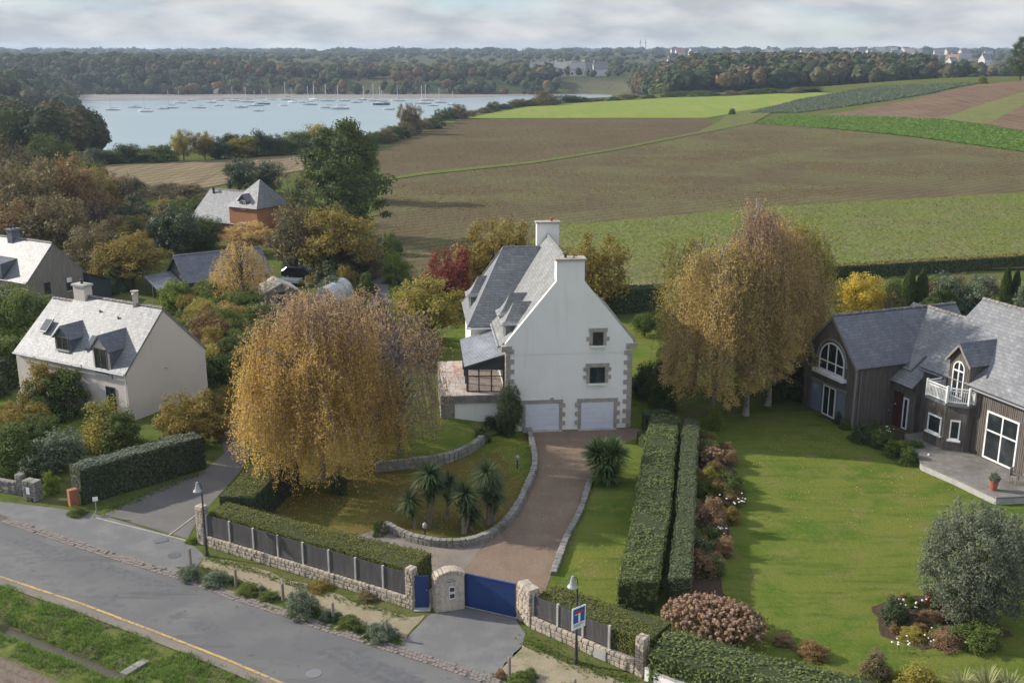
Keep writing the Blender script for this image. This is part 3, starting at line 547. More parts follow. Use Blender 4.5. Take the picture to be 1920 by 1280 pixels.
def gen(kind, i):
    mb = MB(); sd = i + len(kind) * 3.7
    if kind == 'round':
        cent = ell_cent(100, (0.42, 0.42, 0.43), (0, 0, 0.54), 0.15, seed=sd); V, F = clump_crown(cent, 105, 0.072, 0.0165)
        trunk = [(0, 0, -0.02), (0.01, 0, 0.2), (-0.01, 0.01, 0.42), (0, 0, 0.7)]; mb.tube(trunk, [0.03, 0.024, 0.018, 0.006], 7)
        limbs(mb, trunk[1:3], cent[::5], 0.012, 0.003)
    elif kind == 'spread':
        cent = ell_cent(100, (0.45, 0.45, 0.42), (0, 0, 0.54), 0.2, -0.75, sd, 0.38); V, F = clump_crown(cent, 95, 0.068, 0.0165, flat=0.75)
        trunk = [(0, 0, -0.02), (0.01, 0, 0.15), (-0.01, 0.01, 0.35), (0, 0, 0.7)]; mb.tube(trunk, [0.035, 0.028, 0.02, 0.006], 7)
        limbs(mb, trunk[1:3], cent[::3], 0.012, 0.003)
    elif kind == 'shrub':
        cent = ell_cent(70, (0.42, 0.42, 0.80), (0, 0, 0.1), 0.4, -0.05, sd, 0.30); cent[:, 2] = np.maximum(cent[:, 2], 0.06); V, F = clump_crown(cent, 95, 0.085, 0.021)
        V[:, 2] = np.maximum(V[:, 2], 0.0)
        for k in range(5):
            t = cent[k * 9]; mb.tube([(t[0] * 0.15, t[1] * 0.15, -0.02), (t[0] * 0.4, t[1] * 0.4, t[2] * 0.5), tuple(t)], [0.012, 0.009, 0.004], 5)
    elif kind == 'ball':
        cent = ell_cent(560, (0.455, 0.455, 0.485), (0, 0, 0.49), 0.35, -0.97, sd, 0.10); V, F = clump_crown(cent, 70, 0.042, 0.0125, 0.36)
        trunk = [(0, 0, -0.02), (0.02, 0, 0.15), (0, 0, 0.5)]; mb.tube(trunk, [0.03, 0.026, 0.01], 7); limbs(mb, trunk[1:2], cent[::8], 0.012, 0.003)
    elif kind == 'sparse':
        cent = ell_cent(75, (0.43, 0.43, 0.40), (0, 0, 0.58), 0.3, seed=sd); V, F = clump_crown(cent, 22, 0.06, 0.013)
        trunk = [(0, 0, -0.02), (0.01, 0, 0.2), (-0.01, 0.01, 0.45), (0, 0, 0.85)]; mb.tube(trunk, [0.026, 0.02, 0.014, 0.004], 6)
        limbs(mb, trunk[1:3], cent[::2], 0.009, 0.002, n=4)
        m = 900; a = cent[rng.integers(0, len(cent), m)]; b = a + unit(m) * rng.uniform(0.05, 0.14, (m, 1)) + np.array([0, 0, 0.035])
        Vt, Ft = strips(a, b, np.full(m, 0.0016)); k = len(mb.v); mb.v += [tuple(p) for p in Vt]; mb.f += [[int(q) + k for q in f] for f in Ft]
    elif kind == 'pine':
        cs = []
        for z in np.linspace(0.20, 0.97, 13):
            rr = 0.40 * (1 - ((z - 0.38) / 0.64) ** 2) ** 0.5 if z > 0.38 else 0.40 * (0.72 + 0.28 * z / 0.38)
            for k in range(int(5 + rr * 20)):
                w = random.uniform(0, 6.28); q = rr * random.uniform(0.35, 1.12); cs.append((q * math.cos(w), q * math.sin(w), z + random.uniform(-0.03, 0.03) - 0.05 * q))
        cent = np.array(cs); V, F = clump_crown(cent, 110, 0.058, 0.014, 0.45, flat=0.6)
        trunk = [(0, 0, -0.02), (0.01, 0, 0.3), (-0.005, 0.01, 0.6), (0, 0, 0.94)]; mb.tube(trunk, [0.03, 0.024, 0.015, 0.004], 7)
        for c in cent[::3]: mb.tube([(0, 0, max(0.1, c[2] - 0.05)), tuple(c)], [0.008, 0.002], 4, False)
    elif kind == 'column':
        n = 9500; z = rng.random(n) ** 0.8; rr = 0.46 * np.sin(np.clip(0.16 + z * 0.86, 0, 1) * math.pi) ** 0.65 * rng.uniform(0.25, 1.0, n) ** 0.4; w = rng.uniform(0, 6.283, n)
        C = np.stack([rr * np.cos(w), rr * np.sin(w), z], 1); V, F = leaf_geo(C, 0.03 * rng.uniform(0.7, 1.4, n), 0.5, axis=np.array([0, 0, 1.2]))
        V[:, :2] *= 1.0; mb.tube([(0, 0, -0.02), (0, 0, 0.5), (0, 0, 0.9)], [0.10, 0.07, 0.02], 6)
    elif kind == 'weep':
        n0 = 520; z0 = rng.uniform(0.35, 0.98, n0); w = rng.uniform(0, 6.283, n0)
        rr = 0.46 * np.sqrt(np.clip(1 - ((z0 - 0.3) / 0.70) ** 2, 0, 1)) * np.sqrt(rng.uniform(0.12, 1, n0)); f = np.array([1 + 0.35 * mnoise.noise(Vector((math.cos(q) * 1.3, math.sin(q) * 1.3, zz * 2.5 + sd))) for q, zz in zip(w, z0)]); rr *= f
        S0 = np.stack([rr * np.cos(w), rr * np.sin(w), z0], 1); ln = np.minimum(rng.uniform(0.10, 0.36, n0), z0 - 0.13)
        out = np.stack([np.cos(w), np.sin(w), 0 * w], 1)
        nl = 26; tt = rng.random((n0, nl)); C = S0[:, None] + out[:, None] * (0.06 * np.sqrt(tt))[..., None] * rng.uniform(0.3, 1.2, (n0, 1, 1)); C[..., 2] -= (ln[:, None] * tt)
        C = C.reshape(-1, 3) + rng.normal(scale=0.010, size=(n0 * nl, 3)); V, F = leaf_geo(C, 0.0085 * rng.uniform(0.7, 1.4, len(C)), 0.6, axis=np.array([0, 0, -0.8]))
        trunk = [(0, 0, -0.02), (0.012, 0, 0.25), (-0.012, 0.008, 0.5), (0.006, 0, 0.75), (0, 0, 0.97)]; mb.tube(trunk, [0.020, 0.017, 0.013, 0.008, 0.003], 7)
        for q in S0[::6]: mb.tube([(0, 0, max(0.12, q[2] - 0.22)), (q[0] * 0.55, q[1] * 0.55, q[2] + 0.01), tuple(q)], [0.006, 0.004, 0.0015], 4, False)
    tm = mb.mesh(kind + '_trunk', fix=False); tm.materials.append(None)
    cm = npmesh(kind + '_crown', V, F); cm.materials.append(None)
    return tm, cm
def variant(kind, i=None):
    cnt = {'ball': 1, 'round': 3, 'spread': 3, 'shrub': 3, 'sparse': 2, 'pine': 2, 'column': 1, 'weep': 2}[kind]
    i = random.randrange(cnt) if i is None else i % cnt
    if (kind, i) not in VAR: VAR[kind, i] = gen(kind, i)
    return VAR[kind, i]
def plant(name, label, x, y, w, ht, kind, lm, bark='bark', group=None, cat='tree', z=None, var=None):
    tm, cm = variant(kind, var); z = hz(x, y) if z is None else z
    r = thing(name, label, cat, (x, y, z - 0.03), random.uniform(0, 6.28), group); r.scale = (w, w, ht)
    put('stem' if kind == 'shrub' else 'trunk', tm, M[bark], r); put('foliage' if kind == 'shrub' else 'crown', cm, L_[lm], r)
    return r
def tree_px(name, label, px, pyb, pyt, wpx, kind, lm, bark='bark', group=None, cat='tree', var=None, z=None):
    "tree standing at the ground point under photo pixel (px, pyb), reaching up to row pyt, wpx wide"
    x, y = PT(px, pyb); g = hz(x, y) if z is None else z; ht = max(0.4, HH(y, pyt) - g)
    return plant(name, label, x, y, wpx * depth(y, g) / FPX, ht, kind, lm, bark, group, cat, z, var)
L_ = {}
def lf(n, *cols, **kw):
    kw['trans'] = min(0.5, kw.get('trans', 0.3) * 1.35); L_[n] = leafmat('leaves_' + n, cols, **kw)
lf('gold', (0.37, 0.275, 0.095), (0.57, 0.39, 0.115), (0.72, 0.51, 0.155), (0.60, 0.38, 0.115), trans=0.38)
lf('gold_brown', (0.35, 0.265, 0.12), (0.50, 0.365, 0.15), (0.59, 0.42, 0.165), (0.47, 0.31, 0.14), trans=0.38)
lf('pink_brown', (0.44, 0.315, 0.215), (0.53, 0.38, 0.21), (0.52, 0.355, 0.235), (0.63, 0.44, 0.17), trans=0.38)
lf('birch_mixed', (0.30, 0.27, 0.105), (0.49, 0.39, 0.15), (0.62, 0.47, 0.18), (0.57, 0.39, 0.17), trans=0.38)
lf('yellow_green', (0.13, 0.145, 0.04), (0.26, 0.245, 0.06), (0.40, 0.33, 0.075), (0.30, 0.25, 0.06), trans=0.32)
lf('olive_gold', (0.13, 0.12, 0.035), (0.235, 0.185, 0.05), (0.32, 0.24, 0.06), (0.18, 0.155, 0.042), trans=0.28)
lf('yellow', (0.30, 0.24, 0.04), (0.52, 0.40, 0.06), (0.60, 0.46, 0.08), (0.42, 0.33, 0.06), trans=0.35)
lf('red', (0.10, 0.028, 0.024), (0.19, 0.045, 0.035), (0.26, 0.07, 0.045), (0.20, 0.08, 0.04), trans=0.25)
lf('russet', (0.15, 0.115, 0.06), (0.23, 0.155, 0.07), (0.29, 0.185, 0.08), (0.19, 0.14, 0.065), trans=0.22)
lf('dull_brown', (0.125, 0.115, 0.06), (0.175, 0.145, 0.075), (0.225, 0.18, 0.085), (0.145, 0.13, 0.06), trans=0.2)
lf('green', (0.045, 0.07, 0.02), (0.08, 0.115, 0.03), (0.12, 0.155, 0.042), (0.07, 0.10, 0.028), trans=0.25)
lf('mid_green', (0.07, 0.10, 0.028), (0.115, 0.155, 0.04), (0.17, 0.21, 0.055), (0.10, 0.14, 0.04), trans=0.28)
lf('dark_green', (0.028, 0.045, 0.02), (0.048, 0.072, 0.028), (0.075, 0.10, 0.036), (0.045, 0.068, 0.026), trans=0.15, spec=0.4)
lf('pine', (0.035, 0.055, 0.02), (0.065, 0.092, 0.028), (0.11, 0.135, 0.04), (0.055, 0.08, 0.025), trans=0.18)
lf('grey_green', (0.095, 0.115, 0.075), (0.135, 0.165, 0.105), (0.18, 0.215, 0.14), (0.12, 0.15, 0.09), trans=0.2)
lf('lime', (0.10, 0.15, 0.025), (0.17, 0.22, 0.035), (0.22, 0.27, 0.05), (0.14, 0.19, 0.035), trans=0.32)
lf('hedge_top', (0.11, 0.12, 0.028), (0.145, 0.155, 0.035), (0.18, 0.18, 0.048), (0.13, 0.14, 0.03), trans=0.2, nscale=0.6)
lf('hedge_leaf', (0.085, 0.112, 0.036), (0.125, 0.16, 0.052), (0.175, 0.205, 0.078), (0.105, 0.14, 0.045), trans=0.2, nscale=0.8)
lf('hedge_grey', (0.09, 0.11, 0.058), (0.12, 0.14, 0.076), (0.155, 0.175, 0.098), (0.10, 0.122, 0.06), trans=0.18, nscale=0.8)
lf('hedge_dark', (0.022, 0.034, 0.016), (0.040, 0.056, 0.028), (0.065, 0.082, 0.045), (0.035, 0.05, 0.025), trans=0.12, spec=0.5)
lf('silver', (0.10, 0.115, 0.085), (0.15, 0.165, 0.13), (0.21, 0.225, 0.18), (0.13, 0.145, 0.105), trans=0.15)  # pale leaf colours standing for sunlight on the dark lane hedge's top
lf('olive_leaf', (0.11, 0.125, 0.08), (0.15, 0.17, 0.11), (0.20, 0.22, 0.155), (0.13, 0.15, 0.095), trans=0.2, nscale=1.0)
lf('flax', (0.14, 0.15, 0.05), (0.24, 0.25, 0.10), (0.33, 0.33, 0.16), (0.18, 0.20, 0.07), trans=0.2)
lf('cordyline', (0.03, 0.05, 0.02), (0.05, 0.078, 0.03), (0.085, 0.115, 0.045), (0.045, 0.07, 0.028), trans=0.15, spec=0.25)
lf('yucca', (0.045, 0.085, 0.022), (0.075, 0.13, 0.035), (0.12, 0.18, 0.055), (0.07, 0.115, 0.03), trans=0.18, spec=0.5)
lf('litter', (0.20, 0.13, 0.05), (0.34, 0.23, 0.07), (0.46, 0.32, 0.10), (0.28, 0.16, 0.06), trans=0.1)
lf('grass', (0.085, 0.16, 0.028), (0.13, 0.22, 0.042), (0.19, 0.28, 0.065), (0.115, 0.19, 0.036), trans=0.3, nscale=1.2)
lf('pinkgrass', (0.20, 0.12, 0.085), (0.29, 0.18, 0.11), (0.35, 0.25, 0.13), (0.24, 0.17, 0.08), trans=0.25)

def blob_mesh(name, seed=0, n=2):
    bm = bmesh.new(); bmesh.ops.create_icosphere(bm, subdivisions=n, radius=1)
    for v in bm.verts: v.co *= 1 + 0.10 * mnoise.noise(v.co * 2 + Vector((seed, 0, 0)))
    me = bpy.data.meshes.new(name); bm.to_mesh(me); bm.free(); return me

# clipped hedges: a solid leafy block, faces wrapped in small leaves
def hedge(name, label, pts, w, ht, lm_top, lm_side, dens=150, leaf=0.055, z0=0.0, wob=0.05, cat='hedge', group=None, core='hedge_core'):
    """pts: centre line; w: width; ht: height"""
    r = thing(name, label, cat, (pts[0][0], pts[0][1], z0), 0, group); o2 = np.array(pts[0])
    q = [np.array(p) - o2 for p in pts]; ws = w if hasattr(w, '__len__') else [w] * len(q); hs = ht if hasattr(ht, '__len__') else [ht] * len(q)
    top = []; side = []; mbc = MB(); Ls = []; Rs = []
    for i, p in enumerate(q):
        a = q[max(i - 1, 0)]; b = q[min(i + 1, len(q) - 1)]; t = (b - a) / np.linalg.norm(b - a); n = np.array([-t[1], t[0]])
        Ls.append(p + n * ws[i] / 2); Rs.append(p - n * ws[i] / 2)
    e = 0.06
    for i in range(len(q) - 1):
        c = (Ls[i] + Ls[i + 1] + Rs[i] + Rs[i + 1]) / 4
        s = [(Ls[i] - c) * (1 - e / ws[i] * 2) + c, (Ls[i + 1] - c) + c, Rs[i + 1], (Rs[i] - c) * (1 - e / ws[i] * 2) + c]
        sh = lambda p: tuple(np.array(p))
        n2 = (Ls[i] - Rs[i]) / np.linalg.norm(Ls[i] - Rs[i]) * e; n3 = (Ls[i + 1] - Rs[i + 1]) / np.linalg.norm(Ls[i + 1] - Rs[i + 1]) * e
        A, B, C_, D = Ls[i] - n2, Ls[i + 1] - n3, Rs[i + 1] + n3, Rs[i] + n2
        mbc.add([(A[0], A[1], 0), (B[0], B[1], 0), (C_[0], C_[1], 0), (D[0], D[1], 0), (A[0], A[1], hs[i] - e), (B[0], B[1], hs[i + 1] - e), (C_[0], C_[1], hs[i + 1] - e), (D[0], D[1], hs[i] - e)],
                [(0, 1, 2, 3), (4, 7, 6, 5), (0, 4, 5, 1), (2, 6, 7, 3)] + ([(0, 3, 7, 4)] if i == 0 else []) + ([(1, 5, 6, 2)] if i == len(q) - 2 else []))
        ln = np.linalg.norm(q[i + 1] - q[i])
        def samp(p0, p1, p2, p3, n):       # bilinear patch
            u = rng.random((n, 1)); v = rng.random((n, 1)); return (p0 * (1 - u) + p1 * u) * (1 - v) + (p3 * (1 - u) + p2 * u) * v
        z3 = lambda p, z: np.array([p[0], p[1], z])
        def samp_t(p0, p1, p2, p3, n):     # top: rounded shoulders, slightly wavy
            u = rng.random((n, 1)); v = rng.random((n, 1)); c = (p0 * (1 - u) + p1 * u) * (1 - v) + (p3 * (1 - u) + p2 * u) * v
            c[:, 2] -= (0.16 * np.abs(2 * v[:, 0] - 1) ** 7); c[:, 2] += 0.05 * np.sin(c[:, 0] * 1.9 + c[:, 1] * 1.3); return c
        n = int(ln * ws[i] * dens); C = samp_t(z3(Ls[i], hs[i]), z3(Ls[i + 1], hs[i + 1]), z3(Rs[i + 1], hs[i + 1]), z3(Rs[i], hs[i]), n); top.append((C, (0, 0, 1)))
        for X, sg in ((Ls, 1), (Rs, -1)):
            n = int(ln * hs[i] * dens); C = samp(z3(X[i], 0), z3(X[i + 1], 0), z3(X[i + 1], hs[i + 1]), z3(X[i], hs[i]), n)
            d = (Ls[i] - Rs[i]) * sg; d = d / np.linalg.norm(d); side.append((C, (d[0], d[1], 0.15)))
    for i, sg in ((0, -1), (len(q) - 1, 1)):
        n = int(ws[i] * hs[i] * dens); u = rng.random((n, 1)); v = rng.random((n, 1)); C = np.concatenate([Ls[i] * u + Rs[i] * (1 - u), v * hs[i]], 1)
        d = q[i] - q[i - 1] if i else q[1] - q[0]; d = d / np.linalg.norm(d) * sg; side.append((C, (d[0], d[1], 0.15)))
    for nm, lst, lm in (('hedge_top', top, lm_top), ('hedge_side', side, lm_side)):
        pp = []
        for C, nr in lst:
            nr = np.array(nr, float); bum = np.array([mnoise.noise(Vector(c) * 1.6) + 0.5 * mnoise.noise(Vector(c) * 4.1) for c in C]) if wob else np.zeros(len(C))
            C = C + nr * (bum * wob + rng.normal(scale=0.022, size=len(C)))[:, None]
            pp.append(leaf_geo(C, leaf * rng.uniform(0.7, 1.35, len(C)), 0.62, nrm=np.tile(nr * 0.9, (len(C), 1)), tilt=0.45))
        V, F = join(pp); me = npmesh(nm, V, F); me.materials.append(L_[lm]); put(nm, me, None, r)
    mbc.build('hedge_core', M['hedge_core'], r)
    return r
M['hedge_core'] = mat('hedge_core', (0.035, 0.045, 0.016), 0.95)
# ---------------------------------------------------------------- building helpers (local axes: x across the gable, y along the ridge)
def stone_mesh(i):
    bm = bmesh.new(); bmesh.ops.create_cube(bm, size=1.0); bmesh.ops.bevel(bm, geom=bm.edges[:], offset=0.10, segments=1, affect='EDGES')
    rr = random.Random(i)
    for v in bm.verts: v.co += Vector((rr.uniform(-1, 1), rr.uniform(-1, 1), rr.uniform(-1, 1))) * 0.035
    me = bpy.data.meshes.new('stone'); bm.to_mesh(me); bm.free(); me.materials.append(None); return me
STONES = [stone_mesh(i) for i in range(6)]
def block_mesh():
    bm = bmesh.new(); bmesh.ops.create_cube(bm, size=1.0); bmesh.ops.bevel(bm, geom=bm.edges[:], offset=0.03, segments=1, affect='EDGES')
    me = bpy.data.meshes.new('block'); bm.to_mesh(me); bm.free(); me.materials.append(None); return me
BLOCK = block_mesh()
def brickbox(name, parent, m, x0, x1, y0, y1, z0, z1, me=None):
    return put(name, me or BLOCK, M[m], parent, ((x0 + x1) / 2, (y0 + y1) / 2, (z0 + z1) / 2), (0, 0, 0), (x1 - x0, y1 - y0, z1 - z0))
def on_wall(ax, c, out, a, b, dn):
    "point on a wall: ax 'x' -> wall x=c, running along y; ax 'y' -> wall y=c, running along x; dn metres outside it"
    return (c + out * dn, a, b) if ax == 'x' else (a, c + out * dn, b)
def wbox(mb, ax, c, out, a0, a1, z0, z1, d0, d1):
    p = on_wall(ax, c, out, a0, z0, d0); q = on_wall(ax, c, out, a1, z1, d1)
    return mb.box(min(p[0], q[0]), max(p[0], q[0]), min(p[1], q[1]), max(p[1], q[1]), min(p[2], q[2]), max(p[2], q[2]))
def window(parent, ax, c, out, a0, a1, z0, z1, fm='white_paint', nx=2, nz=1, fw=0.06, sill=True, name='window', gm='glass', tr=None):
    f = MB()
    for s in ((a0, a1, z0, z0 + fw), (a0, a1, z1 - fw, z1), (a0, a0 + fw, z0 + fw, z1 - fw), (a1 - fw, a1, z0 + fw, z1 - fw)): wbox(f, ax, c, out, s[0], s[1], s[2], s[3], -0.02, 0.07)
    for k in range(1, nx): a = a0 + (a1 - a0) * k / nx; wbox(f, ax, c, out, a - fw * 0.45, a + fw * 0.45, z0 + fw, z1 - fw, 0.0, 0.06)
    for k in range(1, nz):
        z = z0 + (z1 - z0) * (k / nz if tr is None else tr)
        for j in range(nx):
            b0 = a0 + (a1 - a0) * j / nx + (fw if j == 0 else fw * 0.45); b1 = a0 + (a1 - a0) * (j + 1) / nx - (fw if j == nx - 1 else fw * 0.45)
            wbox(f, ax, c, out, b0, b1, z - fw * 0.45, z + fw * 0.45, 0.0, 0.055)
    o = f.build(name, M[fm], parent)
    for i in range(nx):
        for k in range(nz):
            b0 = a0 + (a1 - a0) * i / nx + fw * 0.3; b1 = a0 + (a1 - a0) * (i + 1) / nx - fw * 0.3
            c0 = z0 + (z1 - z0) * k / nz if tr is None else (z0 if k == 0 else z0 + (z1 - z0) * tr); c1 = z0 + (z1 - z0) * (k + 1) / nz if tr is None else (z0 + (z1 - z0) * tr if k == 0 else z1)
            wbox(MB(), ax, c, out, b0, b1, c0, c1, -0.02, 0.02); g = MB(); wbox(g, ax, c, out, b0, b1, c0 + fw * 0.3, c1 - fw * 0.3, -0.03, 0.036); g.build('pane', M[gm], o)
    if sill:
        s = MB(); wbox(s, ax, c, out, a0 - 0.1, a1 + 0.1, z0 - 0.09, z0 - 0.002, -0.02, 0.16); s.build('sill', M[fm] if fm == 'white_paint' else M['concrete'], o)
    return o
def slab(mb, quad, t):
    "roof slab: planar polygon thickened downwards along its normal"
    a, b, c = (Vector(p) for p in quad[:3]); n = (b - a).cross(c - a).normalized()
    if n.z < 0: n = -n
    return mb.extr(quad, -n * t)
def ridge_tiles(parent, a, b, m='ridge_tile', r=0.13, step=0.36):
    a, b = Vector(a), Vector(b); d = b - a; n = max(1, int(d.length / step)); mb = MB(); u = d.normalized(); side = u.cross(Vector((0, 0, 1))).normalized(); up = side.cross(u)
    for k in range(n):
        p = a + d * (k + 0.04) / n; q = a + d * (k + 0.93) / n; lift = 0.012 * (k % 2)
        prof = [(-r, -0.06), (-r * 0.55, 0.03), (0, 0.075), (r * 0.55, 0.03), (r, -0.06)]
        V = [p + side * x + up * (z + lift) for x, z in prof] + [q + side * x + up * (z + lift) for x, z in prof]
        mb.add(V, [(4, 3, 2, 1, 0), (5, 6, 7, 8, 9)] + [(i, i + 1, i + 6, i + 5) for i in range(4)] + [(4, 0, 5, 9)])
    o = mb.build('ridge_tiles', M[m], parent); tag(o, kind='stuff'); return o
def gable_walls(W, L, ze, zr, z0=0.0, x0=0.0, y0=0.0):
    return MB().extr([(x0, y0, z0), (x0 + W, y0, z0), (x0 + W, y0, ze), (x0 + W / 2, y0, zr), (x0, y0, ze)], (0, L, 0))
def gable_roof(parent, W, L, ze, zr, m, oh=0.28, og=0.12, t=0.14, x0=0.0, y0=0.0, name='roof', ridge=True):
    k = (zr - ze) / (W / 2); up = 0.10; r = None
    for sgn in (0, 1):
        xe = x0 - oh if sgn == 0 else x0 + W + oh; zee = ze - oh * k + up; xr = x0 + W / 2
        q = [(xe, y0 - og, zee), (xe, y0 + L + og, zee), (xr, y0 + L + og, zr + up), (xr, y0 - og, zr + up)]
        mb = MB(); slab(mb, q if sgn else q, t); o = mb.build(name + '_slope', M[m], parent); r = r or o
    if ridge: ridge_tiles(parent, (x0 + W / 2, y0 - og, zr + up + 0.03), (x0 + W / 2, y0 + L + og, zr + up + 0.03))
    return r
def gutter(parent, a, b, r=0.07, m='zinc'):
    return MB().tube([a, b], r, 6).build('gutter', M[m], parent)
def chimney(parent, x0, x1, y0, y1, z0, z1, m, cap='granite', pots=((0.5, 0.5),)):
    mb = MB().box(x0, x1, y0, y1, z0, z1); c = mb.build('chimney', M[m], parent)
    MB().box(x0 - 0.1, x1 + 0.1, y0 - 0.1, y1 + 0.1, z1 - 0.001 + 0.002, z1 + 0.14).build('chimney_cap', M[cap], c)
    for u, v in pots:
        px, py = x0 + (x1 - x0) * u, y0 + (y1 - y0) * v
        MB().lathe([(0.10, 0), (0.09, 0.22), (0.16, 0.24), (0.17, 0.30), (0.05, 0.36)], (px, py, z1 + 0.14), 10).build('chimney_pot', M['black_iron'], c)
    return c
def slope_dormer(parent, yc, w, xf, xb, zs, zb, ze, zr, wm, rm, cheek, fm='white_paint', oh=0.15):
    """gabled dormer facing -x: front at xf, ridge runs back to xb; front wall from zs; zb: wall foot"""
    d = MB().add([(xf, yc - w / 2, zb), (xf, yc + w / 2, zb), (xf, yc + w / 2, ze), (xf, yc, zr), (xf, yc - w / 2, ze), (xb, yc - w / 2, zb), (xb, yc + w / 2, zb), (xb, yc + w / 2, ze), (xb, yc, zr), (xb, yc - w / 2, ze)],
                 [(0, 1, 2, 3, 4), (9, 8, 7, 6, 5), (0, 4, 9, 5), (1, 6, 7, 2), (4, 3, 8, 9), (3, 2, 7, 8), (0, 5, 6, 1)]).build('dormer', M[wm], parent)
    k = (zr - ze) / (w / 2); up = 0.05
    for s in (-1, 1):
        q = [(xf - oh, yc + s * (w / 2 + oh), ze - oh * k + up), (xb, yc + s * (w / 2 + oh), ze - oh * k + up), (xb, yc, zr + up), (xf - oh, yc, zr + up)]
        mb = MB(); slab(mb, q, 0.09); mb.build('dormer_roof', M[rm], d)
        MB().box(xf + 0.04, xb, yc + s * (w / 2 + 0.02) - 0.02, yc + s * (w / 2 + 0.02) + 0.02, zb, ze - 0.01).build('cheek', M[cheek], d)
    window(d, 'x', xf, -1, yc - w / 2 + 0.22, yc + w / 2 - 0.22, zs, ze + 0.02, fm, 2, 1, 0.055)
    return d
def skylight(parent, pts, nrm, m='lead', gm='sky_glass'):
    "roof window: four corners on the slope"
    a = [Vector(p) for p in pts]; n = Vector(nrm).normalized(); c = sum(a, Vector()) / 4
    o = MB().extr([p + n * 0.01 for p in a], n * 0.10).build('skylight', M[m], parent)
    MB().extr([c + (p - c) * 0.80 + n * 0.09 for p in a], n * 0.035).build('pane', M[gm], o); return o
def local(root): return Matrix.Translation(root.location) @ Matrix.Rotation(root.rotation_euler.z, 4, 'Z')

# ---------------------------------------------------------------- the white house
W8, L8, ZE, ZR = 8.55, 12.4, 5.95, 11.4
mh = thing('white_house', 'tall white rendered house with steep slate roof and two garage doors', 'house', (-0.4, 68.45, 0), R(5.5))
KS = (ZR - ZE) / (W8 / 2)
gable_walls(W8, L8, ZE, ZR).build('wall', M['render_white'], mh)
# street gable stands proud of the roof, with a chimney growing out of its top
MB().extr([(0, -0.02, 5.4), (W8, -0.02, 5.4), (W8 + 0.06, -0.02, ZE + 0.22), (W8 / 2 + 0.93, -0.02, 10.36), (W8 / 2 + 0.93, -0.02, 11.72), (W8 / 2 - 0.93, -0.02, 11.72), (W8 / 2 - 0.93, -0.02, 10.36), (-0.06, -0.02, ZE + 0.22)], (0, 0.34, 0)).build('gable_parapet', M['render_white'], mh)
ch = MB().box(W8 / 2 - 0.93, W8 / 2 + 0.93, 0.322, 0.95, 9.6, 11.72).build('chimney', M['render_white'], mh)
MB().box(W8 / 2 - 1.03, W8 / 2 + 1.03, -0.13, 1.05, 11.723, 11.85).build('chimney_cap', M['granite'], ch)
MB().lathe([(0.09, 0), (0.08, 0.2), (0.2, 0.24), (0.2, 0.28), (0.04, 0.34)], (W8 / 2 - 0.3, 0.4, 11.85), 10).build('chimney_pot', M['black_iron'], ch)
MB().tube([(W8 / 2 + 0.25, 0.4, 11.85), (W8 / 2 + 0.3, 0.4, 12.0), (W8 / 2 + 0.5, 0.42, 11.98)], 0.05, 6).build('chimney_cowl', M['black_iron'], ch)
cb2 = MB().box(W8 / 2 - 0.85, W8 / 2 + 0.85, L8 - 0.75, L8 - 0.05, 9.4, 12.35).build('chimney', M['render_white'], mh)
MB().box(W8 / 2 - 0.95, W8 / 2 + 0.95, L8 - 0.85, L8 + 0.05, 12.353, 12.47).build('chimney_cap', M['granite'], cb2)
MB().lathe([(0.1, 0), (0.1, 0.18), (0.14, 0.2), (0.14, 0.26), (0.05, 0.3)], (W8 / 2 + 0.3, L8 - 0.4, 12.47), 10).build('chimney_pot', M['terracotta'], cb2)
def flared(xr, xe, zr, ze, n=6):
    "roof profile from ridge to eave with the kicked-up foot"
    out = []
    for i in range(n + 1):
        t = i / n; z = zr + (ze - zr) * t; x = xr + (xe - xr) * (t + 0.0)
        out.append((x, z))
    out[-1] = (xe + (xe - xr) * 0.045, ze + 0.10); return out
for s in (-1, 1):
    pr = flared(W8 / 2, W8 / 2 + s * (W8 / 2 + 0.22), ZR + 0.1, ZE - 0.12)
    mb = MB(); q = [(x, 0.3, z) for x, z in pr] + [(x, 0.3, z - 0.13) for x, z in pr[::-1]]; mb.extr(q, (0, L8 - 0.2, 0)); mb.build('roof_slope', M['slate_old'], mh)
ridge_tiles(mh, (W8 / 2, 0.95, ZR + 0.13), (W8 / 2, L8 - 0.75, ZR + 0.13))
# hipped wing at the back left
yw0, yw1, xw, zwe, zwr, xr0 = 6.9, 14.6, -2.1, 5.6, 10.75, 0.75
MB().box(xw + 0.15, 4.0, yw0 + 0.2, yw1 - 0.2, 0, zwe - 0.05).build('wing_wall', M['render_white'], mh)
yr = (yw0 + yw1) / 2; e = 0.12
A, B, C, D = (xw - e, yw0 - e, zwe), (xw - e, yw1 + e, zwe), (xr0, yr, zwr), (W8 / 2, yr, zwr)
wr = MB()
def ribbon(wr, e0, e1, r0, r1, n=7, kick=0.10):
    "roof face from the eave edge e0-e1 to the ridge edge r0-r1, slightly dished at the foot"
    e0, e1, r0, r1 = (Vector(p) for p in (e0, e1, r0, r1)); rows = []
    for i in range(n + 1):
        t = i / n; tt = t; dz = kick * (1 - t) ** 3; rows.append((e0.lerp(r0, tt) + Vector((0, 0, dz - kick)) , e1.lerp(r1, tt) + Vector((0, 0, dz - kick))))
    k = len(wr.v)
    for a, b in rows: wr.v += [tuple(a), tuple(b)]
    for i in range(n): wr.f.append([k + 2 * i, k + 2 * i + 1, k + 2 * i + 3, k + 2 * i + 2])
ribbon(wr, A, (W8 / 2, yw0 - e, zwe), C, D); ribbon(wr, B, A, C, C); ribbon(wr, (W8 / 2, yw1 + e, zwe), B, D, C)
wro = wr.build('wing_roof', M['slate'], mh)
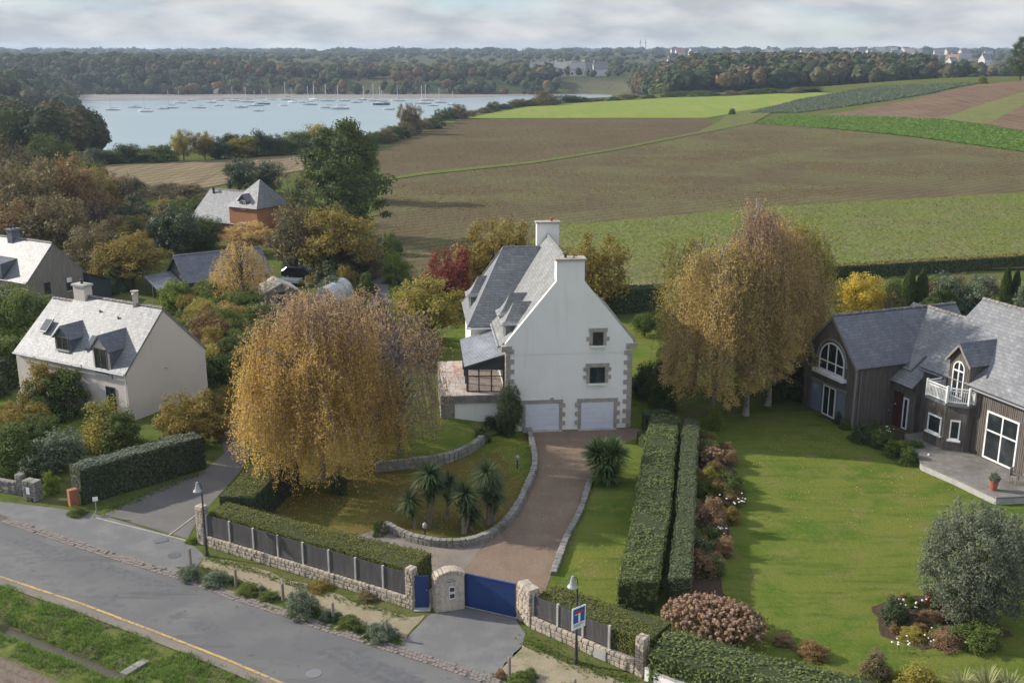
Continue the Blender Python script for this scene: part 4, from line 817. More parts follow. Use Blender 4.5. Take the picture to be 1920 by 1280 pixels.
md = wro.modifiers.new('thick', 'SOLIDIFY'); md.thickness = 0.1; md.offset = -1
ridge_tiles(mh, (xr0, yr, zwr + 0.02), (3.6, yr, zwr + 0.02), r=0.1)
MB().tube([A, C], 0.05, 5).tube([B, C], 0.05, 5).build('hip_flashing', M['lead'], mh)
MB().tube([(xw - 0.2, yw0 - 0.2, zwe - 0.08), (0.0, yw0 - 0.2, zwe - 0.08)], 0.07, 6).build('gutter', M['white_paint'], mh)
def hip_dormer(parent, base, ang, w=1.3, dp=2.0, wallz=(6.2, 7.2), ridge=8.5, rx=(0.75, 2.1)):
    "dormer with flared hipped hood, facing local -x"
    Mt = Matrix.Translation(base) @ Matrix.Rotation(ang, 4, 'Z')
    d = MB().box(0.1, dp, -w / 2 + 0.1, w / 2 - 0.1, wallz[0] - 0.8, wallz[1], Mt).build('dormer', M['lead'], parent)
    mb = MB(); ez = wallz[1] - 0.02; n = 6; ring = []
    for i in range(n + 1):
        t = i / n; f = t ** 0.62; z = ez + (ridge - ez) * t
        # plan shrinks quickly first: flared foot
        y = (w / 2 + 0.12) * (1 - f); x = -0.28 + (rx[0] + 0.28) * f
        ring.append([Mt @ Vector(p) for p in ((rx[1] + 0.1, -y, z), (x, -y, z), (x, y, z), (rx[1] + 0.1, y, z))])
    k = len(mb.v)
    for r4 in ring: mb.v += [tuple(p) for p in r4]
    for i in range(n):
        for j in range(3): mb.f.append([k + 4 * i + j, k + 4 * i + j + 1, k + 4 * i + 4 + j + 1, k + 4 * i + 4 + j])
    mb.f.append([k, k + 1, k + 2, k + 3])
    mb.build('dormer_roof', M['slate_old'], d)
    f = MB().box(0.03, 0.12, -w / 2 + 0.16, w / 2 - 0.16, wallz[0] - 0.1, wallz[1] - 0.06, Mt).build('window', M['white_paint'], d)
    MB().box(0.0, 0.06, -w / 2 + 0.24, -0.03, wallz[0], wallz[1] - 0.14, Mt).build('pane', M['glass'], f)
    MB().box(0.0, 0.06, 0.03, w / 2 - 0.24, wallz[0], wallz[1] - 0.14, Mt).build('pane', M['glass'], f)
    return d
hip_dormer(mh, (0.0, 2.0, 0), 0, 1.6, 2.2, (6.2, 7.15), 8.6, (0.7, 2.2)); hip_dormer(mh, (0.0, 4.7, 0), 0, 1.6, 2.2, (6.2, 7.15), 8.6, (0.7, 2.2)); hip_dormer(mh, (-1.85, yr, 0), 0, 1.6, 2.0, (6.2, 7.2), 8.6, (0.7, 2.0))
MB().tube([(-0.5, 0.4, 5.88), (-0.5, 6.6, 5.88)], 0.07, 6).build('gutter', M['zinc'], mh)
# granite kneelers, quoins, window and garage surrounds: single stones
for x0, x1 in ((-0.32, 0.42), (W8 - 0.42, W8 + 0.32)): brickbox('kneeler', mh, 'granite', x0, x1, -0.10, 0.34, 5.62, 6.02)
for side in (0, 1):
    z = 2.35 if side == 0 else 0.02; k = 0
    while z < 5.5:
        w = 0.55 if k % 2 else 0.30
        brickbox('quoin', mh, 'granite', -0.03 if side == 0 else W8 - w, w if side == 0 else W8 + 0.03, -0.05, 0.30 if k % 2 else 0.55, z + 0.012, z + 0.33); z += 0.345; k += 1
def surround(x0, x1, z0, z1, full=True, sh=0.30, n='surround_stone'):
    brickbox('lintel', mh, 'granite', x0 - 0.28, x1 + 0.28, -0.06, 0.1, z1 + 0.005, z1 + 0.27)
    z = z0; k = 0; m = max(2, round((z1 - z0) / sh)); s = (z1 - z0) / m
    for k in range(m):
        w = 0.42 if k % 2 else 0.22
        for sx in (-1, 1):
            a, b = (x0 - w, x0 - 0.003) if sx < 0 else (x1 + 0.003, x1 + w)
            brickbox(n, mh, 'granite', a, b, -0.06, 0.1, z0 + k * s + 0.008, z0 + (k + 1) * s - 0.008)
for x0, x1, z0, z1 in ((5.83, 6.55, 5.92, 6.85), (5.67, 6.72, 3.28, 4.40)):
    surround(x0, x1, z0, z1); window(mh, 'y', 0, -1, x0, x1, z0, z1, 'anthracite', 1 if x1 - x0 < 0.9 else 2, 1, 0.05, False)
    MB().box(x0 - 0.12, x1 + 0.12, -0.20, 0.02, z0 - 0.12, z0 - 0.01).build('window_sill', M['render_white'], mh)
for x0, x1 in ((1.32, 3.62), (5.13, 7.38)):
    surround(x0, x1, 0.02, 1.92, sh=0.31, n='surround_stone')
    g = MB().box(x0, x1, -0.03, 0.02, 0.02, 1.92).build('garage_door', M['garage_white'], mh)
    for k in range(5): MB().box(x0 + 0.04, x1 - 0.04, -0.05, -0.031, 0.06 + k * 0.37, 0.06 + k * 0.37 + 0.33).build('door_panel', M['garage_white'], g)
    MB().box(x0 - 0.2, x1 + 0.2, -0.35, 0.0, 0.005, 0.025).build('threshold', M['concrete'], mh)
MB().box(3.0, 3.25, -0.05, 0.02, 2.2, 2.32).build('wall_vent', M['granite'], mh)
MB().tube([(W8 + 0.2, 0.2, 5.75), (W8 + 0.2, 12, 5.75)], 0.07, 6).build('gutter', M['white_paint'], mh)
# conservatory against the left wall
TZ = 2.5
cs = MB(); q = [(-0.02, 0.75, 5.22), (-0.02, 6.85, 5.45), (-2.75, 6.85, 4.62), (-2.75, 1.05, 4.32)]
slab(cs, q, 0.16); cv = cs.build('conservatory', M['anthracite'], mh)
n = 22
rib = MB()
for k in range(n + 1):
    t = k / n; a = Vector(q[0]).lerp(Vector(q[1]), t); b = Vector(q[3]).lerp(Vector(q[2]), t); rib.tube([a + Vector((0, 0, 0.04)), b + Vector((0, 0, 0.04))], 0.05, 5)
shv = MB(); shv.extr([Vector(p) + Vector((0, 0, 0.012)) + (sum((Vector(x) for x in q), Vector()) / 4 - Vector(p)) * 0.02 for p in q], (0, 0, 0.02)); shv.build('roof_sheet', M['zinc'], cv)
rib.build('roof_seams', M['zinc'], cv)
MB().extr([(-0.02, 0.92, TZ + 1.95), (-2.55, 1.22, TZ + 1.75), (-2.55, 1.22, TZ + 1.60), (-0.02, 0.92, TZ + 1.60)], (0, 0.12, 0)).build('header_beam', M['anthracite'], cv)
MB().extr([(-0.02, 0.95, 5.15), (-2.6, 1.25, 4.28), (-2.6, 1.25, TZ + 1.7), (-0.02, 0.95, TZ + 1.9)], (0, 0.06, 0)).build('fascia_panel', M['anthracite'], cv)
for x in (-2.5, -1.75, -0.9, -0.08): yy = 0.95 + (-x) / 2.55 * 0.3; MB().box(x - 0.045, x + 0.045, yy - 0.03, yy + 0.09, TZ, TZ + 1.62).build('mullion', M['anthracite'], cv)
for y in (1.4, 3.2, 5.0, 6.7): MB().box(-2.6, -2.48, y - 0.06, y + 0.06, TZ, 4.3).build('post', M['anthracite'], cv)
for z in (TZ + 0.02, TZ + 1.1): MB().extr([(-0.06, 0.97, z), (-2.48, 1.26, z), (-2.48, 1.26, z + 0.06), (-0.06, 0.97, z + 0.06)], (0, 0.05, 0)).build('rail', M['anthracite'], cv)
gmx = bpy.data.materials.new('clear_glass'); gmx.use_nodes = True; t = gmx.node_tree; b_ = t.nodes['Principled BSDF']; b_.inputs['Base Color'].default_value = rgb(0.1, 0.11, 0.11); b_.inputs['Roughness'].default_value = 0.03
tr = N(t, 'ShaderNodeBsdfTransparent'); ms = N(t, 'ShaderNodeMixShader'); ms.inputs[0].default_value = 0.78
t.links.new(b_.outputs[0], ms.inputs[1]); t.links.new(tr.outputs[0], ms.inputs[2]); t.links.new(ms.outputs[0], t.nodes['Material Output'].inputs[0]); M['clear_glass'] = gmx
for a, b in ((-2.5, -1.75), (-1.75, -0.9), (-0.9, -0.08)):
    MB().extr([(a + 0.05, 0.95 - a / 2.55 * 0.3 + 0.03, TZ + 0.09), (b - 0.05, 0.95 - b / 2.55 * 0.3 + 0.03, TZ + 0.09), (b - 0.05, 0.95 - b / 2.55 * 0.3 + 0.03, TZ + 1.6), (a + 0.05, 0.95 - a / 2.55 * 0.3 + 0.03, TZ + 1.6)], (0, 0.012, 0)).build('pane', M['clear_glass'], cv)
MH = local(mh)
def mhw(x, y, z): return tuple(MH @ Vector((x, y, z)))
# terrace
tr_ = thing('terrace', 'raised paved terrace on a stone and white wall beside the white house', 'terrace', mh.location, mh.rotation_euler.z)
MB().box(-4.3, -0.02, 0.55, 9.0, 0, TZ - 0.06).build('terrace_wall', M['render_white'], tr_)
MB().box(-4.36, -0.02, 0.45, 0.56, TZ - 0.55, TZ - 0.005).build('stone_band', M['rubble_grey'], tr_)
MB().box(-4.38, -3.45, 0.42, 0.56, 0, TZ - 0.56).build('stone_pier', M['rubble_grey'], tr_)
MB().box(-4.36, -4.29, 0.56, 9.0, 0, TZ - 0.05).build('stone_side', M['rubble_grey'], tr_)
y = 0.5
while y < 8.9:
    x = -4.3
    while x < -0.1:
        w = random.choice((0.6, 0.8, 1.0)); w = min(w, -0.05 - x)
        o = brickbox('paving_slab', tr_, 'paving', x + 0.012, x + w - 0.012, y + 0.012, min(y + 0.7, 9.0) - 0.012, TZ - 0.07, TZ + random.uniform(-0.004, 0.006)); x += w
    y += 0.7

# ---------------------------------------------------------------- the beige house at the left
bh = thing('beige_house', 'beige rendered house with pale slate roof and two dark dormers, at the left', 'house', (-26.6, 70.4, 0), math.atan2(0.872, 0.489))
Wb, Lb, eb, rb = 7.4, 8.9, 3.6, 7.3
gable_walls(Wb, Lb, eb, rb).build('wall', M['render_beige'], bh); gable_roof(bh, Wb, Lb, eb, rb, 'slate', 0.2, 0.05)
gable_walls(Wb, 2.8, eb, rb - 0.55, y0=Lb + 0.02).build('lower_wall', M['render_beige'], bh); gable_roof(bh, Wb, 2.7, eb - 0.03, rb - 0.55, 'slate', 0.2, 0.05, y0=Lb + 0.08, name='lower_roof')
kb = (rb - eb) / (Wb / 2); nb = (-kb, 0, 1)
def bslope(x): return eb + x * kb + 0.10
chimney(bh, Wb / 2 - 0.35, Wb / 2 + 0.35, Lb - 1.25, Lb - 0.05, rb - 0.6, rb + 0.85, 'render_beige', 'concrete', ((0.5, 0.5),))
c2 = MB().lathe([(0.26, 0), (0.26, 0.85), (0.32, 0.87), (0.32, 0.95), (0.2, 0.98)], (Wb / 2, 2.7, rb - 0.1), 4).build('chimney', M['render_beige'], bh)
MB().lathe([(0.3, 0), (0.3, 0.05)], (Wb / 2, 2.7, rb + 1.0), 8).build('chimney_cowl', M['concrete'], c2)
slope_dormer(bh, 2.3, 1.7, -0.08, 2.7, 3.25, 2.9, 5.0, 5.95, 'render_beige', 'slate_dark', 'slate_dark', 'timber')
slope_dormer(bh, 6.8, 1.7, 0.40, 2.7, 4.2, 3.9, 5.15, 5.95, 'slate_dark', 'slate_dark', 'slate_dark', 'timber')
for y0, x0 in ((4.15, 0.75), (9.6, 1.2)): skylight(bh, [(x0, y0, bslope(x0)), (x0, y0 + 0.8, bslope(x0)), (x0 + 0.85, y0 + 0.8, bslope(x0 + 0.85)), (x0 + 0.85, y0, bslope(x0 + 0.85))], nb)
for x, y in ((2.9, 5.6), (2.7, 3.5)): MB().lathe([(0.07, 0), (0.06, 0.14), (0.09, 0.16)], (x, y, bslope(x)), 8).build('roof_vent', M['lead'], bh)
window(bh, 'x', 0, -1, 1.3, 2.2, 0.35, 2.3, 'anthracite', 2, 1, 0.06); window(bh, 'x', 0, -1, 5.6, 6.8, 0.9, 2.2, 'anthracite', 2, 1, 0.06)
gutter(bh, (-0.27, -0.05, eb - 0.16), (-0.27, Lb + 2.8, eb - 0.16)); MB().tube([(-0.06, 0.12, 0), (-0.06, 0.12, eb - 0.2)], 0.045, 6).build('downpipe', M['white_paint'], bh)
MB().box(3.4, 3.62, -0.06, 0.01, 3.0, 3.06).build('wall_vent', M['concrete'], bh)

# ---------------------------------------------------------------- the weathered wood house above it
wh = thing('wood_house', 'grey weathered board house with pale slate roof at the left picture edge', 'house', (-47.3, 102.0, 0), math.atan2(0.86, 0.51))
gable_walls(6.4, 11, 3.2, 6.5).build('wall', M['timber_grey'], wh); gable_roof(wh, 6.4, 11, 3.2, 6.5, 'slate', 0.25, 0.05)
bt = MB()
for k in range(40):
    x = 0.08 + k * 0.16; zt = 3.2 + (1 - abs(x - 3.2) / 3.2) * 3.3
    bt.box(x - 0.02, x + 0.02, -0.03, 0.0, 0, zt - 0.05)
tag(bt.build('cladding_battens', M['timber_grey'], wh), kind='stuff')
window(wh, 'y', 0, -1, 1.75, 2.45, 1.5, 2.8, 'anthracite', 1, 1, 0.06); window(wh, 'y', 0, -1, 4.3, 4.95, 1.5, 2.9, 'anthracite', 1, 1, 0.06); MB().box(4.33, 4.92, -0.09, -0.03, 2.35, 2.85).build('blind', M['white_paint'], wh)
chimney(wh, 2.7, 3.7, 5.6, 6.4, 5.8, 7.4, 'slate_dark', 'lead', ((0.3, 0.5), (0.7, 0.5)))
MB().add([(-0.3, 3.5, 3.3), (-0.3, 7.5, 3.3), (1.6, 7.5, 4.95), (1.6, 3.5, 4.95), (-0.3, 3.5, 4.7), (-0.3, 7.5, 4.7)], [(0, 1, 2, 3), (4, 3, 2, 5), (0, 4, 5, 1), (0, 3, 4), (1, 5, 2)]).build('wide_dormer', M['slate_dark'], wh)
lt = MB().extr([(6.5, -0.6, 0), (9.2, -0.6, 0), (9.2, -0.6, 1.9), (6.5, -0.6, 2.9)], (0, 5, 0)).build('lean_to', M['anthracite'], wh)
mb = MB(); slab(mb, [(6.42, -0.9, 3.05), (9.4, -0.9, 1.95), (9.4, 4.6, 1.95), (6.42, 4.6, 3.05)], 0.1); mb.build('lean_to_roof', M['anthracite'], lt)

# ---------------------------------------------------------------- dark shed roofs and the orange house among the trees
sd_ = thing('dark_shed', 'low outbuilding with dark grey slate roofs among garden trees', 'shed', (-37.4, 114.3, 0), math.atan2(-0.83, 0.56))
gable_walls(6.2, 9, 1.7, 3.9).build('wall', M['timber'], sd_); gable_roof(sd_, 6.2, 9, 1.7, 3.9, 'slate_dark', 0.3, 0.35)
mb = MB(); slab(mb, [(1.6, -3.2, 1.9), (7.0, -3.2, 1.25), (7.0, -0.35, 1.45), (1.6, -0.35, 2.1)], 0.1); po = mb.build('porch_roof', M['slate_dark'], sd_)
for x, z in ((1.8, 1.75), (4.3, 1.45), (6.8, 1.15)): MB().box(x - 0.06, x + 0.06, -3.1, -2.98, 0, z).build('post', M['timber'], po)
gutter(sd_, (7.05, -3.2, 1.2), (7.05, -0.4, 1.4), 0.05, 'white_paint')
oh_ = thing('orange_house', 'orange rendered house with pale slate roofs among trees by the field', 'house', (-40.3, 153.6, 0), math.atan2(-0.86, -0.51))
gable_walls(7.6, 8.2, 3.0, 6.2).build('wall', M['render_orange'], oh_); gable_roof(oh_, 7.6, 8.2, 3.0, 6.2, 'slate', 0.7, 0.15)
MB().lathe([(0.16, 0), (0.15, 0.7), (0.28, 0.72), (0.28, 0.8)], (4.4, 1.0, 5.8), 8).build('chimney', M['black_iron'], oh_)
bx0, bx1, by0, by1 = 2.4, 8.2, 7.6, 12.6
MB().box(bx0, bx1, by0, by1, 0, 4.9).build('tower_wall', M['render_orange'], oh_)
ap = ((bx0 + bx1) / 2, (by0 + by1) / 2 + 0.6, 8.4); o_ = 0.3
MB().add([(bx0 - o_, by0 - o_, 4.88), (bx1 + o_, by0 - o_, 4.88), (bx1 + o_, by1 + o_, 4.88), (bx0 - o_, by1 + o_, 4.88), ap], [(0, 1, 4), (1, 2, 4), (2, 3, 4), (3, 0, 4), (3, 2, 1, 0)]).build('tower_roof', M['slate'], oh_)
window(oh_, 'x', bx1, 1, by0 + 2.0, by0 + 3.1, 1.6, 2.9, 'white_paint', 2, 1, 0.08)
Mt = Matrix.Translation((bx1, 0, 0)) @ Matrix.Rotation(math.pi, 4, 'Z')
dm = MB().extr([(bx1 - 0.1, by0 + 1.9, 4.3), (bx1 - 0.1, by0 + 3.3, 4.3), (bx1 - 0.1, by0 + 3.3, 5.9), (bx1 - 0.1, by0 + 2.6, 6.6), (bx1 - 0.1, by0 + 1.9, 5.9)], (-2.2, 0, 0)).build('dormer', M['timber'], oh_)
for s in (-1, 1):
    mb = MB(); yc = by0 + 2.6; slab(mb, [(bx1 + 0.1, yc + s * 0.95, 5.72), (bx1 - 2.3, yc + s * 0.95, 5.72), (bx1 - 2.3, yc, 6.68), (bx1 + 0.1, yc, 6.68)], 0.08); mb.build('dormer_roof', M['slate_dark'], dm)
window(dm, 'x', bx1 - 0.1, 1, by0 + 2.2, by0 + 3.0, 4.7, 5.85, 'white_paint', 2, 1, 0.08)
window(oh_, 'x', 7.6, 1, 0.6, 2.6, 0.2, 2.5, 'white_paint', 2, 1, 0.1, False)
gutter(oh_, (8.35, -0.1, 2.55), (8.35, 7.55, 2.55), 0.07, 'lead')

# ---------------------------------------------------------------- the timber house at the right (x along the facade towards the road, y into the house)
rh = thing('timber_house', 'dark timber clad house with slate roofs and white balcony, at the right', 'house', (23.25, 68.84, 0), math.atan2(-0.937, 0.35))
GA = MB().extr([(-5.7, 0, 0), (0, 0, 0), (0, 0, 4.45), (-2.85, 0, 7.3), (-5.7, 0, 4.45)], (0, 9.5, 0)); GA.build('wing_wall', M['timber'], rh)
for s, x in ((-1, -5.7), (1, 0.0)):
    mb = MB(); slab(mb, [(x + s * 0.2, -0.12, 4.35), (x + s * 0.2, 10.5, 4.35), (-2.85, 10.5, 7.4), (-2.85, -0.12, 7.4)], 0.12); mb.build('wing_roof', M['slate_dark'], rh)
    mb = MB(); slab(mb, [(x + s * 0.22, -0.16, 4.28), (x + s * 0.22, -0.10, 4.28), (-2.85, -0.10, 7.36), (-2.85, -0.16, 7.36)], 0.18); mb.build('verge_board', M['timber_grey'], rh)
ridge_tiles(rh, (-2.85, -0.1, 7.43), (-2.85, 10.5, 7.43), r=0.11)
TB = 0.45      # terrace level
# middle and right body under one long roof
UB, UC, VE, VR = 0.0, 2.2, 3.55, 8.1
MB().extr([(UB, VE - 0.3, 0), (UB, VE - 0.3, 3.4), (UB, 7.9, 7.2), (UB, 12, 3.4), (UB, 12, 0)], (UC - UB, 0, 0)).build('middle_wall', M['timber'], rh)
mb = MB(); slab(mb, [(-4.2, VE - 0.75, 3.28), (UC, VE - 0.75, 3.28), (UC, 7.9, 7.38), (-4.2, 7.9, 7.38)], 0.12); mr = mb.build('middle_roof', M['slate'], rh)
mb = MB(); slab(mb, [(-4.2, 7.9, 7.38), (UC, 7.9, 7.38), (UC, 12.2, 3.3), (-4.2, 12.2, 3.3)], 0.12); mb.build('middle_roof', M['slate'], rh)
ridge_tiles(rh, (-2.7, 7.9, 7.42), (UC, 7.9, 7.42), r=0.11)
kk = (8.95 - 4.95) / (VR - VE)
MB().extr([(UC, VE + 0.1, 0), (UC, VE + 0.1, 4.9), (UC, VR, 8.85), (UC, VR * 2 - VE, 4.9), (UC, VR * 2 - VE, 0)], (13, 0, 0)).build('main_wall', M['timber'], rh)
for s in (0, 1):
    ve = VE - 0.25 if s == 0 else 2 * VR - VE + 0.25
    mb = MB(); slab(mb, [(UC - 0.12, ve, 4.95 - 0.25 * kk + 0.02), (15.2, ve, 4.95 - 0.25 * kk + 0.02), (15.2, VR, 8.97), (UC - 0.12, VR, 8.97)], 0.14); mb.build('main_roof', M['slate'], rh)
ridge_tiles(rh, (UC - 0.1, VR, 9.02), (15, VR, 9.02), r=0.12)
kmid = (7.38 - 3.28) / (7.9 - VE + 0.75)
zm = lambda v: 3.28 + (v - VE + 0.75) * kmid
skylight(rh, [(0.1, 3.7, zm(3.7)), (1.0, 3.7, zm(3.7)), (1.0, 4.9, zm(4.9)), (0.1, 4.9, zm(4.9))], (0, -kmid, 1))
# cladding boards as upright battens
bt = MB(); rr = random.Random(3)
def boards(ax, c, out, a0, a1, z0, ztop, step=0.15):
    a = a0 + 0.05
    while a < a1 - 0.03:
        if isinstance(ztop, (int, float)): zt = ztop
        else: zt = ztop(a)
        wbox(bt, ax, c, out, a, a + 0.05, z0, zt, 0, 0.016 + rr.uniform(0, 0.012)); a += step
boards('y', 0, -1, -5.7, 0, 0, lambda a: 7.25 - abs(a + 2.85) - 0.08); boards('x', 0, 1, 0, VE - 0.35, 0, 4.2); boards('y', VE + 0.1, -1, UC, 14.5, 0.3, 4.75)
tag(bt.build('cladding_boards', M['timber'], rh), kind='stuff')
MB().box(-0.06, 0.05, -0.08, 0.04, 0, 4.3).build('corner_board', M['timber_grey'], rh); MB().tube([(0.12, 0.3, 0), (0.12, 0.3, 4.1)], 0.045, 6).build('downpipe', M['lead'], rh)
def arch_window(parent, ax, c, out, a0, a1, z0, zs, n=14, fm='white_paint', muls=2, bars=(0.4,), fw=0.09):
    "round headed window: straight to zs, half circle above"
    ac, r = (a0 + a1) / 2, (a1 - a0) / 2; outer = [(a0, z0), (a1, z0)] + [(ac + r * math.cos(w), zs + r * math.sin(w)) for w in np.linspace(0, math.pi, n)]
    zc = (z0 + zs) / 2; inn = [(ac + (p[0] - ac) * (1 - fw / r), (p[1] - zs) * (1 - fw / r) + zs if p[1] >= zs else z0 + fw) for p in outer]
    mb = MB(); k = len(outer); V = []
    for pts, dn in ((outer, 0.0), (outer, 0.09), (inn, 0.09), (inn, 0.0)): V += [on_wall(ax, c, out, p[0], p[1], dn) for p in pts]
    Fc = []
    for i in range(k):
        j = (i + 1) % k
        for q in range(3): Fc.append((q * k + i, q * k + j, (q + 1) * k + j, (q + 1) * k + i))
    mb.add(V, Fc)
    for m in range(1, muls + 1):
        a = a0 + (a1 - a0) * m / (muls + 1); zt = zs + math.sqrt(max(0, r * r - (a - ac) ** 2)) - fw * 0.8; wbox(mb, ax, c, out, a - 0.045, a + 0.045, z0 + fw, zt, 0.0, 0.075)
    for f in bars: z = z0 + (zs - z0) * f if f <= 1 else zs + (f - 1) * r; wbox(mb, ax, c, out, a0 + fw, a1 - fw, z - 0.045, z + 0.045, 0.0, 0.07)
    o = mb.build('arched_window', M[fm], parent)
    g = MB(); g.extr([on_wall(ax, c, out, *p, -0.02) for p in inn], (0, out * 0.058, 0) if ax == 'y' else (out * 0.058, 0, 0)); g.build('pane', M['glass'], o)
    return o
aw = arch_window(rh, 'y', 0, -1, -4.05, -1.25, 3.3, 4.05, muls=2, bars=(0.95,)); MB().box(-4.35, -0.95, -0.4, 0.0, 3.05, 3.27).build('sill', M['white_paint'], aw)
arc = MB(); pr = [(-2.65 + 1.62 * math.cos(w), 0, 4.05 + 1.62 * math.sin(w)) for w in np.linspace(0, math.pi, 16)]; arc.tube([(p[0], -0.06, p[2]) for p in pr], 0.07, 6); arc.build('arch_hood', M['timber_grey'], rh)
window(rh, 'y', 0, -1, -3.35, -1.95, 0.12, 2.3, 'white_paint', 2, 1, 0.09, False, name='french_window')
for a0, a1 in ((-4.65, -3.55), (-1.8, -0.85)): MB().box(a0, a1, -0.09, -0.03, 0.15, 2.3).build('shutter', M['shutter_blue'], rh)
MB().box(-4.7, -0.8, -0.16, 0, 2.36, 2.46).build('door_hood', M['timber_grey'], rh)
# entrance under the middle eave
MB().box(0.15, 1.0, VE - 0.36, VE - 0.28, 0.1, 2.5).build('front_door', M['door_red'], rh); window(rh, 'y', VE - 0.3, -1, 1.1, 1.6, 0.1, 2.3, 'white_paint', 1, 1, 0.1, False, name='side_light')
# bay, balcony and dormer
b0, b1, bd = 4.35, 6.95, VE - 1.35
bay = MB().prism([(b0, VE + 0.1), (b0, bd + 0.0), (b1 - 0.9, bd - 0.0), (b1, bd + 0.9), (b1, VE + 0.1)], 0.0, 2.95 + TB).build('bay', M['timber'], rh)
def board_prism():
    m2 = MB(); a = b0
    while a < b1 - 0.95: m2.box(a, a + 0.05, bd - 0.02, bd, 0.1, 2.9 + TB); a += 0.15
    return m2
tag(board_prism().build('bay_boards', M['timber'], bay), kind='stuff')
MB().prism([(b0 - 0.12, VE + 0.1), (b0 - 0.12, bd - 0.12), (b1 - 0.85, bd - 0.12), (b1 + 0.12, bd + 0.85), (b1 + 0.12, VE + 0.1)], 2.953 + TB, 3.12 + TB).build('balcony_floor', M['lead'], bay)
window(bay, 'y', bd, -1, b0 + 0.3, b0 + 1.5, 0.85 + TB, 2.05 + TB, 'white_paint', 1, 1, 0.1)
dd = Vector((0.9, 0.9, 0)).normalized(); nn_ = Vector((dd.y, -dd.x, 0)); pw = Vector((b1 - 0.9, bd, 0)) + dd * 0.35
fr = MB()
for (u0, u1, z0, z1) in ((0, 0.6, 0.75, 0.85), (0, 0.6, 1.95, 2.05), (0, 0.08, 0.85, 1.95), (0.52, 0.6, 0.85, 1.95)): fr.extr([pw + dd * u0 + Vector((0, 0, z0 + TB)) - nn_ * 0.02, pw + dd * u1 + Vector((0, 0, z0 + TB)) - nn_ * 0.02, pw + dd * u1 + Vector((0, 0, z1 + TB)) - nn_ * 0.02, pw + dd * u0 + Vector((0, 0, z1 + TB)) - nn_ * 0.02], nn_ * 0.09)
fo = fr.build('window', M['white_paint'], bay)
MB().extr([pw + dd * 0.06 + Vector((0, 0, 0.83 + TB)) - nn_ * 0.02, pw + dd * 0.54 + Vector((0, 0, 0.83 + TB)) - nn_ * 0.02, pw + dd * 0.54 + Vector((0, 0, 1.97 + TB)) - nn_ * 0.02, pw + dd * 0.06 + Vector((0, 0, 1.97 + TB)) - nn_ * 0.02], nn_ * 0.045).build('pane', M['glass'], fo)
MB().extr([pw + dd * -0.1 + Vector((0, 0, 0.65 + TB)) - nn_ * 0.02, pw + dd * 0.7 + Vector((0, 0, 0.65 + TB)) - nn_ * 0.02, pw + dd * 0.7 + Vector((0, 0, 0.74 + TB)) - nn_ * 0.02, pw + dd * -0.1 + Vector((0, 0, 0.74 + TB)) - nn_ * 0.02], nn_ * 0.22).build('sill', M['white_paint'], fo)
rail = thing('balustrade', None, None); rail.parent = rh; del_ = None
path = [Vector((b0 - 0.05, VE, 0)), Vector((b0 - 0.05, bd - 0.05, 0)), Vector((b1 - 0.87, bd - 0.05, 0)), Vector((b1 + 0.05, bd + 0.87, 0)), Vector((b1 + 0.05, VE, 0))]
BZ = 3.12 + TB; rl = MB(); bal = bpy.data.meshes
bm_ = MB().box(-0.02, 0.02, -0.02, 0.02, 0, 0.7).mesh('baluster'); bm_.materials.append(M['white_paint'])
for i in range(4):
    a, b = path[i], path[i + 1]; d = (b - a).normalized(); ln = (b - a).length
    for z0, z1 in ((0.08, 0.14), (0.80, 0.86), (0.96, 1.03)): rl.extr([a + d.cross(Vector((0, 0, 1))) * s * 0.035 + Vector((0, 0, BZ + z)) for s, z in ((-1, z0), (1, z0), (1, z1), (-1, z1))], d * ln)
    k = 0.1
    while k < ln - 0.06: put('baluster', bm_, None, rail, tuple(a + d * k + Vector((0, 0, BZ + 0.12))), (0, 0, math.atan2(d.y, d.x))); k += 0.125
rl.build('rail', M['white_paint'], rail)
for p in path: MB().box(p.x - 0.06, p.x + 0.06, p.y - 0.06, p.y + 0.06, BZ, BZ + 1.12).build('newel_post', M['white_paint'], rail)
dx0, dx1, dyf = 4.7, 6.5, VE - 0.15; dc = (dx0 + dx1) / 2
dmr = MB().extr([(dx0, dyf, BZ), (dx1, dyf, BZ), (dx1, dyf, 6.1), (dc, dyf, 7.15), (dx0, dyf, 6.1)], (0, 3.2, 0)).build('dormer', M['timber'], rh)
for s, x in ((-1, dx0), (1, dx1)):
    mb = MB(); slab(mb, [(x + s * 0.22, dyf - 0.25, 5.95), (x + s * 0.22, dyf + 3.3, 5.95), (dc, dyf + 3.3, 7.27), (dc, dyf - 0.25, 7.27)], 0.1); mb.build('dormer_roof', M['slate_dark'], dmr)
    mb = MB(); slab(mb, [(x + s * 0.24, dyf - 0.28, 5.92), (x + s * 0.24, dyf - 0.24, 5.92), (dc, dyf - 0.24, 7.25), (dc, dyf - 0.28, 7.25)], 0.14); mb.build('verge_board', M['timber_grey'], dmr)
arch_window(dmr, 'y', dyf, -1, dc - 0.5, dc + 0.5, BZ + 0.05, 5.55, muls=1, bars=(0.93,), fw=0.08)
bd_ = MB(); a = dx0 + 0.04
while a < dx1 - 0.05:
    if not (dc - 0.56 < a + 0.025 < dc + 0.56): bd_.box(a, a + 0.05, dyf - 0.022, dyf, BZ, 6.1 + (1 - abs(a + 0.025 - dc) / 0.9) * 1.0)
    a += 0.14
tag(bd_.build('dormer_boards', M['timber'], dmr), kind='stuff')
window(rh, 'y', VE + 0.1, -1, 8.05, 10.6, 0.05 + TB, 3.55, 'white_paint', 2, 2, 0.11, False, name='tall_window', tr=0.60)
window(rh, 'y', VE + 0.1, -1, 11.4, 13.6, 0.05 + TB, 3.55, 'white_paint', 2, 2, 0.11, False, name='tall_window', tr=0.60)
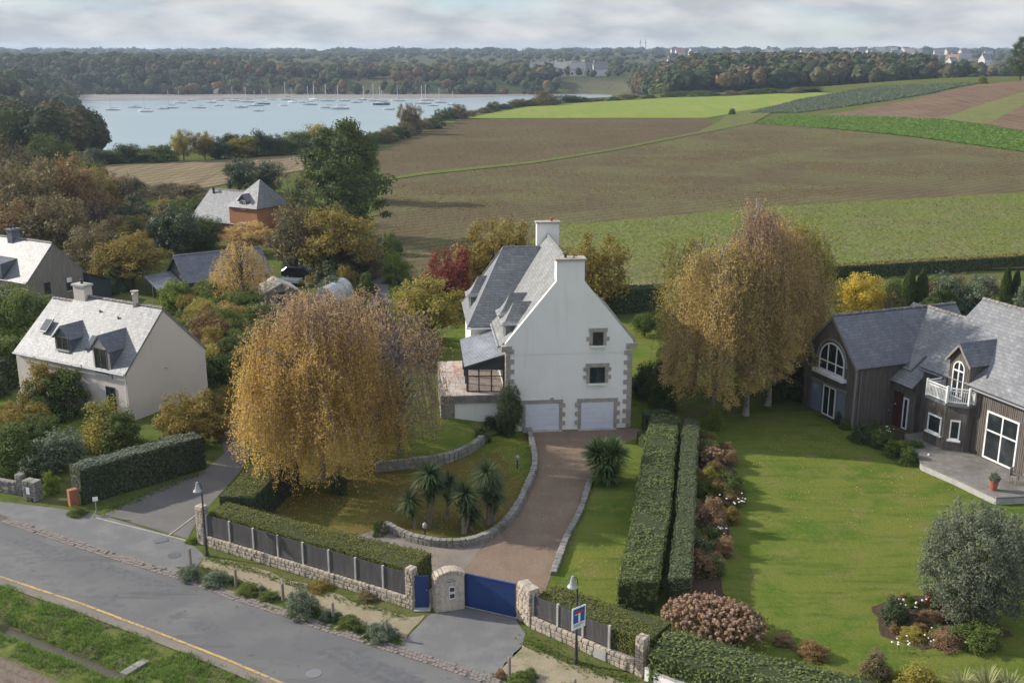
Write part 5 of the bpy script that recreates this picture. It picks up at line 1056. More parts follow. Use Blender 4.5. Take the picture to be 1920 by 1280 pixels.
gutter(rh, (UC, VE - 0.3, 4.62), (dx0 - 0.3, VE - 0.3, 4.62), 0.07, 'lead'); gutter(rh, (dx1 + 0.3, VE - 0.3, 4.62), (15, VE - 0.3, 4.62), 0.07, 'lead')
RH = local(rh)
def rhw(x, y, z=0): return tuple(RH @ Vector((x, y, z)))
# board terrace
dk = thing('deck', 'grey board terrace in front of the timber house', 'deck', rh.location, rh.rotation_euler.z)
RHI = (Matrix.Translation(rh.location) @ Matrix.Rotation(rh.rotation_euler.z, 4, 'Z')).inverted()
dke = [tuple((RHI @ Vector((*P(px_, py_, 0.4), 0)))[:2]) for px_, py_ in ((1728, 870), (1790, 897), (1850, 926), (1868, 934), (1960, 930))]
dke = [(3.0, VE), (3.0, 1.9)] + dke + [(15, dke[-1][1]), (15, VE)]
MB().prism([(a, b) for a, b in dke], 0.0, TB - 0.035).build('deck_base', M['concrete'], dk)
pl = MB(); y = -4.98
while y < VE - 0.05:
    xs = [];
    for i in range(len(dke)):
        (xa, ya), (xb, yb) = dke[i], dke[i - 1]
        if (ya > y + 0.06) != (yb > y + 0.06): xs.append(xa + (xb - xa) * (y + 0.06 - ya) / (yb - ya))
    if len(xs) >= 2:
        pl.box(min(xs), max(xs), y, y + 0.125, TB - 0.034, TB + random.uniform(-0.004, 0.004))
    y += 0.135
tag(pl.build('deck_boards', M['decking'], dk), kind='stuff')
MB().tube([(*p_, TB - 0.02) for p_ in dke[1:-1]], 0.05, 5).build('deck_edge', M['decking'], dk)
# ---------------------------------------------------------------- street side: walls, gates, lamps, posts
def stone_face(root, x0, x1, z0, z1, yf, m, sw=0.26, sh=0.17, d=0.16, ax='x', arch=None, keep=1.0):
    "courses of single rough stones on a face; ax 'x': face at y=yf; ax 'y': face at x=yf, running along y"
    rows = max(1, round((z1 - z0) / sh)); hh = (z1 - z0) / rows
    for r in range(rows):
        a = x0 - random.uniform(0, sw * 0.5)
        while a < x1 - 0.03:
            w = sw * random.uniform(0.65, 1.4); b = min(a + w, x1); a2 = max(a, x0)
            if b - a2 > 0.06:
                c = (a2 + b) / 2; zc = z0 + (r + 0.5) * hh; pr = random.uniform(-0.02, 0.025)
                loc = (c, yf + d / 2 - 0.02 + pr, zc) if ax == 'x' else (yf + (d / 2 - 0.02 + pr) * (1 if yf < 0 or root.get('inx') else 1), c, zc)
                sc = (b - a2 - 0.022, d, hh * random.uniform(0.86, 0.98) - 0.012) if ax == 'x' else (d, b - a2 - 0.022, hh * random.uniform(0.86, 0.98) - 0.012)
                put('stone', random.choice(STONES), M[m], root, loc, (random.uniform(-0.05, 0.05), random.uniform(-0.04, 0.04), random.uniform(-0.05, 0.05)), sc)
            a = b
def stone_pillar(name, label, p, rz, w, d, ht, m='rubble', group=None, core='mortar'):
    r = thing(name, label, 'pillar', (p[0], p[1], 0), rz, group)
    MB().box(0.06, w - 0.06, 0.06, d - 0.06, 0, ht - 0.06).build('core', M[core], r)
    stone_face(r, 0, w, 0, ht, 0, m, 0.24, 0.17, 0.14); stone_face(r, 0.1, d, 0, ht, 0.0, m, 0.24, 0.17, 0.14, 'y'); stone_face(r, 0.1, d, 0, ht, w - 0.12, m, 0.24, 0.17, 0.14, 'y')
    for k in range(2): brickbox('cap_stone', r, m, k * w / 2, (k + 1) * w / 2 - 0.015, 0, d, ht - 0.04, ht + 0.09, STONES[k])
    return r
rzL = math.atan2(-0.498, 0.867)
# panel mesh: upright slats between rails, shared by all bays
def panel_mesh(w, ht):
    mb = MB(); k = 0.0
    while k < w - 0.03: mb.box(k, k + 0.055, 0, 0.02, 0, ht); k += 0.07
    mb.box(0, w, 0.021, 0.05, 0.12, 0.18); mb.box(0, w, 0.021, 0.05, ht - 0.2, ht - 0.14); mb.box(0, w, -0.02, -0.001, 0.04, 0.075)
    me = mb.mesh('fence_panel'); me.materials.append(M['fence_wood']); return me
wl = thing('roadside_wall', 'low rubble stone wall with dark fence panels and pale posts along the footpath', 'wall', (-16.0, 51.0, 0), rzL)
LW = 13.0
MB().box(0, LW, 0.05, 0.32, 0, 0.56).build('core', M['mortar'], wl)
stone_face(wl, 0, LW, 0.0, 0.60, 0, 'rubble', 0.27, 0.2, 0.16)
nb_ = 8; bw = LW / nb_; pm = panel_mesh(bw - 0.1, 1.12)
pmesh = MB().box(-0.05, 0.05, -0.05, 0.05, 0, 1.25).mesh('fence_post'); pmesh.materials.append(M['concrete'])
for k in range(nb_ + 1): put('fence_post', pmesh, None, wl, (k * bw, 0.16, 0.5))
for k in range(nb_): put('fence_panel', pm, None, wl, (k * bw + 0.05, 0.16, 0.6))
stone_pillar('stone_pillar', 'slender rubble pillar at the lane corner, beside the lamp post', (-16.55, 51.35), rzL, 0.5, 0.45, 2.05)
stone_pillar('stone_pillar', 'rubble pillar left of the narrow blue gate', (-4.95, 44.62), rzL, 0.42, 0.45, 1.95)
# narrow gate
ng = thing('side_gate', 'narrow blue metal gate between two stone pillars', 'gate', (-4.5, 44.55, 0), R(2))
MB().box(0, 0.66, 0, 0.05, 0.08, 1.62).build('gate_leaf', M['blue_gate'], ng); MB().box(0, 0.66, -0.015, 0.065, 1.623, 1.67).build('top_rail', M['blue_gate'], ng); MB().box(0.54, 0.58, -0.06, 0, 0.95, 1.0).build('handle', M['lamp_grey'], ng)
MB().box(-0.05, 0.72, -0.3, 0.35, 0.02, 0.06).build('step', M['concrete'], ng)
# letter box pier with curved top
pier = thing('letterbox_pier', 'stone gate pier with curved top, letter boxes and blue lettering', 'pier', (-3.46, 44.18, 0), R(17))
W_ = 1.34; arc = [(W_ * k / 12, 1.72 + 0.26 * math.sin(math.pi * (0.06 + 0.88 * k / 12))) for k in range(13)]
MB().extr([(0.08, 0.0, 0), (W_ - 0.02, 0.0, 0)] + [(min(max(x, 0.08), W_ - 0.02), 0.0, z - 0.05) for x, z in arc[::-1]], (0, 0.5, 0)).build('pier_body', M['granite_pale'], pier)
for k in range(8):
    x0, x1 = W_ * k / 8, W_ * (k + 1) / 8; z = 1.72 + 0.26 * math.sin(math.pi * (0.06 + 0.88 * (k + 0.5) / 8)); sl_ = 0.26 * math.pi * 0.88 / W_ * math.cos(math.pi * (0.06 + 0.88 * (k + 0.5) / 8))
    put('arch_stone', STONES[k % 6], M['rubble'], pier, ((x0 + x1) / 2, 0.22, z), (0, -math.atan(sl_), 0), (W_ / 8 * 1.1 - 0.012, 0.62, 0.16))
stone_face(pier, -0.02, 0.55, 0.0, 1.72, -0.06, 'rubble', 0.22, 0.17, 0.14, 'y')
for k in range(9): brickbox('edge_stone', pier, 'rubble', -0.04, 0.12 + 0.06 * (k % 2), -0.05, 0.12, 0.02 + k * 0.19, 0.2 + k * 0.19, STONES[k % 6])
rows = [(0.02, 0.42, 4), (0.46, 0.8, 5), (0.84, 1.2, 4), (1.24, 1.55, 5)]
for z0, z1, n in rows:
    for k in range(n): brickbox('face_stone', pier, 'granite_pale', 0.18 + k * 1.12 / n, 0.18 + (k + 1) * 1.12 / n - 0.02, -0.03, 0.05, z0, z1 - 0.02)
for z in (0.62, 0.95):
    f = MB().box(0.58, 0.86, -0.06, -0.02, z, z + 0.29).build('letter_box', M['white_paint'], pier); MB().box(0.61, 0.83, -0.075, -0.061, z + 0.06, z + 0.26).build('flap', M['black_iron'], f)
nm = MB()
for ln, y in ((5, 1.60), (6, 1.48)):
    for k in range(ln):
        x = 0.48 + k * 0.075; nm.tube([(x, -0.045, y), (x + 0.02, -0.045, y + 0.07 * (1 if k % 2 else 0.6)), (x + 0.045, -0.045, y + 0.01), (x + 0.07, -0.045, y + 0.03)], 0.009, 4)
nm.build('name_lettering', M['shutter_blue'], pier)
# sliding gate
sg = thing('sliding_gate', 'wide blue sheet metal driveway gate', 'gate', (-2.22, 44.78, 0), math.atan2(-1.05, 2.36))
MB().box(0, 2.6, 0, 0.05, 0.1, 1.66).build('gate_leaf', M['blue_gate'], sg); MB().box(-0.02, 2.62, -0.02, 0.07, 1.663, 1.71).build('top_rail', M['blue_gate'], sg)
MB().box(-0.02, 2.62, -0.02, 0.07, 0.05, 0.098).build('bottom_rail', M['blue_gate'], sg); MB().box(-0.1, 2.7, -0.06, 0.1, 0.016, 0.04).build('ground_track', M['concrete'], sg)
# right pillar, splayed
stone_pillar('gate_pillar', 'broad rubble pillar right of the blue driveway gate', (0.22, 43.72), math.atan2(-0.85, 0.55), 1.05, 0.55, 1.75)
rzR = math.atan2(-0.652, 0.758)
wr_ = thing('roadside_wall', 'short rubble stone wall with dark fence panels behind the signposted lamp', 'wall', (0.85, 42.78, 0), rzR)
LR = 5.55
MB().box(0, LR, 0.05, 0.32, 0, 0.56).build('core', M['mortar'], wr_); stone_face(wr_, 0, LR, 0, 0.62, 0, 'rubble', 0.30, 0.2, 0.16)
bw2 = LR / 4; pm2 = panel_mesh(bw2 - 0.1, 0.95)
for k in range(5): put('fence_post', pmesh, None, wr_, (k * bw2, 0.17, 0.42))
for k in range(3): put('fence_panel', pm2, None, wr_, (k * bw2 + 0.05, 0.17, 0.62))
MB().box(3.55, 4.15, -0.07, 0.02, 0.05, 0.52).build('meter_box', M['concrete'], wr_)
stone_pillar('stone_pillar', 'rubble pillar at the right end of the roadside wall', (5.08, 39.12), rzR, 0.42, 0.45, 1.7)
lw = thing('white_wall', 'low white rendered wall at the bottom edge below the hedge', 'wall', (5.45, 38.72, 0), rzR); MB().box(0, 7, 0, 0.25, 0, 0.55).build('wall', M['render_white'], lw); MB().box(0, 7, -0.03, 0.28, 0.553, 0.61).build('coping', M['concrete'], lw)

# lamp posts
def lamp_post(label, p, ht=4.0):
    r = thing('lamp_post', label, 'street lamp', (p[0], p[1], 0), 0, 'bell lamps along the road')
    MB().lathe([(0.10, 0), (0.10, 0.25), (0.075, 0.3), (0.065, 1.0), (0.05, 1.05), (0.042, ht - 0.55)], n=10).build('pole', M['black_iron'], r)
    MB().tube([(0, 0, ht - 0.6), (0.02, 0, ht - 0.25), (-0.02, 0, ht - 0.02), (-0.14, 0, ht + 0.04), (-0.2, 0, ht - 0.06)], 0.022, 6).build('arm', M['black_iron'], r)
    s = MB().lathe([(0.05, 0.12), (0.075, 0.05), (0.10, -0.10), (0.15, -0.25), (0.235, -0.36), (0.225, -0.36), (0.10, -0.2)], (-0.2, 0, ht - 0.05), 14).build('lamp_shade', M['lamp_grey'], r)
    MB().lathe([(0.05, -0.24), (0.08, -0.32), (0.04, -0.38)], (-0.2, 0, ht - 0.05), 8).build('bulb', M['white_paint'], s)
    return r
lamp_post('bell shaped street lamp at the lane corner, beside the slender pillar', (-15.65, 49.91)); l2 = lamp_post('bell shaped street lamp carrying the blue road sign', (2.71, 39.98))
rs = thing('road_sign', 'blue dead end road sign with white stem and red bar on the lamp post', 'sign', (2.71, 39.98, 0), R(38))
MB().box(-0.37, 0.37, -0.13, -0.10, 1.72, 2.72).build('sign_plate', M['white_paint'], rs)
MB().box(-0.31, 0.31, -0.145, -0.131, 2.02, 2.66).build('sign_face', M['sign_blue'], rs); MB().box(-0.055, 0.055, -0.158, -0.146, 2.05, 2.44).build('sign_stem', M['white_paint'], rs); MB().box(-0.2, 0.2, -0.158, -0.146, 2.445, 2.56).build('sign_bar', M['sign_red'], rs)
MB().box(-0.22, -0.13, -0.157, -0.146, 2.40, 2.44).build('sign_mark', M['white_paint'], rs); MB().tube([(0, -0.10, 2.5), (0, -0.03, 2.5)], 0.03, 6).build('bracket', M['black_iron'], rs); MB().tube([(0, -0.10, 1.9), (0, -0.03, 1.9)], 0.03, 6).build('bracket', M['black_iron'], rs)
tb = MB()
for z, k in ((1.90, 7), (1.83, 5)):
    for i in range(k): tb.box(-0.25 + i * 0.07, -0.20 + i * 0.07, -0.134, -0.131, z, z + 0.04)
tb.build('sign_print', M['sign_blue'], rs)
# wooden bollards
bm0 = MB().lathe([(0.075, 0), (0.072, 0.92), (0.055, 0.97), (0.02, 0.99)], n=8).mesh('post'); bm0.materials.append(M['post_wood'])
ords = ['first wooden post at the left, by the lane mouth', 'second wooden post from the lane mouth, along the sandy path', 'third wooden post, left of the large grey shrub', 'fourth wooden post, right of the large grey shrub', 'wooden post nearest the left side of the gate apron', 'wooden post at the right corner of the gate apron', 'wooden post at the bottom edge below the lamp with the sign']
for (px, py), lb in zip(((358, 1062), (443, 1100), (531, 1126), (625, 1164), (725, 1196), (955, 1272), (1077, 1308)), ords):
    x, y = P(px, py); o = put('wooden_post', bm0, None, None, (x, y, -0.02), (0, 0, random.uniform(0, 3)), (1, 1, random.uniform(0.92, 1.06))); tag(o, lb, 'post', 'wooden posts along the roadside path')

# left corner: stone wall, pillars, brick pier, small board
nl = thing('stone_wall', 'low grey rubble wall at the left edge beside the pavement', 'wall', (-34.0, 59.6, 0), math.atan2(-1.9, 5.0))
MB().box(0, 5.4, 0.05, 0.35, 0, 0.75).build('core', M['mortar'], nl); stone_face(nl, 0, 5.4, 0, 0.8, 0, 'rubble_grey', 0.3, 0.2, 0.16)
stone_pillar('stone_pillar', 'grey rubble pillar at the end of the low wall at the left', (-28.95, 57.75), math.atan2(-1.9, 5.0), 0.45, 0.45, 1.15, 'rubble_grey')
p2 = stone_pillar('letterbox_pillar', 'squat grey stone pillar with a white letter box plate', (-28.2, 57.0), math.atan2(-1.9, 5.0), 0.95, 0.6, 1.1, 'rubble_grey'); MB().box(0.35, 0.6, -0.07, -0.04, 0.45, 0.85).build('letter_box', M['white_paint'], p2)
bp = thing('brick_pier', 'small orange brick pier at the end of the dark hedge', 'pier', (-25.05, 55.95, 0), R(45))
MB().box(0.02, 0.48, 0.02, 0.33, 0, 0.98).build('core', M['mortar'], bp)
for r_ in range(10):
    for k in range(2): brickbox('brick', bp, 'brick', 0 + k * 0.25 + 0.005, 0.245 + k * 0.25, 0, 0.34, r_ * 0.1 + 0.005, r_ * 0.1 + 0.092)
sb = thing('notice_board', 'small white notice on a wooden stand at the lane mouth', 'sign', (*P(182, 967), 0), R(20))
MB().tube([(0, 0, 0.2), (0, 0, 1.1)], 0.03, 6).build('post', M['post_wood'], sb); MB().box(-0.14, 0.14, -0.05, -0.03, 0.92, 1.16).build('board', M['white_paint'], sb); MB().tube([(-0.18, -0.2, 0), (0, 0, 0.4)], 0.025, 5).tube([(0.2, -0.1, 0), (0, 0, 0.4)], 0.025, 5).tube([(0, 0.25, 0), (0, 0, 0.4)], 0.025, 5).build('stand', M['post_wood'], sb)
kb_ = thing('kerb', 'pale kerb stones across the mouth of the lane', 'kerb', (*P(180, 971), 0), 0); c0 = P(180, 971)
def kerb_run(root, c0, a, b, w=0.09, ht=0.035):
    a, b = Vector(a), Vector(b); d = b - a; n = max(1, round(d.length / 0.9)); ang = math.atan2(d.y, d.x)
    for k in range(n):
        m_ = a + d * ((k + 0.5) / n); put('kerb_stone', BLOCK, M['granite'], root, (m_.x - c0[0], m_.y - c0[1], ht / 2), (0, 0, ang), (d.length / n - 0.02, w, ht))
kerb_run(kb_, c0, P(180, 971), P(352, 1014)); kerb_run(kb_, c0, P(315, 1005), P(378, 958))
dg = thing('drain_grate', 'dark iron drain grate at the lane mouth', 'grate', (*P(303, 1014), 0.0), R(30))
MB().box(-0.35, 0.35, -0.2, 0.2, 0.012, 0.02).build('frame', M['black_iron'], dg)
for k in range(6): MB().box(-0.32 + k * 0.11, -0.25 + k * 0.11, -0.17, 0.17, 0.0205, 0.03).build('bar', M['lead'], dg)
mhc = MB().lathe([(0.34, 0), (0.34, 0.018), (0.30, 0.019), (0.30, 0.015)], (0, 0, 0), 20).build('manhole_cover', M['asphalt_patch']); mhc.location = (*P(327, 1041), 0.004); tag(mhc, 'round manhole cover in the pavement', 'manhole cover')
mhc2 = MB().lathe([(0.34, 0), (0.34, 0.018), (0.30, 0.019), (0.30, 0.015)], (0, 0, 0), 20).build('manhole_cover', M['lead']); mhc2.location = (*P(588, 1262), 0.006); tag(mhc2, 'round grey manhole cover in the road', 'manhole cover')
cvt = thing('culvert', 'concrete culvert head in the roadside ditch', 'culvert', (*rdw(0.9, 1.75), -0.62), math.atan2(-0.868, -0.497))
MB().box(-0.1, 1.0, -0.15, 0.15, -0.2, 0.45).build('head_wall', M['rubble_grey'], cvt); MB().box(-0.15, 0.45, -0.2, 0.2, 0.453, 0.55).build('coping', M['rubble_grey'], cvt); MB().box(0.48, 1.08, -0.2, 0.2, 0.453, 0.55).build('coping', M['rubble_grey'], cvt)
MB().tube([(0.75, 0.1, 0.12), (0.75, 0.22, 0.12)], 0.2, 12).build('pipe', M['black_iron'], cvt)

# ---------------------------------------------------------------- clipped hedges
hedge('box_hedge', 'long flat topped clipped hedge behind the roadside fence', [(-15.5, 52.05), (-9.8, 48.85), (-4.3, 45.8)], [1.5, 1.7, 1.9], [1.8, 1.8, 1.85], 'hedge_top', 'hedge_top', 300, 0.042)
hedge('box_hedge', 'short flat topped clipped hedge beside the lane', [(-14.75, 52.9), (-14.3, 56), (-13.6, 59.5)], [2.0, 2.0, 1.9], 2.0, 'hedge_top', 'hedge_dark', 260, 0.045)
hedge('box_hedge', 'clipped hedge behind the short wall right of the gate', [(1.5, 43.6), (3.8, 41.7), (6.2, 39.9)], [1.5, 1.7, 2.0], [1.5, 1.55, 1.6], 'hedge_top', 'hedge_top', 300, 0.042)
hedge('leafy_hedge', 'wide leafy hedge running back from the road beside the side lawn', [(5.75, 44.3), (7.4, 52), (8.8, 60), (10.2, 67.2)], [1.8, 1.9, 1.9, 1.9], 1.6, 'hedge_leaf', 'hedge_leaf', 140, 0.065, wob=0.14)
hedge('grey_hedge', 'narrow grey green hedge beside the wide leafy hedge', [(7.75, 44.6), (9.2, 52), (10.6, 60), (11.9, 66.6)], 1.0, 1.6, 'hedge_grey', 'hedge_grey', 160, 0.052, wob=0.10)
hedge('leafy_hedge', 'broad leafy hedge at the bottom edge in front of the lawn', [(6.1, 39.4), (9.3, 37.6), (13.2, 35.6), (18, 33)], [2.1, 2.4, 2.6, 2.6], [1.5, 1.45, 1.4, 1.4], 'hedge_leaf', 'hedge_leaf', 120, 0.07, wob=0.10)
hedge('laurel_hedge', 'tall dark hedge with silvery top between the lane and the beige house', [(-24.95, 56.75), (-22.3, 59.4), (-19.5, 62.3)], 1.5, [2.15, 2.2, 2.1], 'silver', 'hedge_dark', 140, 0.07, wob=0.1)  # sunlight on the top is put into its paler leaf colours
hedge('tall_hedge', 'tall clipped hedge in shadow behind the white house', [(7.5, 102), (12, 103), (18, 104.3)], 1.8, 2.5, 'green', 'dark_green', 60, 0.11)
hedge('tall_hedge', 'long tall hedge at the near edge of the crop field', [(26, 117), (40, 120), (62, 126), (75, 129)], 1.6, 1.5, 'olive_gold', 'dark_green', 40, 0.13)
hedge('dark_hedge', 'dark clipped hedge step right of the garages', [(8.9, 68.0), (10.6, 68.3)], 1.1, 1.5, 'dark_green', 'dark_green', 200, 0.06)
hedge('dark_hedge', 'low dark hedge beside the long leafy hedge at the drive end', [(8.4, 65.6), (9.3, 66.0)], 1.0, 0.9, 'green', 'green', 200, 0.06)

# ---------------------------------------------------------------- garden walls
def curved_wall(name, label, pix, ht, th, m, sw=0.34, z0=0.0):
    pts = [Vector((*P(*p), 0)) for p in pix]; c0 = pts[0]; r = thing(name, label, 'wall', (c0.x, c0.y, z0)); pts = [p - c0 for p in pts]
    # resample
    out = []
    for i in range(len(pts) - 1):
        p0 = pts[max(i - 1, 0)]; p1 = pts[i]; p2 = pts[i + 1]; p3 = pts[min(i + 2, len(pts) - 1)]
        for k in range(8):
            t = k / 8; out.append(0.5 * ((2 * p1) + (p2 - p0) * t + (2 * p0 - 5 * p1 + 4 * p2 - p3) * t * t + (3 * p1 - p0 - 3 * p2 + p3) * t ** 3))
    out.append(pts[-1]); mb = MB()
    nr = []
    for i in range(len(out)):
        t = (out[min(i + 1, len(out) - 1)] - out[max(i - 1, 0)]).normalized(); nr.append(Vector((-t.y, t.x, 0)) * th / 2)
    V = [];
    for p, n in zip(out, nr): V += [p - n, p + n, p + n + Vector((0, 0, ht - 0.06)), p - n + Vector((0, 0, ht - 0.06))]
    Fc = [(0, 1, 2, 3), tuple(len(V) - 4 + q for q in (3, 2, 1, 0))]
    for i in range(len(out) - 1):
        for q in range(4): Fc.append((4 * i + q, 4 * i + 4 + q, 4 * i + 4 + (q + 1) % 4, 4 * i + (q + 1) % 4))
    mb.add(V, Fc); mb.build('wall_core', M[m], r)
    # coping stones, one by one
    acc = 0; nxt = 0.0; seg = 0
    cum = [0]
    for i in range(len(out) - 1): cum.append(cum[-1] + (out[i + 1] - out[i]).length)
    s = 0.0
    while s < cum[-1] - 0.1:
        w = sw * random.uniform(0.7, 1.3); mid = min(s + w / 2, cum[-1]); i = max(0, min(len(out) - 2, int(np.searchsorted(cum, mid)) - 1)); t = (mid - cum[i]) / max(1e-6, cum[i + 1] - cum[i]); p = out[i].lerp(out[i + 1], t); d = out[i + 1] - out[i]
        put('coping_stone', random.choice(STONES), M[m], r, (p.x, p.y, ht - 0.02), (0, 0, math.atan2(d.y, d.x) + random.uniform(-0.06, 0.06)), (w - 0.025, th + random.uniform(0.0, 0.08), 0.13 + random.uniform(0, 0.05))); s += w
        for k_ in range(2):
            n = Vector((d.y, -d.x, 0)).normalized()
            if random.random() < 0.9: put('face_stone', random.choice(STONES), M[m], r, (p.x + n.x * (th / 2 - 0.02), p.y + n.y * (th / 2 - 0.02), (0.25 + 0.5 * k_) * (ht - 0.08)), (0, 0, math.atan2(d.y, d.x)), (w * 0.94 - 0.02, 0.12, (ht - 0.08) / 2 - 0.02))
    return r
curved_wall('garden_wall', 'low curved stone wall around the palm bed', [(722, 990), (775, 1014), (850, 1024), (918, 1008), (962, 968), (992, 910), (1003, 868), (992, 812)], 0.36, 0.32, 'rubble_grey')
curved_wall('garden_wall', 'low curved stone wall below the terrace lawn', [(705, 884), (770, 876), (838, 866), (885, 846), (912, 824)], 0.55, 0.34, 'rubble_grey')
curved_wall('stone_edging', 'row of rough edging stones along the right side of the drive', [(1106, 905), (1088, 960), (1063, 1010), (1038, 1078)], 0.2, 0.3, 'rubble_grey')
# sloping lawn between that wall and the terrace
bm = bmesh.new(); pg = [P(712, 878), P(770, 872), P(838, 862), P(885, 842), P(912, 821), P(975, 806)]; bk = [mhw(-9.5, 2.0, 0)[:2], mhw(-7.5, 1.4, 0)[:2], mhw(-5.2, 0.8, 0)[:2], mhw(-3.6, 0.5, 0)[:2], mhw(-1.8, 0.45, 0)[:2], mhw(0.2, 0.3, 0)[:2]]
rows_ = []
for t in np.linspace(0, 1, 7): rows_.append([bm.verts.new((a[0] + (b[0] - a[0]) * t, a[1] + (b[1] - a[1]) * t, (0.42 if i < 4 else 0.1) * (1 - t) + t * (0.95 if 0 < i < 4 else 0.6) + (0.04 * math.sin(i * 2 + t * 5)))) for i, (a, b) in enumerate(zip(pg, bk))])
for r0, r1 in zip(rows_[:-1], rows_[1:]):
    for i in range(5): bm.faces.new((r0[i], r0[i + 1], r1[i + 1], r1[i]))
for f in bm.faces: f.smooth = True
me = bpy.data.meshes.new('lawn_bank'); bm.to_mesh(me); bm.free(); struct('lawn_bank', me, M['lawn'], 'sloping lawn below the terrace wall')
def lantern(label, px, py):
    r = thing('garden_lantern', label, 'lantern', (*P(px, py), 0)); MB().lathe([(0.09, 0), (0.05, 0.06), (0.035, 0.55)], n=8).build('post', M['black_iron'], r); MB().lathe([(0.06, 0.55), (0.11, 0.6), (0.13, 0.78), (0.03, 0.9)], n=6).build('lamp_head', M['lamp_grey'], r)
lantern('small garden lantern on the lawn near the drive', 970, 878); lantern('small garden lantern on the curved wall of the palm bed', 797, 1008)

# ---------------------------------------------------------------- the big weeping birches
def weeping_birch(name, label, x, y, ht, rad, lm, seed, ns=1000, nl=44, leaf=0.085, zlow=1.2, bare=0.0, top=0.35, bark='bark_birch', sx=1.0, z=0.0, skirt=0.5, full=False, lm_top=None):
    r_ = np.random.default_rng(seed); root = thing(name, label, 'tree', (x, y, z - 0.05), 0)
    w = r_.uniform(0, 6.283, ns); z0 = ht * (top + (0.985 - top) * r_.random(ns) ** 0.8)
    env = np.sqrt(np.clip(1 - np.abs((z0 / ht - 0.45) / 0.56) ** 2.6, 0.0, 1)) if full else np.sqrt(np.clip(1 - ((z0 / ht - 0.25) / 0.74) ** 2, 0.0, 1)); f = np.array([1 + 0.55 * mnoise.noise(Vector((math.cos(a) * 1.5 + seed, math.sin(a) * 1.5, b * 0.4))) for a, b in zip(w, z0)])
    rr = rad * env * f * np.sqrt(r_.uniform(0.05, 1, ns)) * 0.92
    S0 = np.stack([rr * np.cos(w) * sx, rr * np.sin(w), z0], 1)
    nbr = max(30, ns // 22); pick = r_.integers(0, nbr, ns); loose = r_.random(ns) < 0.16          # branch ends carry bunches of strands, with gaps between them
    S1 = S0[:nbr][pick] + r_.normal(size=(ns, 3)) * np.array([0.42, 0.42, 0.5]); S0 = np.where(loose[:, None], S0, S1); S0[:, 2] = np.minimum(S0[:, 2], ht * 1.02)
    w = np.arctan2(S0[:, 1], S0[:, 0]); rr = np.hypot(S0[:, 0], S0[:, 1]); z0 = S0[:, 2]; ln = np.minimum(r_.uniform(0.9, 4.2, ns) * (0.5 + rr / rad), z0 - zlow * r_.uniform(0.7, 2.2, ns) - skirt * rr / rad); ln = np.maximum(ln, 0.3)
    out = np.stack([np.cos(w), np.sin(w), 0 * w], 1); swing = r_.uniform(0.15, 0.75, ns)
    tt = r_.random((ns, nl)) ** 0.85
    C = S0[:, None] + out[:, None] * (swing[:, None] * (1 - (1 - tt) ** 2))[..., None]; C[..., 2] -= ln[:, None] * tt
    keep = (r_.random((ns, nl)) > bare).reshape(-1)
    C = C.reshape(-1, 3)[keep]; C = C + r_.normal(scale=0.11, size=C.shape)
    # thin shoots standing out of the top and sides
    nsh = ns // 3; pk = r_.integers(0, ns, nsh); dirs = np.stack([np.cos(w[pk]), np.sin(w[pk]), r_.uniform(0.3, 1.6, nsh)], 1); dirs /= np.linalg.norm(dirs, axis=1, keepdims=True); sl_n = r_.uniform(0.35, 1.1, (nsh, 1)); T1 = S0[pk] + dirs * sl_n
    Csh = (S0[pk][:, None] + (dirs * sl_n)[:, None] * r_.random((nsh, 14, 1))).reshape(-1, 3) + r_.normal(scale=0.04, size=(nsh * 14, 3))
    upper = (C[:, 2] + r_.normal(scale=0.9, size=len(C)) > ht * 0.78) if lm_top else np.zeros(len(C), bool)
    for nm_, CC, ml in (('crown', C[~upper] if lm_top else np.concatenate([C, Csh]), lm), ('upper_crown', np.concatenate([C[upper][::2], Csh]), lm_top)):
        if ml is None: continue
        V, F = leaf_geo(CC, leaf * (0.8 if nm_ != 'crown' else 1.0) * r_.uniform(0.65, 1.4, len(CC)), 0.62, axis=np.array([0, 0, -0.6]))
        me = npmesh(nm_, V, F); me.materials.append(L_[ml]); put(nm_, me, None, root)
    # hanging twigs
    E0 = S0; E1 = S0 + out * swing[:, None]; E1[:, 2] -= ln; mid = S0 + out * (swing * 0.75)[:, None]; mid[:, 2] -= ln * 0.5
    Vt, Ft = join([strips(E0, mid, np.full(ns, 0.012)), strips(mid, E1, np.full(ns, 0.008)), strips(S0[pk], T1, np.full(nsh, 0.009))]); me = npmesh('twigs', Vt, Ft); me.materials.append(M['twig']); tag(put('twigs', me, None, root), kind='stuff')
    mb = MB(); tk = [(0, 0, 0), (0.15, 0.05, ht * 0.22), (-0.12, 0, ht * 0.45), (0.1, -0.1, ht * 0.7), (0, 0, ht * 0.96)]; mb.tube(tk, [0.30, 0.24, 0.18, 0.1, 0.03], 9)
    for i in range(0, ns, max(1, ns // 70)):
        p = S0[i]; zb = max(ht * 0.16, p[2] - 0.5 * math.hypot(p[0], p[1]) - 0.8); mb.tube([(0, 0, zb), (p[0] * 0.5, p[1] * 0.5, (zb + p[2]) / 2 + 0.7), (p[0], p[1], p[2])], [0.075, 0.045, 0.015], 5, False)
    mb.build('trunk', M[bark], root); return root
weeping_birch('weeping_birch', 'large golden weeping birch in the front garden', -11.5, 60.3, 11.4, 5.5, 'gold', 3, 2700, 66, 0.050, 1.0, lm_top='pink_brown')
weeping_birch('weeping_birch', 'half bare pinkish birch right of the golden birch', -7.2, 63.2, 10.0, 3.9, 'pink_brown', 5, 700, 34, 0.05, 1.6, 0.72)
weeping_birch('weeping_birch', 'purplish thin leaved birch behind the golden birch', -13.0, 67.5, 9.6, 4.0, 'pink_brown', 9, 900, 44, 0.052, 3.0, 0.4)
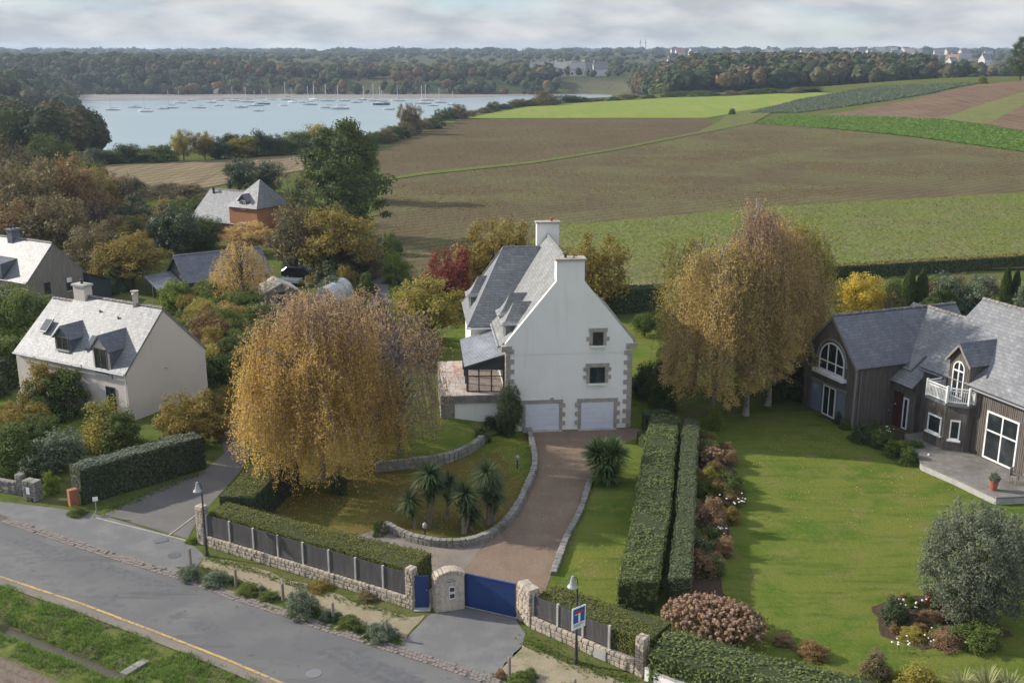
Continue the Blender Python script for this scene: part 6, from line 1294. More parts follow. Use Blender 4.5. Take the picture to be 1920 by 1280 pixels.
weeping_birch('weeping_birch', 'tallest birch of the group left of the timber house', 16.6, 71.8, 14.9, 2.9, 'birch_mixed', 11, 1400, 56, 0.054, 2.3, 0.15, 0.25, skirt=2.6, lm_top='pink_brown')
weeping_birch('weeping_birch', 'left birch of the group beside the long hedge', 14.0, 70.8, 12.4, 3.3, 'birch_mixed', 13, 1400, 54, 0.054, 1.4, 0.15, 0.25, skirt=1.8, full=True)
weeping_birch('weeping_birch', 'right birch of the group, brown leaved', 18.7, 74.0, 13.4, 3.3, 'gold_brown', 17, 1400, 54, 0.054, 2.6, 0.15, 0.25, skirt=2.6, full=True)
weeping_birch('weeping_birch', 'pale yellow green birch behind the group', 20.9, 79.5, 12.6, 4.3, 'yellow_green', 19, 1100, 50, 0.062, 2.6, 0.15, 0.25, skirt=2.5, full=True)
weeping_birch('weeping_birch', 'yellow green birch behind the left of the group', 14.2, 79.5, 11.5, 3.6, 'yellow_green', 23, 800, 50, 0.062, 2.2, 0.2, 0.25, skirt=2.0, full=True)

# ---------------------------------------------------------------- palms and yucca
def rosette(n, ln, wd, droop, seed, upmin=-0.35):
    r_ = np.random.default_rng(seed); V = []; F = []
    for k in range(n):
        w = r_.uniform(0, 6.283); el = math.asin(r_.uniform(upmin, 1.0)); l = ln * r_.uniform(0.75, 1.1); d = np.array([math.cos(w) * math.cos(el), math.sin(w) * math.cos(el), math.sin(el)]); s = np.array([-math.sin(w), math.cos(w), 0])
        b = len(V)
        for t, wf in ((0.02, 0.7), (0.4, 1.0), (0.75, 0.8), (1.0, 0.08)):
            p = d * l * t + np.array([0, 0, -droop * l * t * t * math.cos(el)]); V += [p - s * wd * wf, p + s * wd * wf]
        F += [(b + 2 * i, b + 2 * i + 1, b + 2 * i + 3, b + 2 * i + 2) for i in range(3)]
    return npmesh('leaf_head', np.array(V), np.array(F))
ROS = [rosette(170, 1.0, 0.032, 0.35, i, -0.5) for i in range(3)]
for m_ in ROS: m_.materials.append(L_['cordyline'])
cl = [(805, 888, 803, 985, 1.25, 'tallest cabbage palm at the left of the bed'), (768, 936, 778, 990, 1.0, 'short cabbage palm at the left edge of the bed'), (843, 905, 838, 975, 0.95, 'slim cabbage palm behind the others in the bed'), (872, 925, 868, 1000, 1.15, 'cabbage palm in the middle of the bed'), (912, 885, 915, 985, 1.25, 'tall dark cabbage palm at the right of the bed'), (926, 928, 925, 982, 1.0, 'low cabbage palm at the right of the bed'), (885, 960, 884, 992, 0.9, 'lowest cabbage palm in front of the bed')]
for i, (hx, hy, bx, by, s, lb) in enumerate(cl):
    x, y = P(bx, by); zt = HH(y, hy); xt = (hx - 960) / FPX * depth(y, zt)
    r = thing('cabbage_palm', lb, 'palm', (x, y, 0), 0, 'cabbage palms in the walled bed')
    MB().tube([(0, 0, -0.05), ((xt - x) * 0.3, 0.05, zt * 0.4), (xt - x, 0, zt)], [0.11, 0.08, 0.07], 7).build('trunk', M['palm_bark'], r)
    s *= 0.9; put('leaf_head', ROS[i % 3], None, r, (xt - x, 0, zt), (0, 0, i), (s, s, s))
    put('leaf_skirt', ROS[(i + 2) % 3], None, r, ((xt - x) * 0.75, 0, zt * 0.62), (math.pi, 0, i * 2.0), (s * 0.6, s * 0.6, s * 0.75))
    if i in (0, 3, 4): MB().tube([(0.1, 0, -0.05), (0.35, 0.1, zt * 0.5), (0.3, 0.1, zt * 0.8)], [0.07, 0.06, 0.05], 6).build('trunk', M['palm_bark'], r); put('leaf_head', ROS[(i + 1) % 3], None, r, (0.3, 0.1, zt * 0.8), (0, 0, i), (s * 0.75,) * 3)
x, y = P(1135, 903)
yr_ = thing('yucca', 'large spiky green yucca beside the drive', 'yucca', (x, y, 0))
ym = rosette(300, 1.3, 0.045, 0.12, 21, -0.2); ym.materials.append(L_['yucca'])
for k, (a, b, c, s) in enumerate(((0, 0, 1.3, 1.1), (-0.45, 0.2, 1.75, 0.95), (0.45, 0.1, 1.8, 0.95), (0.05, -0.3, 0.65, 0.95))): put('leaf_head', ym, None, yr_, (a, b, c), (0, 0, k * 1.3), (s, s, s))
MB().tube([(0, 0, -0.05), (0, 0, 0.8)], 0.14, 7).tube([(0, 0, 0.2), (-0.35, 0.2, 1.0)], 0.1, 6).tube([(0, 0, 0.2), (0.4, 0.1, 1.0)], 0.1, 6).build('trunk', M['palm_bark'], yr_)
# ---------------------------------------------------------------- trees and shrubs around the houses: (name, label, px, base row, top row, width px, kind, leaves, bark)
T = [
 # behind the white house
 ('autumn_tree', 'olive gold tree behind the left of the white house', 925, 570, 402, 160, 'round', 'olive_gold'),
 ('autumn_tree', 'brown gold tree behind the right of the white house', 1110, 590, 432, 150, 'round', 'olive_gold'),
 ('red_tree', 'dark red leaved tree left of the white house', 842, 600, 458, 116, 'round', 'red'),
 ('autumn_tree', 'yellow green tree in front of the red tree', 800, 648, 518, 150, 'spread', 'yellow_green'),
 ('bare_tree', 'thin purplish bare tree left of the yellow green tree', 690, 650, 540, 120, 'sparse', 'pink_brown'),
 # right, behind the timber house
 ('yellow_tree', 'bright yellow tree behind the timber house', 1606, 612, 506, 105, 'round', 'yellow'),
 ('bare_tree', 'pale bare tree beside the bright yellow tree', 1660, 610, 540, 80, 'sparse', 'dull_brown'),
 ('cypress', 'dark column cypress, left one of the pair behind the timber house', 1700, 585, 500, 30, 'column', 'green'),
 ('cypress', 'dark column cypress, right one of the pair behind the timber house', 1724, 585, 502, 28, 'column', 'green'),
 ('cypress', 'slim cypress near the right edge, left of two', 1880, 592, 497, 24, 'column', 'green'),
 ('cypress', 'slim cypress near the right edge, right of two', 1898, 592, 500, 20, 'column', 'dark_green'),
 ('willow_shrub', 'grey green willow shrub right of the cypress pair', 1770, 580, 508, 80, 'shrub', 'grey_green'),
 ('willow_shrub', 'grey green willow shrub left of the slim cypresses', 1835, 585, 510, 90, 'shrub', 'grey_green'),
 ('willow_shrub', 'pale willow shrub at the right picture edge', 1918, 600, 520, 60, 'shrub', 'grey_green'),
 ('garden_shrub', 'yellow green bush between the birches and the timber house', 1515, 700, 600, 110, 'shrub', 'yellow_green'),
 ('garden_shrub', 'dark bush at the foot of the birches by the timber house', 1470, 750, 690, 90, 'shrub', 'dark_green'),
 ('garden_shrub', 'dark evergreen beside the right wall of the white house', 1215, 745, 670, 80, 'shrub', 'dark_green'),
 ('garden_shrub', 'small dark shrub near the right wall of the white house', 1240, 770, 700, 60, 'shrub', 'green'),
 ('pale_shrub', 'pale lime shrub at the far end of the narrow hedge', 1338, 805, 755, 40, 'shrub', 'lime'),
 # beside the drive and terrace
 ('round_shrub', 'dense round evergreen shrub at the left garage corner', 955, 822, 715, 56, 'ball', 'dark_green'),
 ('low_shrub', 'low dark shrub at the foot of the round evergreen', 925, 812, 775, 55, 'shrub', 'dark_green'),
 ('low_shrub', 'small green shrub where the curved wall meets the drive', 905, 830, 795, 40, 'shrub', 'green'),
 ('low_shrub', 'bluish evergreen clump at the foot of the golden birch', 636, 925, 878, 42, 'shrub', 'dark_green'),
 ('low_shrub', 'small dark shrub at the left end of the palm bed wall', 712, 1005, 968, 34, 'shrub', 'green'),
 # between the houses
 ('pine', 'tall dark green pine beside the brown field', 645, 452, 232, 200, 'pine', 'pine'),
 ('autumn_tree', 'broad yellow ochre oak below the pine', 640, 528, 385, 165, 'spread', 'olive_gold'),
 ('autumn_tree', 'green brown tree left of the yellow ochre oak', 555, 520, 385, 120, 'spread', 'dull_brown'),
 ('conifer', 'dark conifer behind the orange house, left', 450, 362, 290, 70, 'round', 'dark_green'),
 ('conifer', 'dark conifer behind the orange house, right', 500, 366, 296, 80, 'round', 'dark_green'),
 ('bare_tree', 'pale bare tree right of the orange house', 560, 420, 322, 110, 'sparse', 'dull_brown'),
 ('yellow_bush', 'small bright yellow bush before the orange house', 412, 447, 405, 42, 'shrub', 'yellow'),
 ('autumn_tree', 'orange leaved tree before the orange house', 470, 478, 415, 100, 'spread', 'gold_brown'),
 ('weeping_tree', 'brown purple weeping birch beside the dark shed', 455, 580, 452, 130, 'weep', 'gold_brown'),
 ('fruit_tree', 'old olive brown fruit tree left of the dark shed', 252, 540, 438, 140, 'spread', 'olive_gold'),
 ('garden_tree', 'dark green tree above the dark shed', 330, 480, 380, 110, 'round', 'dark_green'),
 ('garden_tree', 'green tree left of the orange house', 385, 470, 400, 80, 'round', 'green'),
 ('garden_tree', 'round dark tree below the stubble field', 250, 440, 375, 90, 'round', 'dark_green'),
 ('lime_bush', 'yellow green bamboo like bush below the dark shed, left', 330, 585, 525, 80, 'shrub', 'lime'),
 ('lime_bush', 'yellow green bush below the dark shed, right', 400, 580, 520, 80, 'shrub', 'mid_green'),
 ('small_tree', 'reddish small tree right of the beige house', 395, 660, 580, 90, 'spread', 'russet'),
 ('small_tree', 'orange shrub above the garden slide', 430, 605, 565, 90, 'shrub', 'gold_brown'),
 ('small_tree', 'pinkish shrub beside the polytunnel', 570, 600, 560, 70, 'shrub', 'pink_brown'),
 ('small_tree', 'green shrub right of the polytunnel', 665, 610, 555, 60, 'shrub', 'yellow_green'),
 ('small_tree', 'grey green shrub by the parked car', 625, 560, 510, 60, 'shrub', 'grey_green'),
 ('small_tree', 'dark shrub at the bend of the field track', 720, 590, 560, 60, 'shrub', 'dark_green'),
 ('verge_bush', 'bright green grassy bank bush along the field track', 745, 530, 470, 70, 'shrub', 'lime'),
 ('verge_bush', 'bright green bush below the pine on the field track', 735, 480, 430, 50, 'shrub', 'mid_green'),
 # around the beige house
 ('bushy_tree', 'green bushy tree at the left edge above the beige house', 35, 650, 525, 140, 'round', 'mid_green'),
 ('bushy_tree', 'dark bush at the left edge beside the beige house', 20, 720, 620, 110, 'shrub', 'green'),
 ('climbing_shrub', 'brown green shrub against the front of the beige house', 90, 770, 665, 100, 'shrub', 'olive_gold'),
 ('climbing_shrub', 'tall green shrub against the front of the beige house', 130, 780, 680, 110, 'shrub', 'green'),
 ('garden_shrub', 'yellow green shrub before the beige gable, left', 205, 840, 745, 120, 'shrub', 'yellow_green'),
 ('garden_shrub', 'dark green dense bush below the beige gable', 235, 850, 760, 90, 'shrub', 'green'),
 ('garden_shrub', 'olive round shrub before the beige gable, right', 355, 840, 732, 140, 'round', 'olive_gold'),
 ('garden_shrub', 'grey green shrub behind the silvery hedge', 110, 880, 800, 130, 'shrub', 'grey_green'),
 ('garden_shrub', 'green shrub at the left edge above the stone wall', 30, 890, 790, 120, 'shrub', 'green'),
 ('garden_shrub', 'low dark shrub above the grey pillar', 70, 905, 850, 80, 'shrub', 'dark_green'),
 ('lime_bush', 'small yellow green bush beside the squat pillar', 98, 925, 878, 36, 'shrub', 'lime'),
 ('low_shrub', 'leafy plants at the foot of the brick pier', 145, 968, 948, 44, 'shrub', 'mid_green'),
 ('low_shrub', 'small tuft of green below the squat pillar', 62, 942, 928, 26, 'shrub', 'mid_green'),
 ('low_shrub', 'bright green weeds at the foot of the corner pillar', 360, 1022, 1003, 30, 'shrub', 'lime'),
 # roadside planting
 ('verge_shrub', 'grey green shrub around the first wooden post', 355, 1085, 1056, 50, 'shrub', 'grey_green'),
 ('verge_shrub', 'grey shrub between the first and second wooden posts', 405, 1100, 1070, 66, 'shrub', 'grey_green'),
 ('verge_shrub', 'low green plants right of the second wooden post', 465, 1114, 1092, 50, 'shrub', 'mid_green'),
 ('verge_shrub', 'low green plants left of the third wooden post', 505, 1128, 1106, 44, 'shrub', 'mid_green'),
 ('verge_shrub', 'large grey brown shrub between the third and fourth posts', 568, 1155, 1100, 76, 'shrub', 'grey_green'),
 ('verge_shrub', 'low green plants right of the fourth wooden post', 655, 1178, 1152, 52, 'shrub', 'mid_green'),
 ('verge_shrub', 'silvery green plants by the post at the gate apron', 715, 1200, 1168, 70, 'shrub', 'grey_green'),
 ('verge_shrub', 'low green plants by the post right of the apron', 980, 1285, 1258, 60, 'shrub', 'mid_green'),
 ('verge_shrub', 'small reddish plant at the right apron corner', 938, 1272, 1250, 26, 'shrub', 'pinkgrass'),
 ('wall_weeds', 'brown weeds at the foot of the roadside wall', 600, 1110, 1094, 60, 'shrub', 'olive_gold'),
 ('wall_weeds', 'dry weeds at the foot of the wall near the narrow gate', 690, 1130, 1112, 50, 'shrub', 'dull_brown'),
 ('ivy', 'ivy patch growing over the short wall by the end pillar', 1165, 1240, 1190, 50, 'shrub', 'green'),
 # right garden
 ('olive_tree', 'large round grey green olive tree on the lawn', 1818, 1165, 935, 218, 'ball', 'olive_leaf'),
 ('grass_clump', 'tall pinkish ornamental grass in the border', 1335, 1000, 920, 56, 'shrub', 'pinkgrass'),
 ('grass_clump', 'pale green ornamental grass in the border', 1330, 930, 868, 50, 'shrub', 'yellow_green'),
 ('border_shrub', 'green border shrub with white flowers', 1372, 950, 890, 56, 'shrub', 'green'),
 ('border_shrub', 'dark border shrub between the grass and the hydrangea', 1315, 1060, 1000, 60, 'shrub', 'dark_green'),
 ('border_shrub', 'small brown shrub on the bottom hedge, left', 1470, 1215, 1185, 46, 'shrub', 'pinkgrass'),
 ('border_shrub', 'russet shrub on the bottom hedge, middle', 1525, 1240, 1200, 66, 'shrub', 'russet'),
 ('border_shrub', 'purple grey shrub above the bottom hedge', 1640, 1275, 1215, 70, 'shrub', 'dull_brown'),
 ('border_shrub', 'yellow green shrub at the bottom edge', 1720, 1300, 1245, 110, 'shrub', 'yellow_green'),
 ('bed_shrub', 'dark clipped shrub at the left of the flower bed', 1675, 1165, 1115, 60, 'shrub', 'dark_green'),
 ('bed_shrub', 'yellow shrub at the back of the flower bed', 1700, 1140, 1112, 50, 'shrub', 'lime'),
 ('bed_shrub', 'red orange plants in the flower bed', 1745, 1170, 1142, 50, 'shrub', 'pinkgrass'),
 ('bed_shrub', 'dark purple conical shrub before the olive tree', 1745, 1140, 1100, 26, 'column', 'red'),
 ('bed_shrub', 'green leafy plants at the right of the flower bed', 1830, 1210, 1160, 100, 'shrub', 'mid_green'),
 ('bed_shrub', 'low yellow green plants at the front of the bed', 1710, 1205, 1175, 60, 'shrub', 'yellow_green'),
 ('bed_shrub', 'low brown flowering plants in the middle of the bed', 1770, 1215, 1178, 76, 'shrub', 'pinkgrass'),
 ('box_ball', 'round clipped box ball nearest the terrace edge', 1703, 870, 833, 42, 'shrub', 'green'),
 ('box_ball', 'round clipped box ball behind the first one', 1718, 850, 820, 36, 'shrub', 'green'),
 ('box_ball', 'round clipped bush at the corner of the timber wing', 1575, 795, 765, 22, 'shrub', 'dark_green'),
 ('rose_bush', 'dark clipped bush beside the roses', 1615, 828, 792, 50, 'shrub', 'dark_green'),
 ('rose_bush', 'white rose bush in the bed before the timber house', 1655, 838, 800, 56, 'shrub', 'green'),
 ('rose_bush', 'low green rose bush by the terrace', 1680, 855, 820, 60, 'shrub', 'mid_green'),
 ('climber', 'green climber with white flowers on the timber wing wall', 1668, 790, 735, 40, 'shrub', 'green'),
 ('climber', 'flowering plant beside the front door', 1722, 805, 760, 34, 'shrub', 'green'),
 # left wood edge and field hedges
 ('wood_tree', 'brown leaved tree at the left edge, lowest', 60, 470, 290, 170, 'round', 'dull_brown'),
 ('wood_tree', 'russet tree left of the stubble field', 130, 440, 280, 130, 'round', 'russet'),
 ('wood_tree', 'grey brown bare tree at the left edge', 20, 400, 235, 110, 'sparse', 'dull_brown'),
 ('wood_tree', 'green tree above the russet tree', 95, 350, 245, 100, 'round', 'green'),
 ('wood_tree', 'brown tree between the russet tree and the fruit tree', 190, 470, 330, 100, 'sparse', 'russet'),
 ('wood_tree', 'tall brown tree above the wood house', 110, 500, 360, 150, 'round', 'dull_brown'),
 ('wood_tree', 'dark brown tree above the wood house chimney', 30, 500, 370, 130, 'round', 'russet'),
 ('wood_tree', 'dark tree right of the wood house', 185, 520, 410, 110, 'round', 'dull_brown'),
 ('wood_tree', 'bare brown tree below the stubble field, left', 230, 390, 320, 90, 'sparse', 'dull_brown'),
 ('wood_tree', 'bare brown tree below the stubble field, middle', 300, 385, 345, 90, 'sparse', 'dull_brown'),
 ('garden_palm_tree', 'dark green garden palm like tree above the wood house', 88, 455, 415, 60, 'shrub', 'green'),
 ('poplar', 'yellow poplar group beside the water', 345, 302, 240, 55, 'round', 'yellow_green'),
 ('poplar', 'smaller yellow poplar right of the first', 385, 300, 243, 50, 'round', 'olive_gold'),
]
for t in T:
    bk = t[8] if len(t) > 8 else 'bark'; nm = t[0]
    ct = 'tree' if t[6] not in ('shrub',) and 'shrub' not in nm and 'bush' not in nm else 'shrub'
    tree_px(nm, t[1], t[2], t[3], t[4], t[5], t[6], t[7], bk, None, ct)
# bushes of the field hedgerow and the shore: nothing tells them apart
def hedgerow(pts, n, wpx, hpx, lms, name, label, group, jit=5):
    for k in range(n):
        t = k / max(1, n - 1) * (len(pts) - 1); i = min(int(t), len(pts) - 2); f = t - i
        px = pts[i][0] + (pts[i + 1][0] - pts[i][0]) * f + random.uniform(-jit, jit); py = pts[i][1] + (pts[i + 1][1] - pts[i][1]) * f + random.uniform(-1, 1)
        hp = hpx * random.uniform(0.7, 1.25); tree_px(name, label, px, py, py - hp, wpx * random.uniform(0.8, 1.3), random.choice(('shrub', 'shrub', 'round')), random.choice(lms), 'bark', group, 'bush')
hedgerow([(860, 222), (930, 206), (1000, 197), (1100, 192)], 16, 34, 15, ['dark_green', 'green', 'dull_brown'], 'hedgerow_bush', 'low bush at the far part of the hedgerow by the water', 'far bushes of the field hedgerow')
hedgerow([(640, 288), (700, 274), (760, 256), (860, 222)], 22, 42, 28, ['dark_green', 'green', 'dull_brown', 'green'], 'hedgerow_bush', 'dark bush of the hedgerow between the field and the water', 'bushes of the field hedgerow')
hedgerow([(1080, 192), (1250, 183), (1400, 178), (1520, 173)], 16, 44, 10, ['dull_brown', 'green'], 'hedgerow_bush', 'low bush along the far edge of the bright green field', 'low bushes along the bright field')
hedgerow([(170, 310), (240, 305), (310, 303)], 8, 60, 34, ['green', 'mid_green', 'dark_green'], 'shore_bush', 'bush between the stubble field and the water, left of the poplars', 'shore bushes left of the poplars')
hedgerow([(415, 298), (480, 293), (560, 288), (640, 280)], 14, 62, 48, ['green', 'mid_green', 'yellow_green', 'dark_green'], 'shore_bush', 'leafy bush between the field and the water, right of the poplars', 'shore bushes right of the poplars')
hedgerow([(180, 372), (260, 365), (340, 372), (400, 380)], 10, 70, 30, ['dull_brown', 'dark_green'], 'field_bush', 'dark bush along the lower edge of the stubble field', 'bushes below the stubble field')
tree_px('hedgerow_tree', 'round brown green tree standing out of the hedgerow by the water', 768, 252, 190, 52, 'round', 'dull_brown')
tree_px('hedgerow_tree', 'taller bush clump at the far end of the hedgerow', 1020, 198, 168, 62, 'shrub', 'dull_brown')
tree_px('pine', 'second dark pine half hidden behind the tall pine', 668, 378, 246, 110, 'pine', 'pine')
tree_px('field_pine', 'dark pine on the rise at the right picture edge', 1912, 152, 72, 60, 'pine', 'pine')
tree_px('field_bush', 'small green bush at the crest of the brassica field', 1842, 158, 140, 20, 'shrub', 'lime')
tree_px('field_bush', 'small bush at the bend of the grass track', 1372, 216, 202, 16, 'shrub', 'green')

# white blossoms on roses and border plants
blm = blob_mesh('blossom', 1, 1); blm.materials.append(M['bloom_white'])
for px, py, n, s, zz in ((1660, 800, 14, 0.6, 0.9), (1672, 768, 8, 0.5, 1.3), (1722, 775, 7, 0.4, 1.0), (1372, 930, 16, 0.7, 0.8), (1345, 985, 9, 0.5, 0.7), (1715, 1120, 12, 0.8, 0.5), (1760, 1180, 10, 1.0, 0.5), (1690, 1190, 8, 0.7, 0.4)):
    x, y = P(px, py + 28); r = thing('white_flowers', {1660: 'white roses in the bed before the timber house', 1672: 'white flowers against the timber wing wall', 1722: 'white flowers beside the front door', 1372: 'white flowers at the back of the border', 1345: 'white flowers beside the pink grass', 1715: 'white flowers at the back of the lawn bed', 1760: 'white flowers in the middle of the lawn bed', 1690: 'white flowers at the left of the lawn bed'}[px], 'flowers', (x, y, 0))
    mb = MB()
    for k in range(n):
        a, b = random.uniform(-s, s), random.uniform(-s * 0.6, s * 0.6); z = zz * random.uniform(0.7, 1.25); q = random.uniform(0.035, 0.065)
        put('blossom', blm, None, r, (a, b, z), (0, 0, k), (q, q, q * 0.7)); mb.tube([(a * 0.5, b * 0.5, 0), (a, b, z)], 0.008, 4, False)
    mb.build('stems', L_['green'], r)
# dry hydrangeas: every flower head a ball
def fuzzy(name, seed):
    b0 = blob_mesh('core', seed, 1); V0 = np.array([v.co[:] for v in b0.vertices]) * 0.82; F0 = np.array([list(p.vertices) for p in b0.polygons]); u = unit(46); v, f = leaf_geo(u * rng.uniform(0.85, 1.02, (46, 1)), 0.26, 0.8, nrm=u, tilt=0.8)
    me = bpy.data.meshes.new(name); me.from_pydata([tuple(p) for p in V0] + [tuple(p) for p in v], [], [tuple(q) for q in F0] + [tuple(int(i) + len(V0) for i in q) for q in f]); return me
hm = fuzzy('flower_head', 3); hm.materials.append(M['hydrangea_dry'])
def hydrangea(label, cx, cy, rx, ry, ht, n, hs, rot=0.0, tri=False):
    r = thing('hydrangea', label, 'shrub', (cx, cy, 0), rot); mb = MB(); V = []
    for k in range(n):
        while True:
            a, b = random.uniform(-1, 1), random.uniform(-1, 1)
            if a * a + b * b < 1 and not (tri and b - a > 0.75): break
        z = ht * (0.42 + 0.58 * math.sqrt(max(0, 1 - a * a - b * b))) * random.uniform(0.92, 1.05); q = hs * random.uniform(0.75, 1.2)
        put('flower_head', hm, None, r, (a * rx, b * ry, z), (random.uniform(0, 3), random.uniform(0, 3), 0), (q, q, q * 0.85)); V.append((a * rx, b * ry, z)); mb.tube([(a * rx * 0.4, b * ry * 0.4, 0), (a * rx, b * ry, z)], 0.012, 4, False)
    mb.build('stems', M['twig'], r)
    C = np.repeat(np.array(V), 9, 0) + rng.normal(scale=0.13, size=(n * 9, 3)) - np.array([0, 0, 0.16]); C[:, 2] = np.maximum(C[:, 2], 0.05)
    v, f = leaf_geo(C, 0.08 * rng.uniform(0.7, 1.4, len(C)), 0.6); me = npmesh('foliage', v, f); me.materials.append(L_['russet']); put('foliage', me, None, r)
hydrangea('large mound of dry pink brown hydrangea heads beside the long hedge', 8.9, 42.2, 2.35, 1.9, 1.45, 290, 0.105, R(-28))
hydrangea('dry hydrangea at the far end of the border', *P(1338, 878), 0.85, 0.8, 1.3, 55, 0.09)
hydrangea('dry hydrangea in the middle of the border', *P(1318, 990), 0.6, 0.6, 1.2, 45, 0.085)
hydrangea('dry hydrangea below the first one in the border', *P(1330, 912), 0.6, 0.5, 1.0, 30, 0.085)
# flax with striped blades at the bottom right
fx = thing('flax', 'clump of pale striped flax blades in the bottom right corner', 'flax', (*P(1850, 1300), 0))
fm_ = rosette(120, 1.5, 0.03, 0.55, 33, 0.1); fm_.materials.append(L_['flax'])
for a, b, s in ((0, 0, 1.0), (-0.9, 0.3, 0.8), (0.9, 0.1, 0.9), (0.3, 0.7, 0.75)): put('leaf_clump', fm_, None, fx, (a, b, 0.02), (0, 0, a * 5), (s, s, s))
sheet('flower_bed', [(1640, 1140), (1680, 1118), (1760, 1120), (1850, 1160), (1900, 1195), (1850, 1215), (1740, 1222), (1660, 1190)], 0.012, 'dark_soil', 'dark earth of the flower bed under the olive tree', rough=0.5)
sheet('border_bed', [(1290, 830), (1360, 830), (1385, 920), (1370, 1000), (1340, 1080), (1430, 1195), (1290, 1170), (1255, 1120), (1280, 1000)], 0.010, 'dark_soil', 'dark earth of the border beside the hedges', rough=0.4)
sheet('house_bed', [(1520, 775), (1600, 808), (1700, 862), (1730, 850), (1690, 810), (1610, 790)], 0.010, 'dark_soil', 'planted bed along the timber house', rough=0.4)
sheet('verge_soil', [(330, 1062), (372, 1062), (440, 1087), (560, 1134), (690, 1180), (758, 1202), (738, 1214), (640, 1190), (600, 1176), (480, 1132), (380, 1096)], 0.016, 'rough_grass', 'planted verge between the path and the road', rough=0.15)
# things on the terraces and in the gardens
def pot(name, label, p, z, r, ht, m, lm=None, s=0.5):
    t = thing(name, label, 'pot', (p[0], p[1], z)); MB().lathe([(r * 0.7, 0), (r, ht * 0.9), (r * 1.12, ht * 0.92), (r * 1.12, ht), (r * 0.9, ht), (r * 0.85, ht * 0.9)], n=14).build('pot', M[m], t)
    if lm: tm, cm = variant('shrub', 0); put('plant', cm, L_[lm], t, (0, 0, ht * 0.95), (0, 0, 0), (s, s, s * 0.7))
    return t
def Pz(px, py, z): q = P(px, py, z); return q
pot('flower_pot', 'tall terracotta pot with a grey plant at the deck edge', Pz(1862, 918, TB), TB, 0.26, 0.62, 'terracotta', 'grey_green', 0.75)
pot('flower_pot', 'clay pot against the timber wall left of the tall window', Pz(1838, 848, TB), TB, 0.2, 0.5, 'terracotta', 'russet', 0.6)
pot('flower_pot', 'planted pot by the tall window at the right edge', Pz(1905, 878, TB), TB, 0.25, 0.45, 'terracotta', 'gold_brown', 0.8)
stt = thing('garden_statue', 'small white statue on a flat stone by the deck', 'statue', (*P(1740, 866), 0)); MB().box(-0.4, 0.4, -0.3, 0.3, 0.0, 0.08).build('plinth', M['concrete'], stt); MB().lathe([(0.10, 0.08), (0.05, 0.14), (0.10, 0.3), (0.06, 0.42), (0.075, 0.5), (0.03, 0.57)], n=10).build('figure', M['white_paint'], stt)
def chair(label, p, z, rz, m='post_wood'):
    t = thing('garden_chair', label, 'chair', (p[0], p[1], z), rz)
    MB().box(-0.22, 0.22, -0.22, 0.22, 0.42, 0.46).build('seat', M[m], t); MB().box(-0.22, 0.22, 0.19, 0.23, 0.463, 0.92).build('backrest', M[m], t)
    for a in (-0.19, 0.19):
        for b in (-0.19, 0.19): MB().box(a - 0.02, a + 0.02, b - 0.02, b + 0.02, 0, 0.418).build('leg', M[m], t)
chair('wooden garden chair on the deck at the right edge', Pz(1900, 905, TB), TB, R(40))
tw = lambda x, y: mhw(x, y, 0)[:2]
tb_ = thing('garden_table', 'round garden table on the paved terrace', 'table', (*tw(-3.4, 3.2), TB)); MB().lathe([(0.55, 0.70), (0.55, 0.74)], n=18).build('table_top', M['post_wood'], tb_); MB().lathe([(0.28, 0), (0.05, 0.06), (0.05, 0.699)], n=10).build('pedestal', M['black_iron'], tb_)
for k, (a, b, rz) in enumerate(((-4.05, 3.1, 90), (-3.3, 4.0, 0), (-2.9, 2.6, 220))): chair(['terrace chair left of the round table', 'terrace chair behind the round table', 'terrace chair right of the round table'][k], tw(a, b), TB, R(rz + 5))
sf = thing('sofa', 'pale sofa inside the conservatory', 'sofa', (*tw(-0.8, 2.6), TB), R(5)); MB().box(-0.7, 0.7, -0.35, 0.35, 0.05, 0.42).build('seat', M['cushion'], sf); MB().box(-0.7, 0.7, 0.352, 0.55, 0.05, 0.8).build('backrest', M['cushion'], sf)
bq = thing('grill', 'dark covered grill inside the conservatory', 'grill', (*tw(-1.95, 2.2), TB), R(5)); MB().lathe([(0.3, 0.62), (0.36, 0.75), (0.34, 0.9), (0.15, 1.02)], n=14).build('hood', M['black_iron'], bq); MB().box(-0.28, 0.28, -0.22, 0.22, 0.05, 0.61).build('cart', M['anthracite'], bq)
pot('lantern_pot', 'orange clay jar behind the conservatory glass', tw(-2.2, 1.75), TB, 0.15, 0.42, 'terracotta', None)
# neighbour garden: polytunnel, shed, play frame, slide, car
pt_ = thing('polytunnel', 'pale plastic polytunnel between garden trees', 'polytunnel', (*P(608, 574), 0), R(-14))
prf = [(1.25 * math.cos(w), 0, 1.9 * math.sin(w)) for w in np.linspace(0, math.pi, 13)]
MB().extr(prf, (0, 5, 0)).build('cover', M['poly_sheet'], pt_)
for k in range(4): MB().tube([(p[0] * 1.015, 0.02 + k * 1.65, p[2] * 1.015) for p in prf], 0.03, 5).build('hoop', M['zinc'], pt_)
gs = thing('garden_shed', 'small grey wooden shed beside the polytunnel', 'shed', (*P(500, 580), 0), R(25)); gable_walls(3.2, 3.5, 1.7, 2.5).build('wall', M['timber_grey'], gs); gable_roof(gs, 3.2, 3.5, 1.7, 2.5, 'concrete', 0.2, 0.2, ridge=False); MB().box(1.0, 2.0, -0.03, 0.01, 0.02, 1.65).build('door', M['anthracite'], gs)
sw_ = thing('swing_frame', 'wooden swing frame in the neighbour garden', 'swing', (*P(530, 590), 0), R(10))
MB().tube([(-1.1, 0, 1.9), (1.1, 0, 1.9)], 0.05, 6).build('beam', M['post_wood'], sw_)
for a in (-1.1, 1.1):
    for b in (-0.7, 0.7): MB().tube([(a, b, 0), (a, 0, 1.9)], 0.045, 6).build('leg', M['post_wood'], sw_)
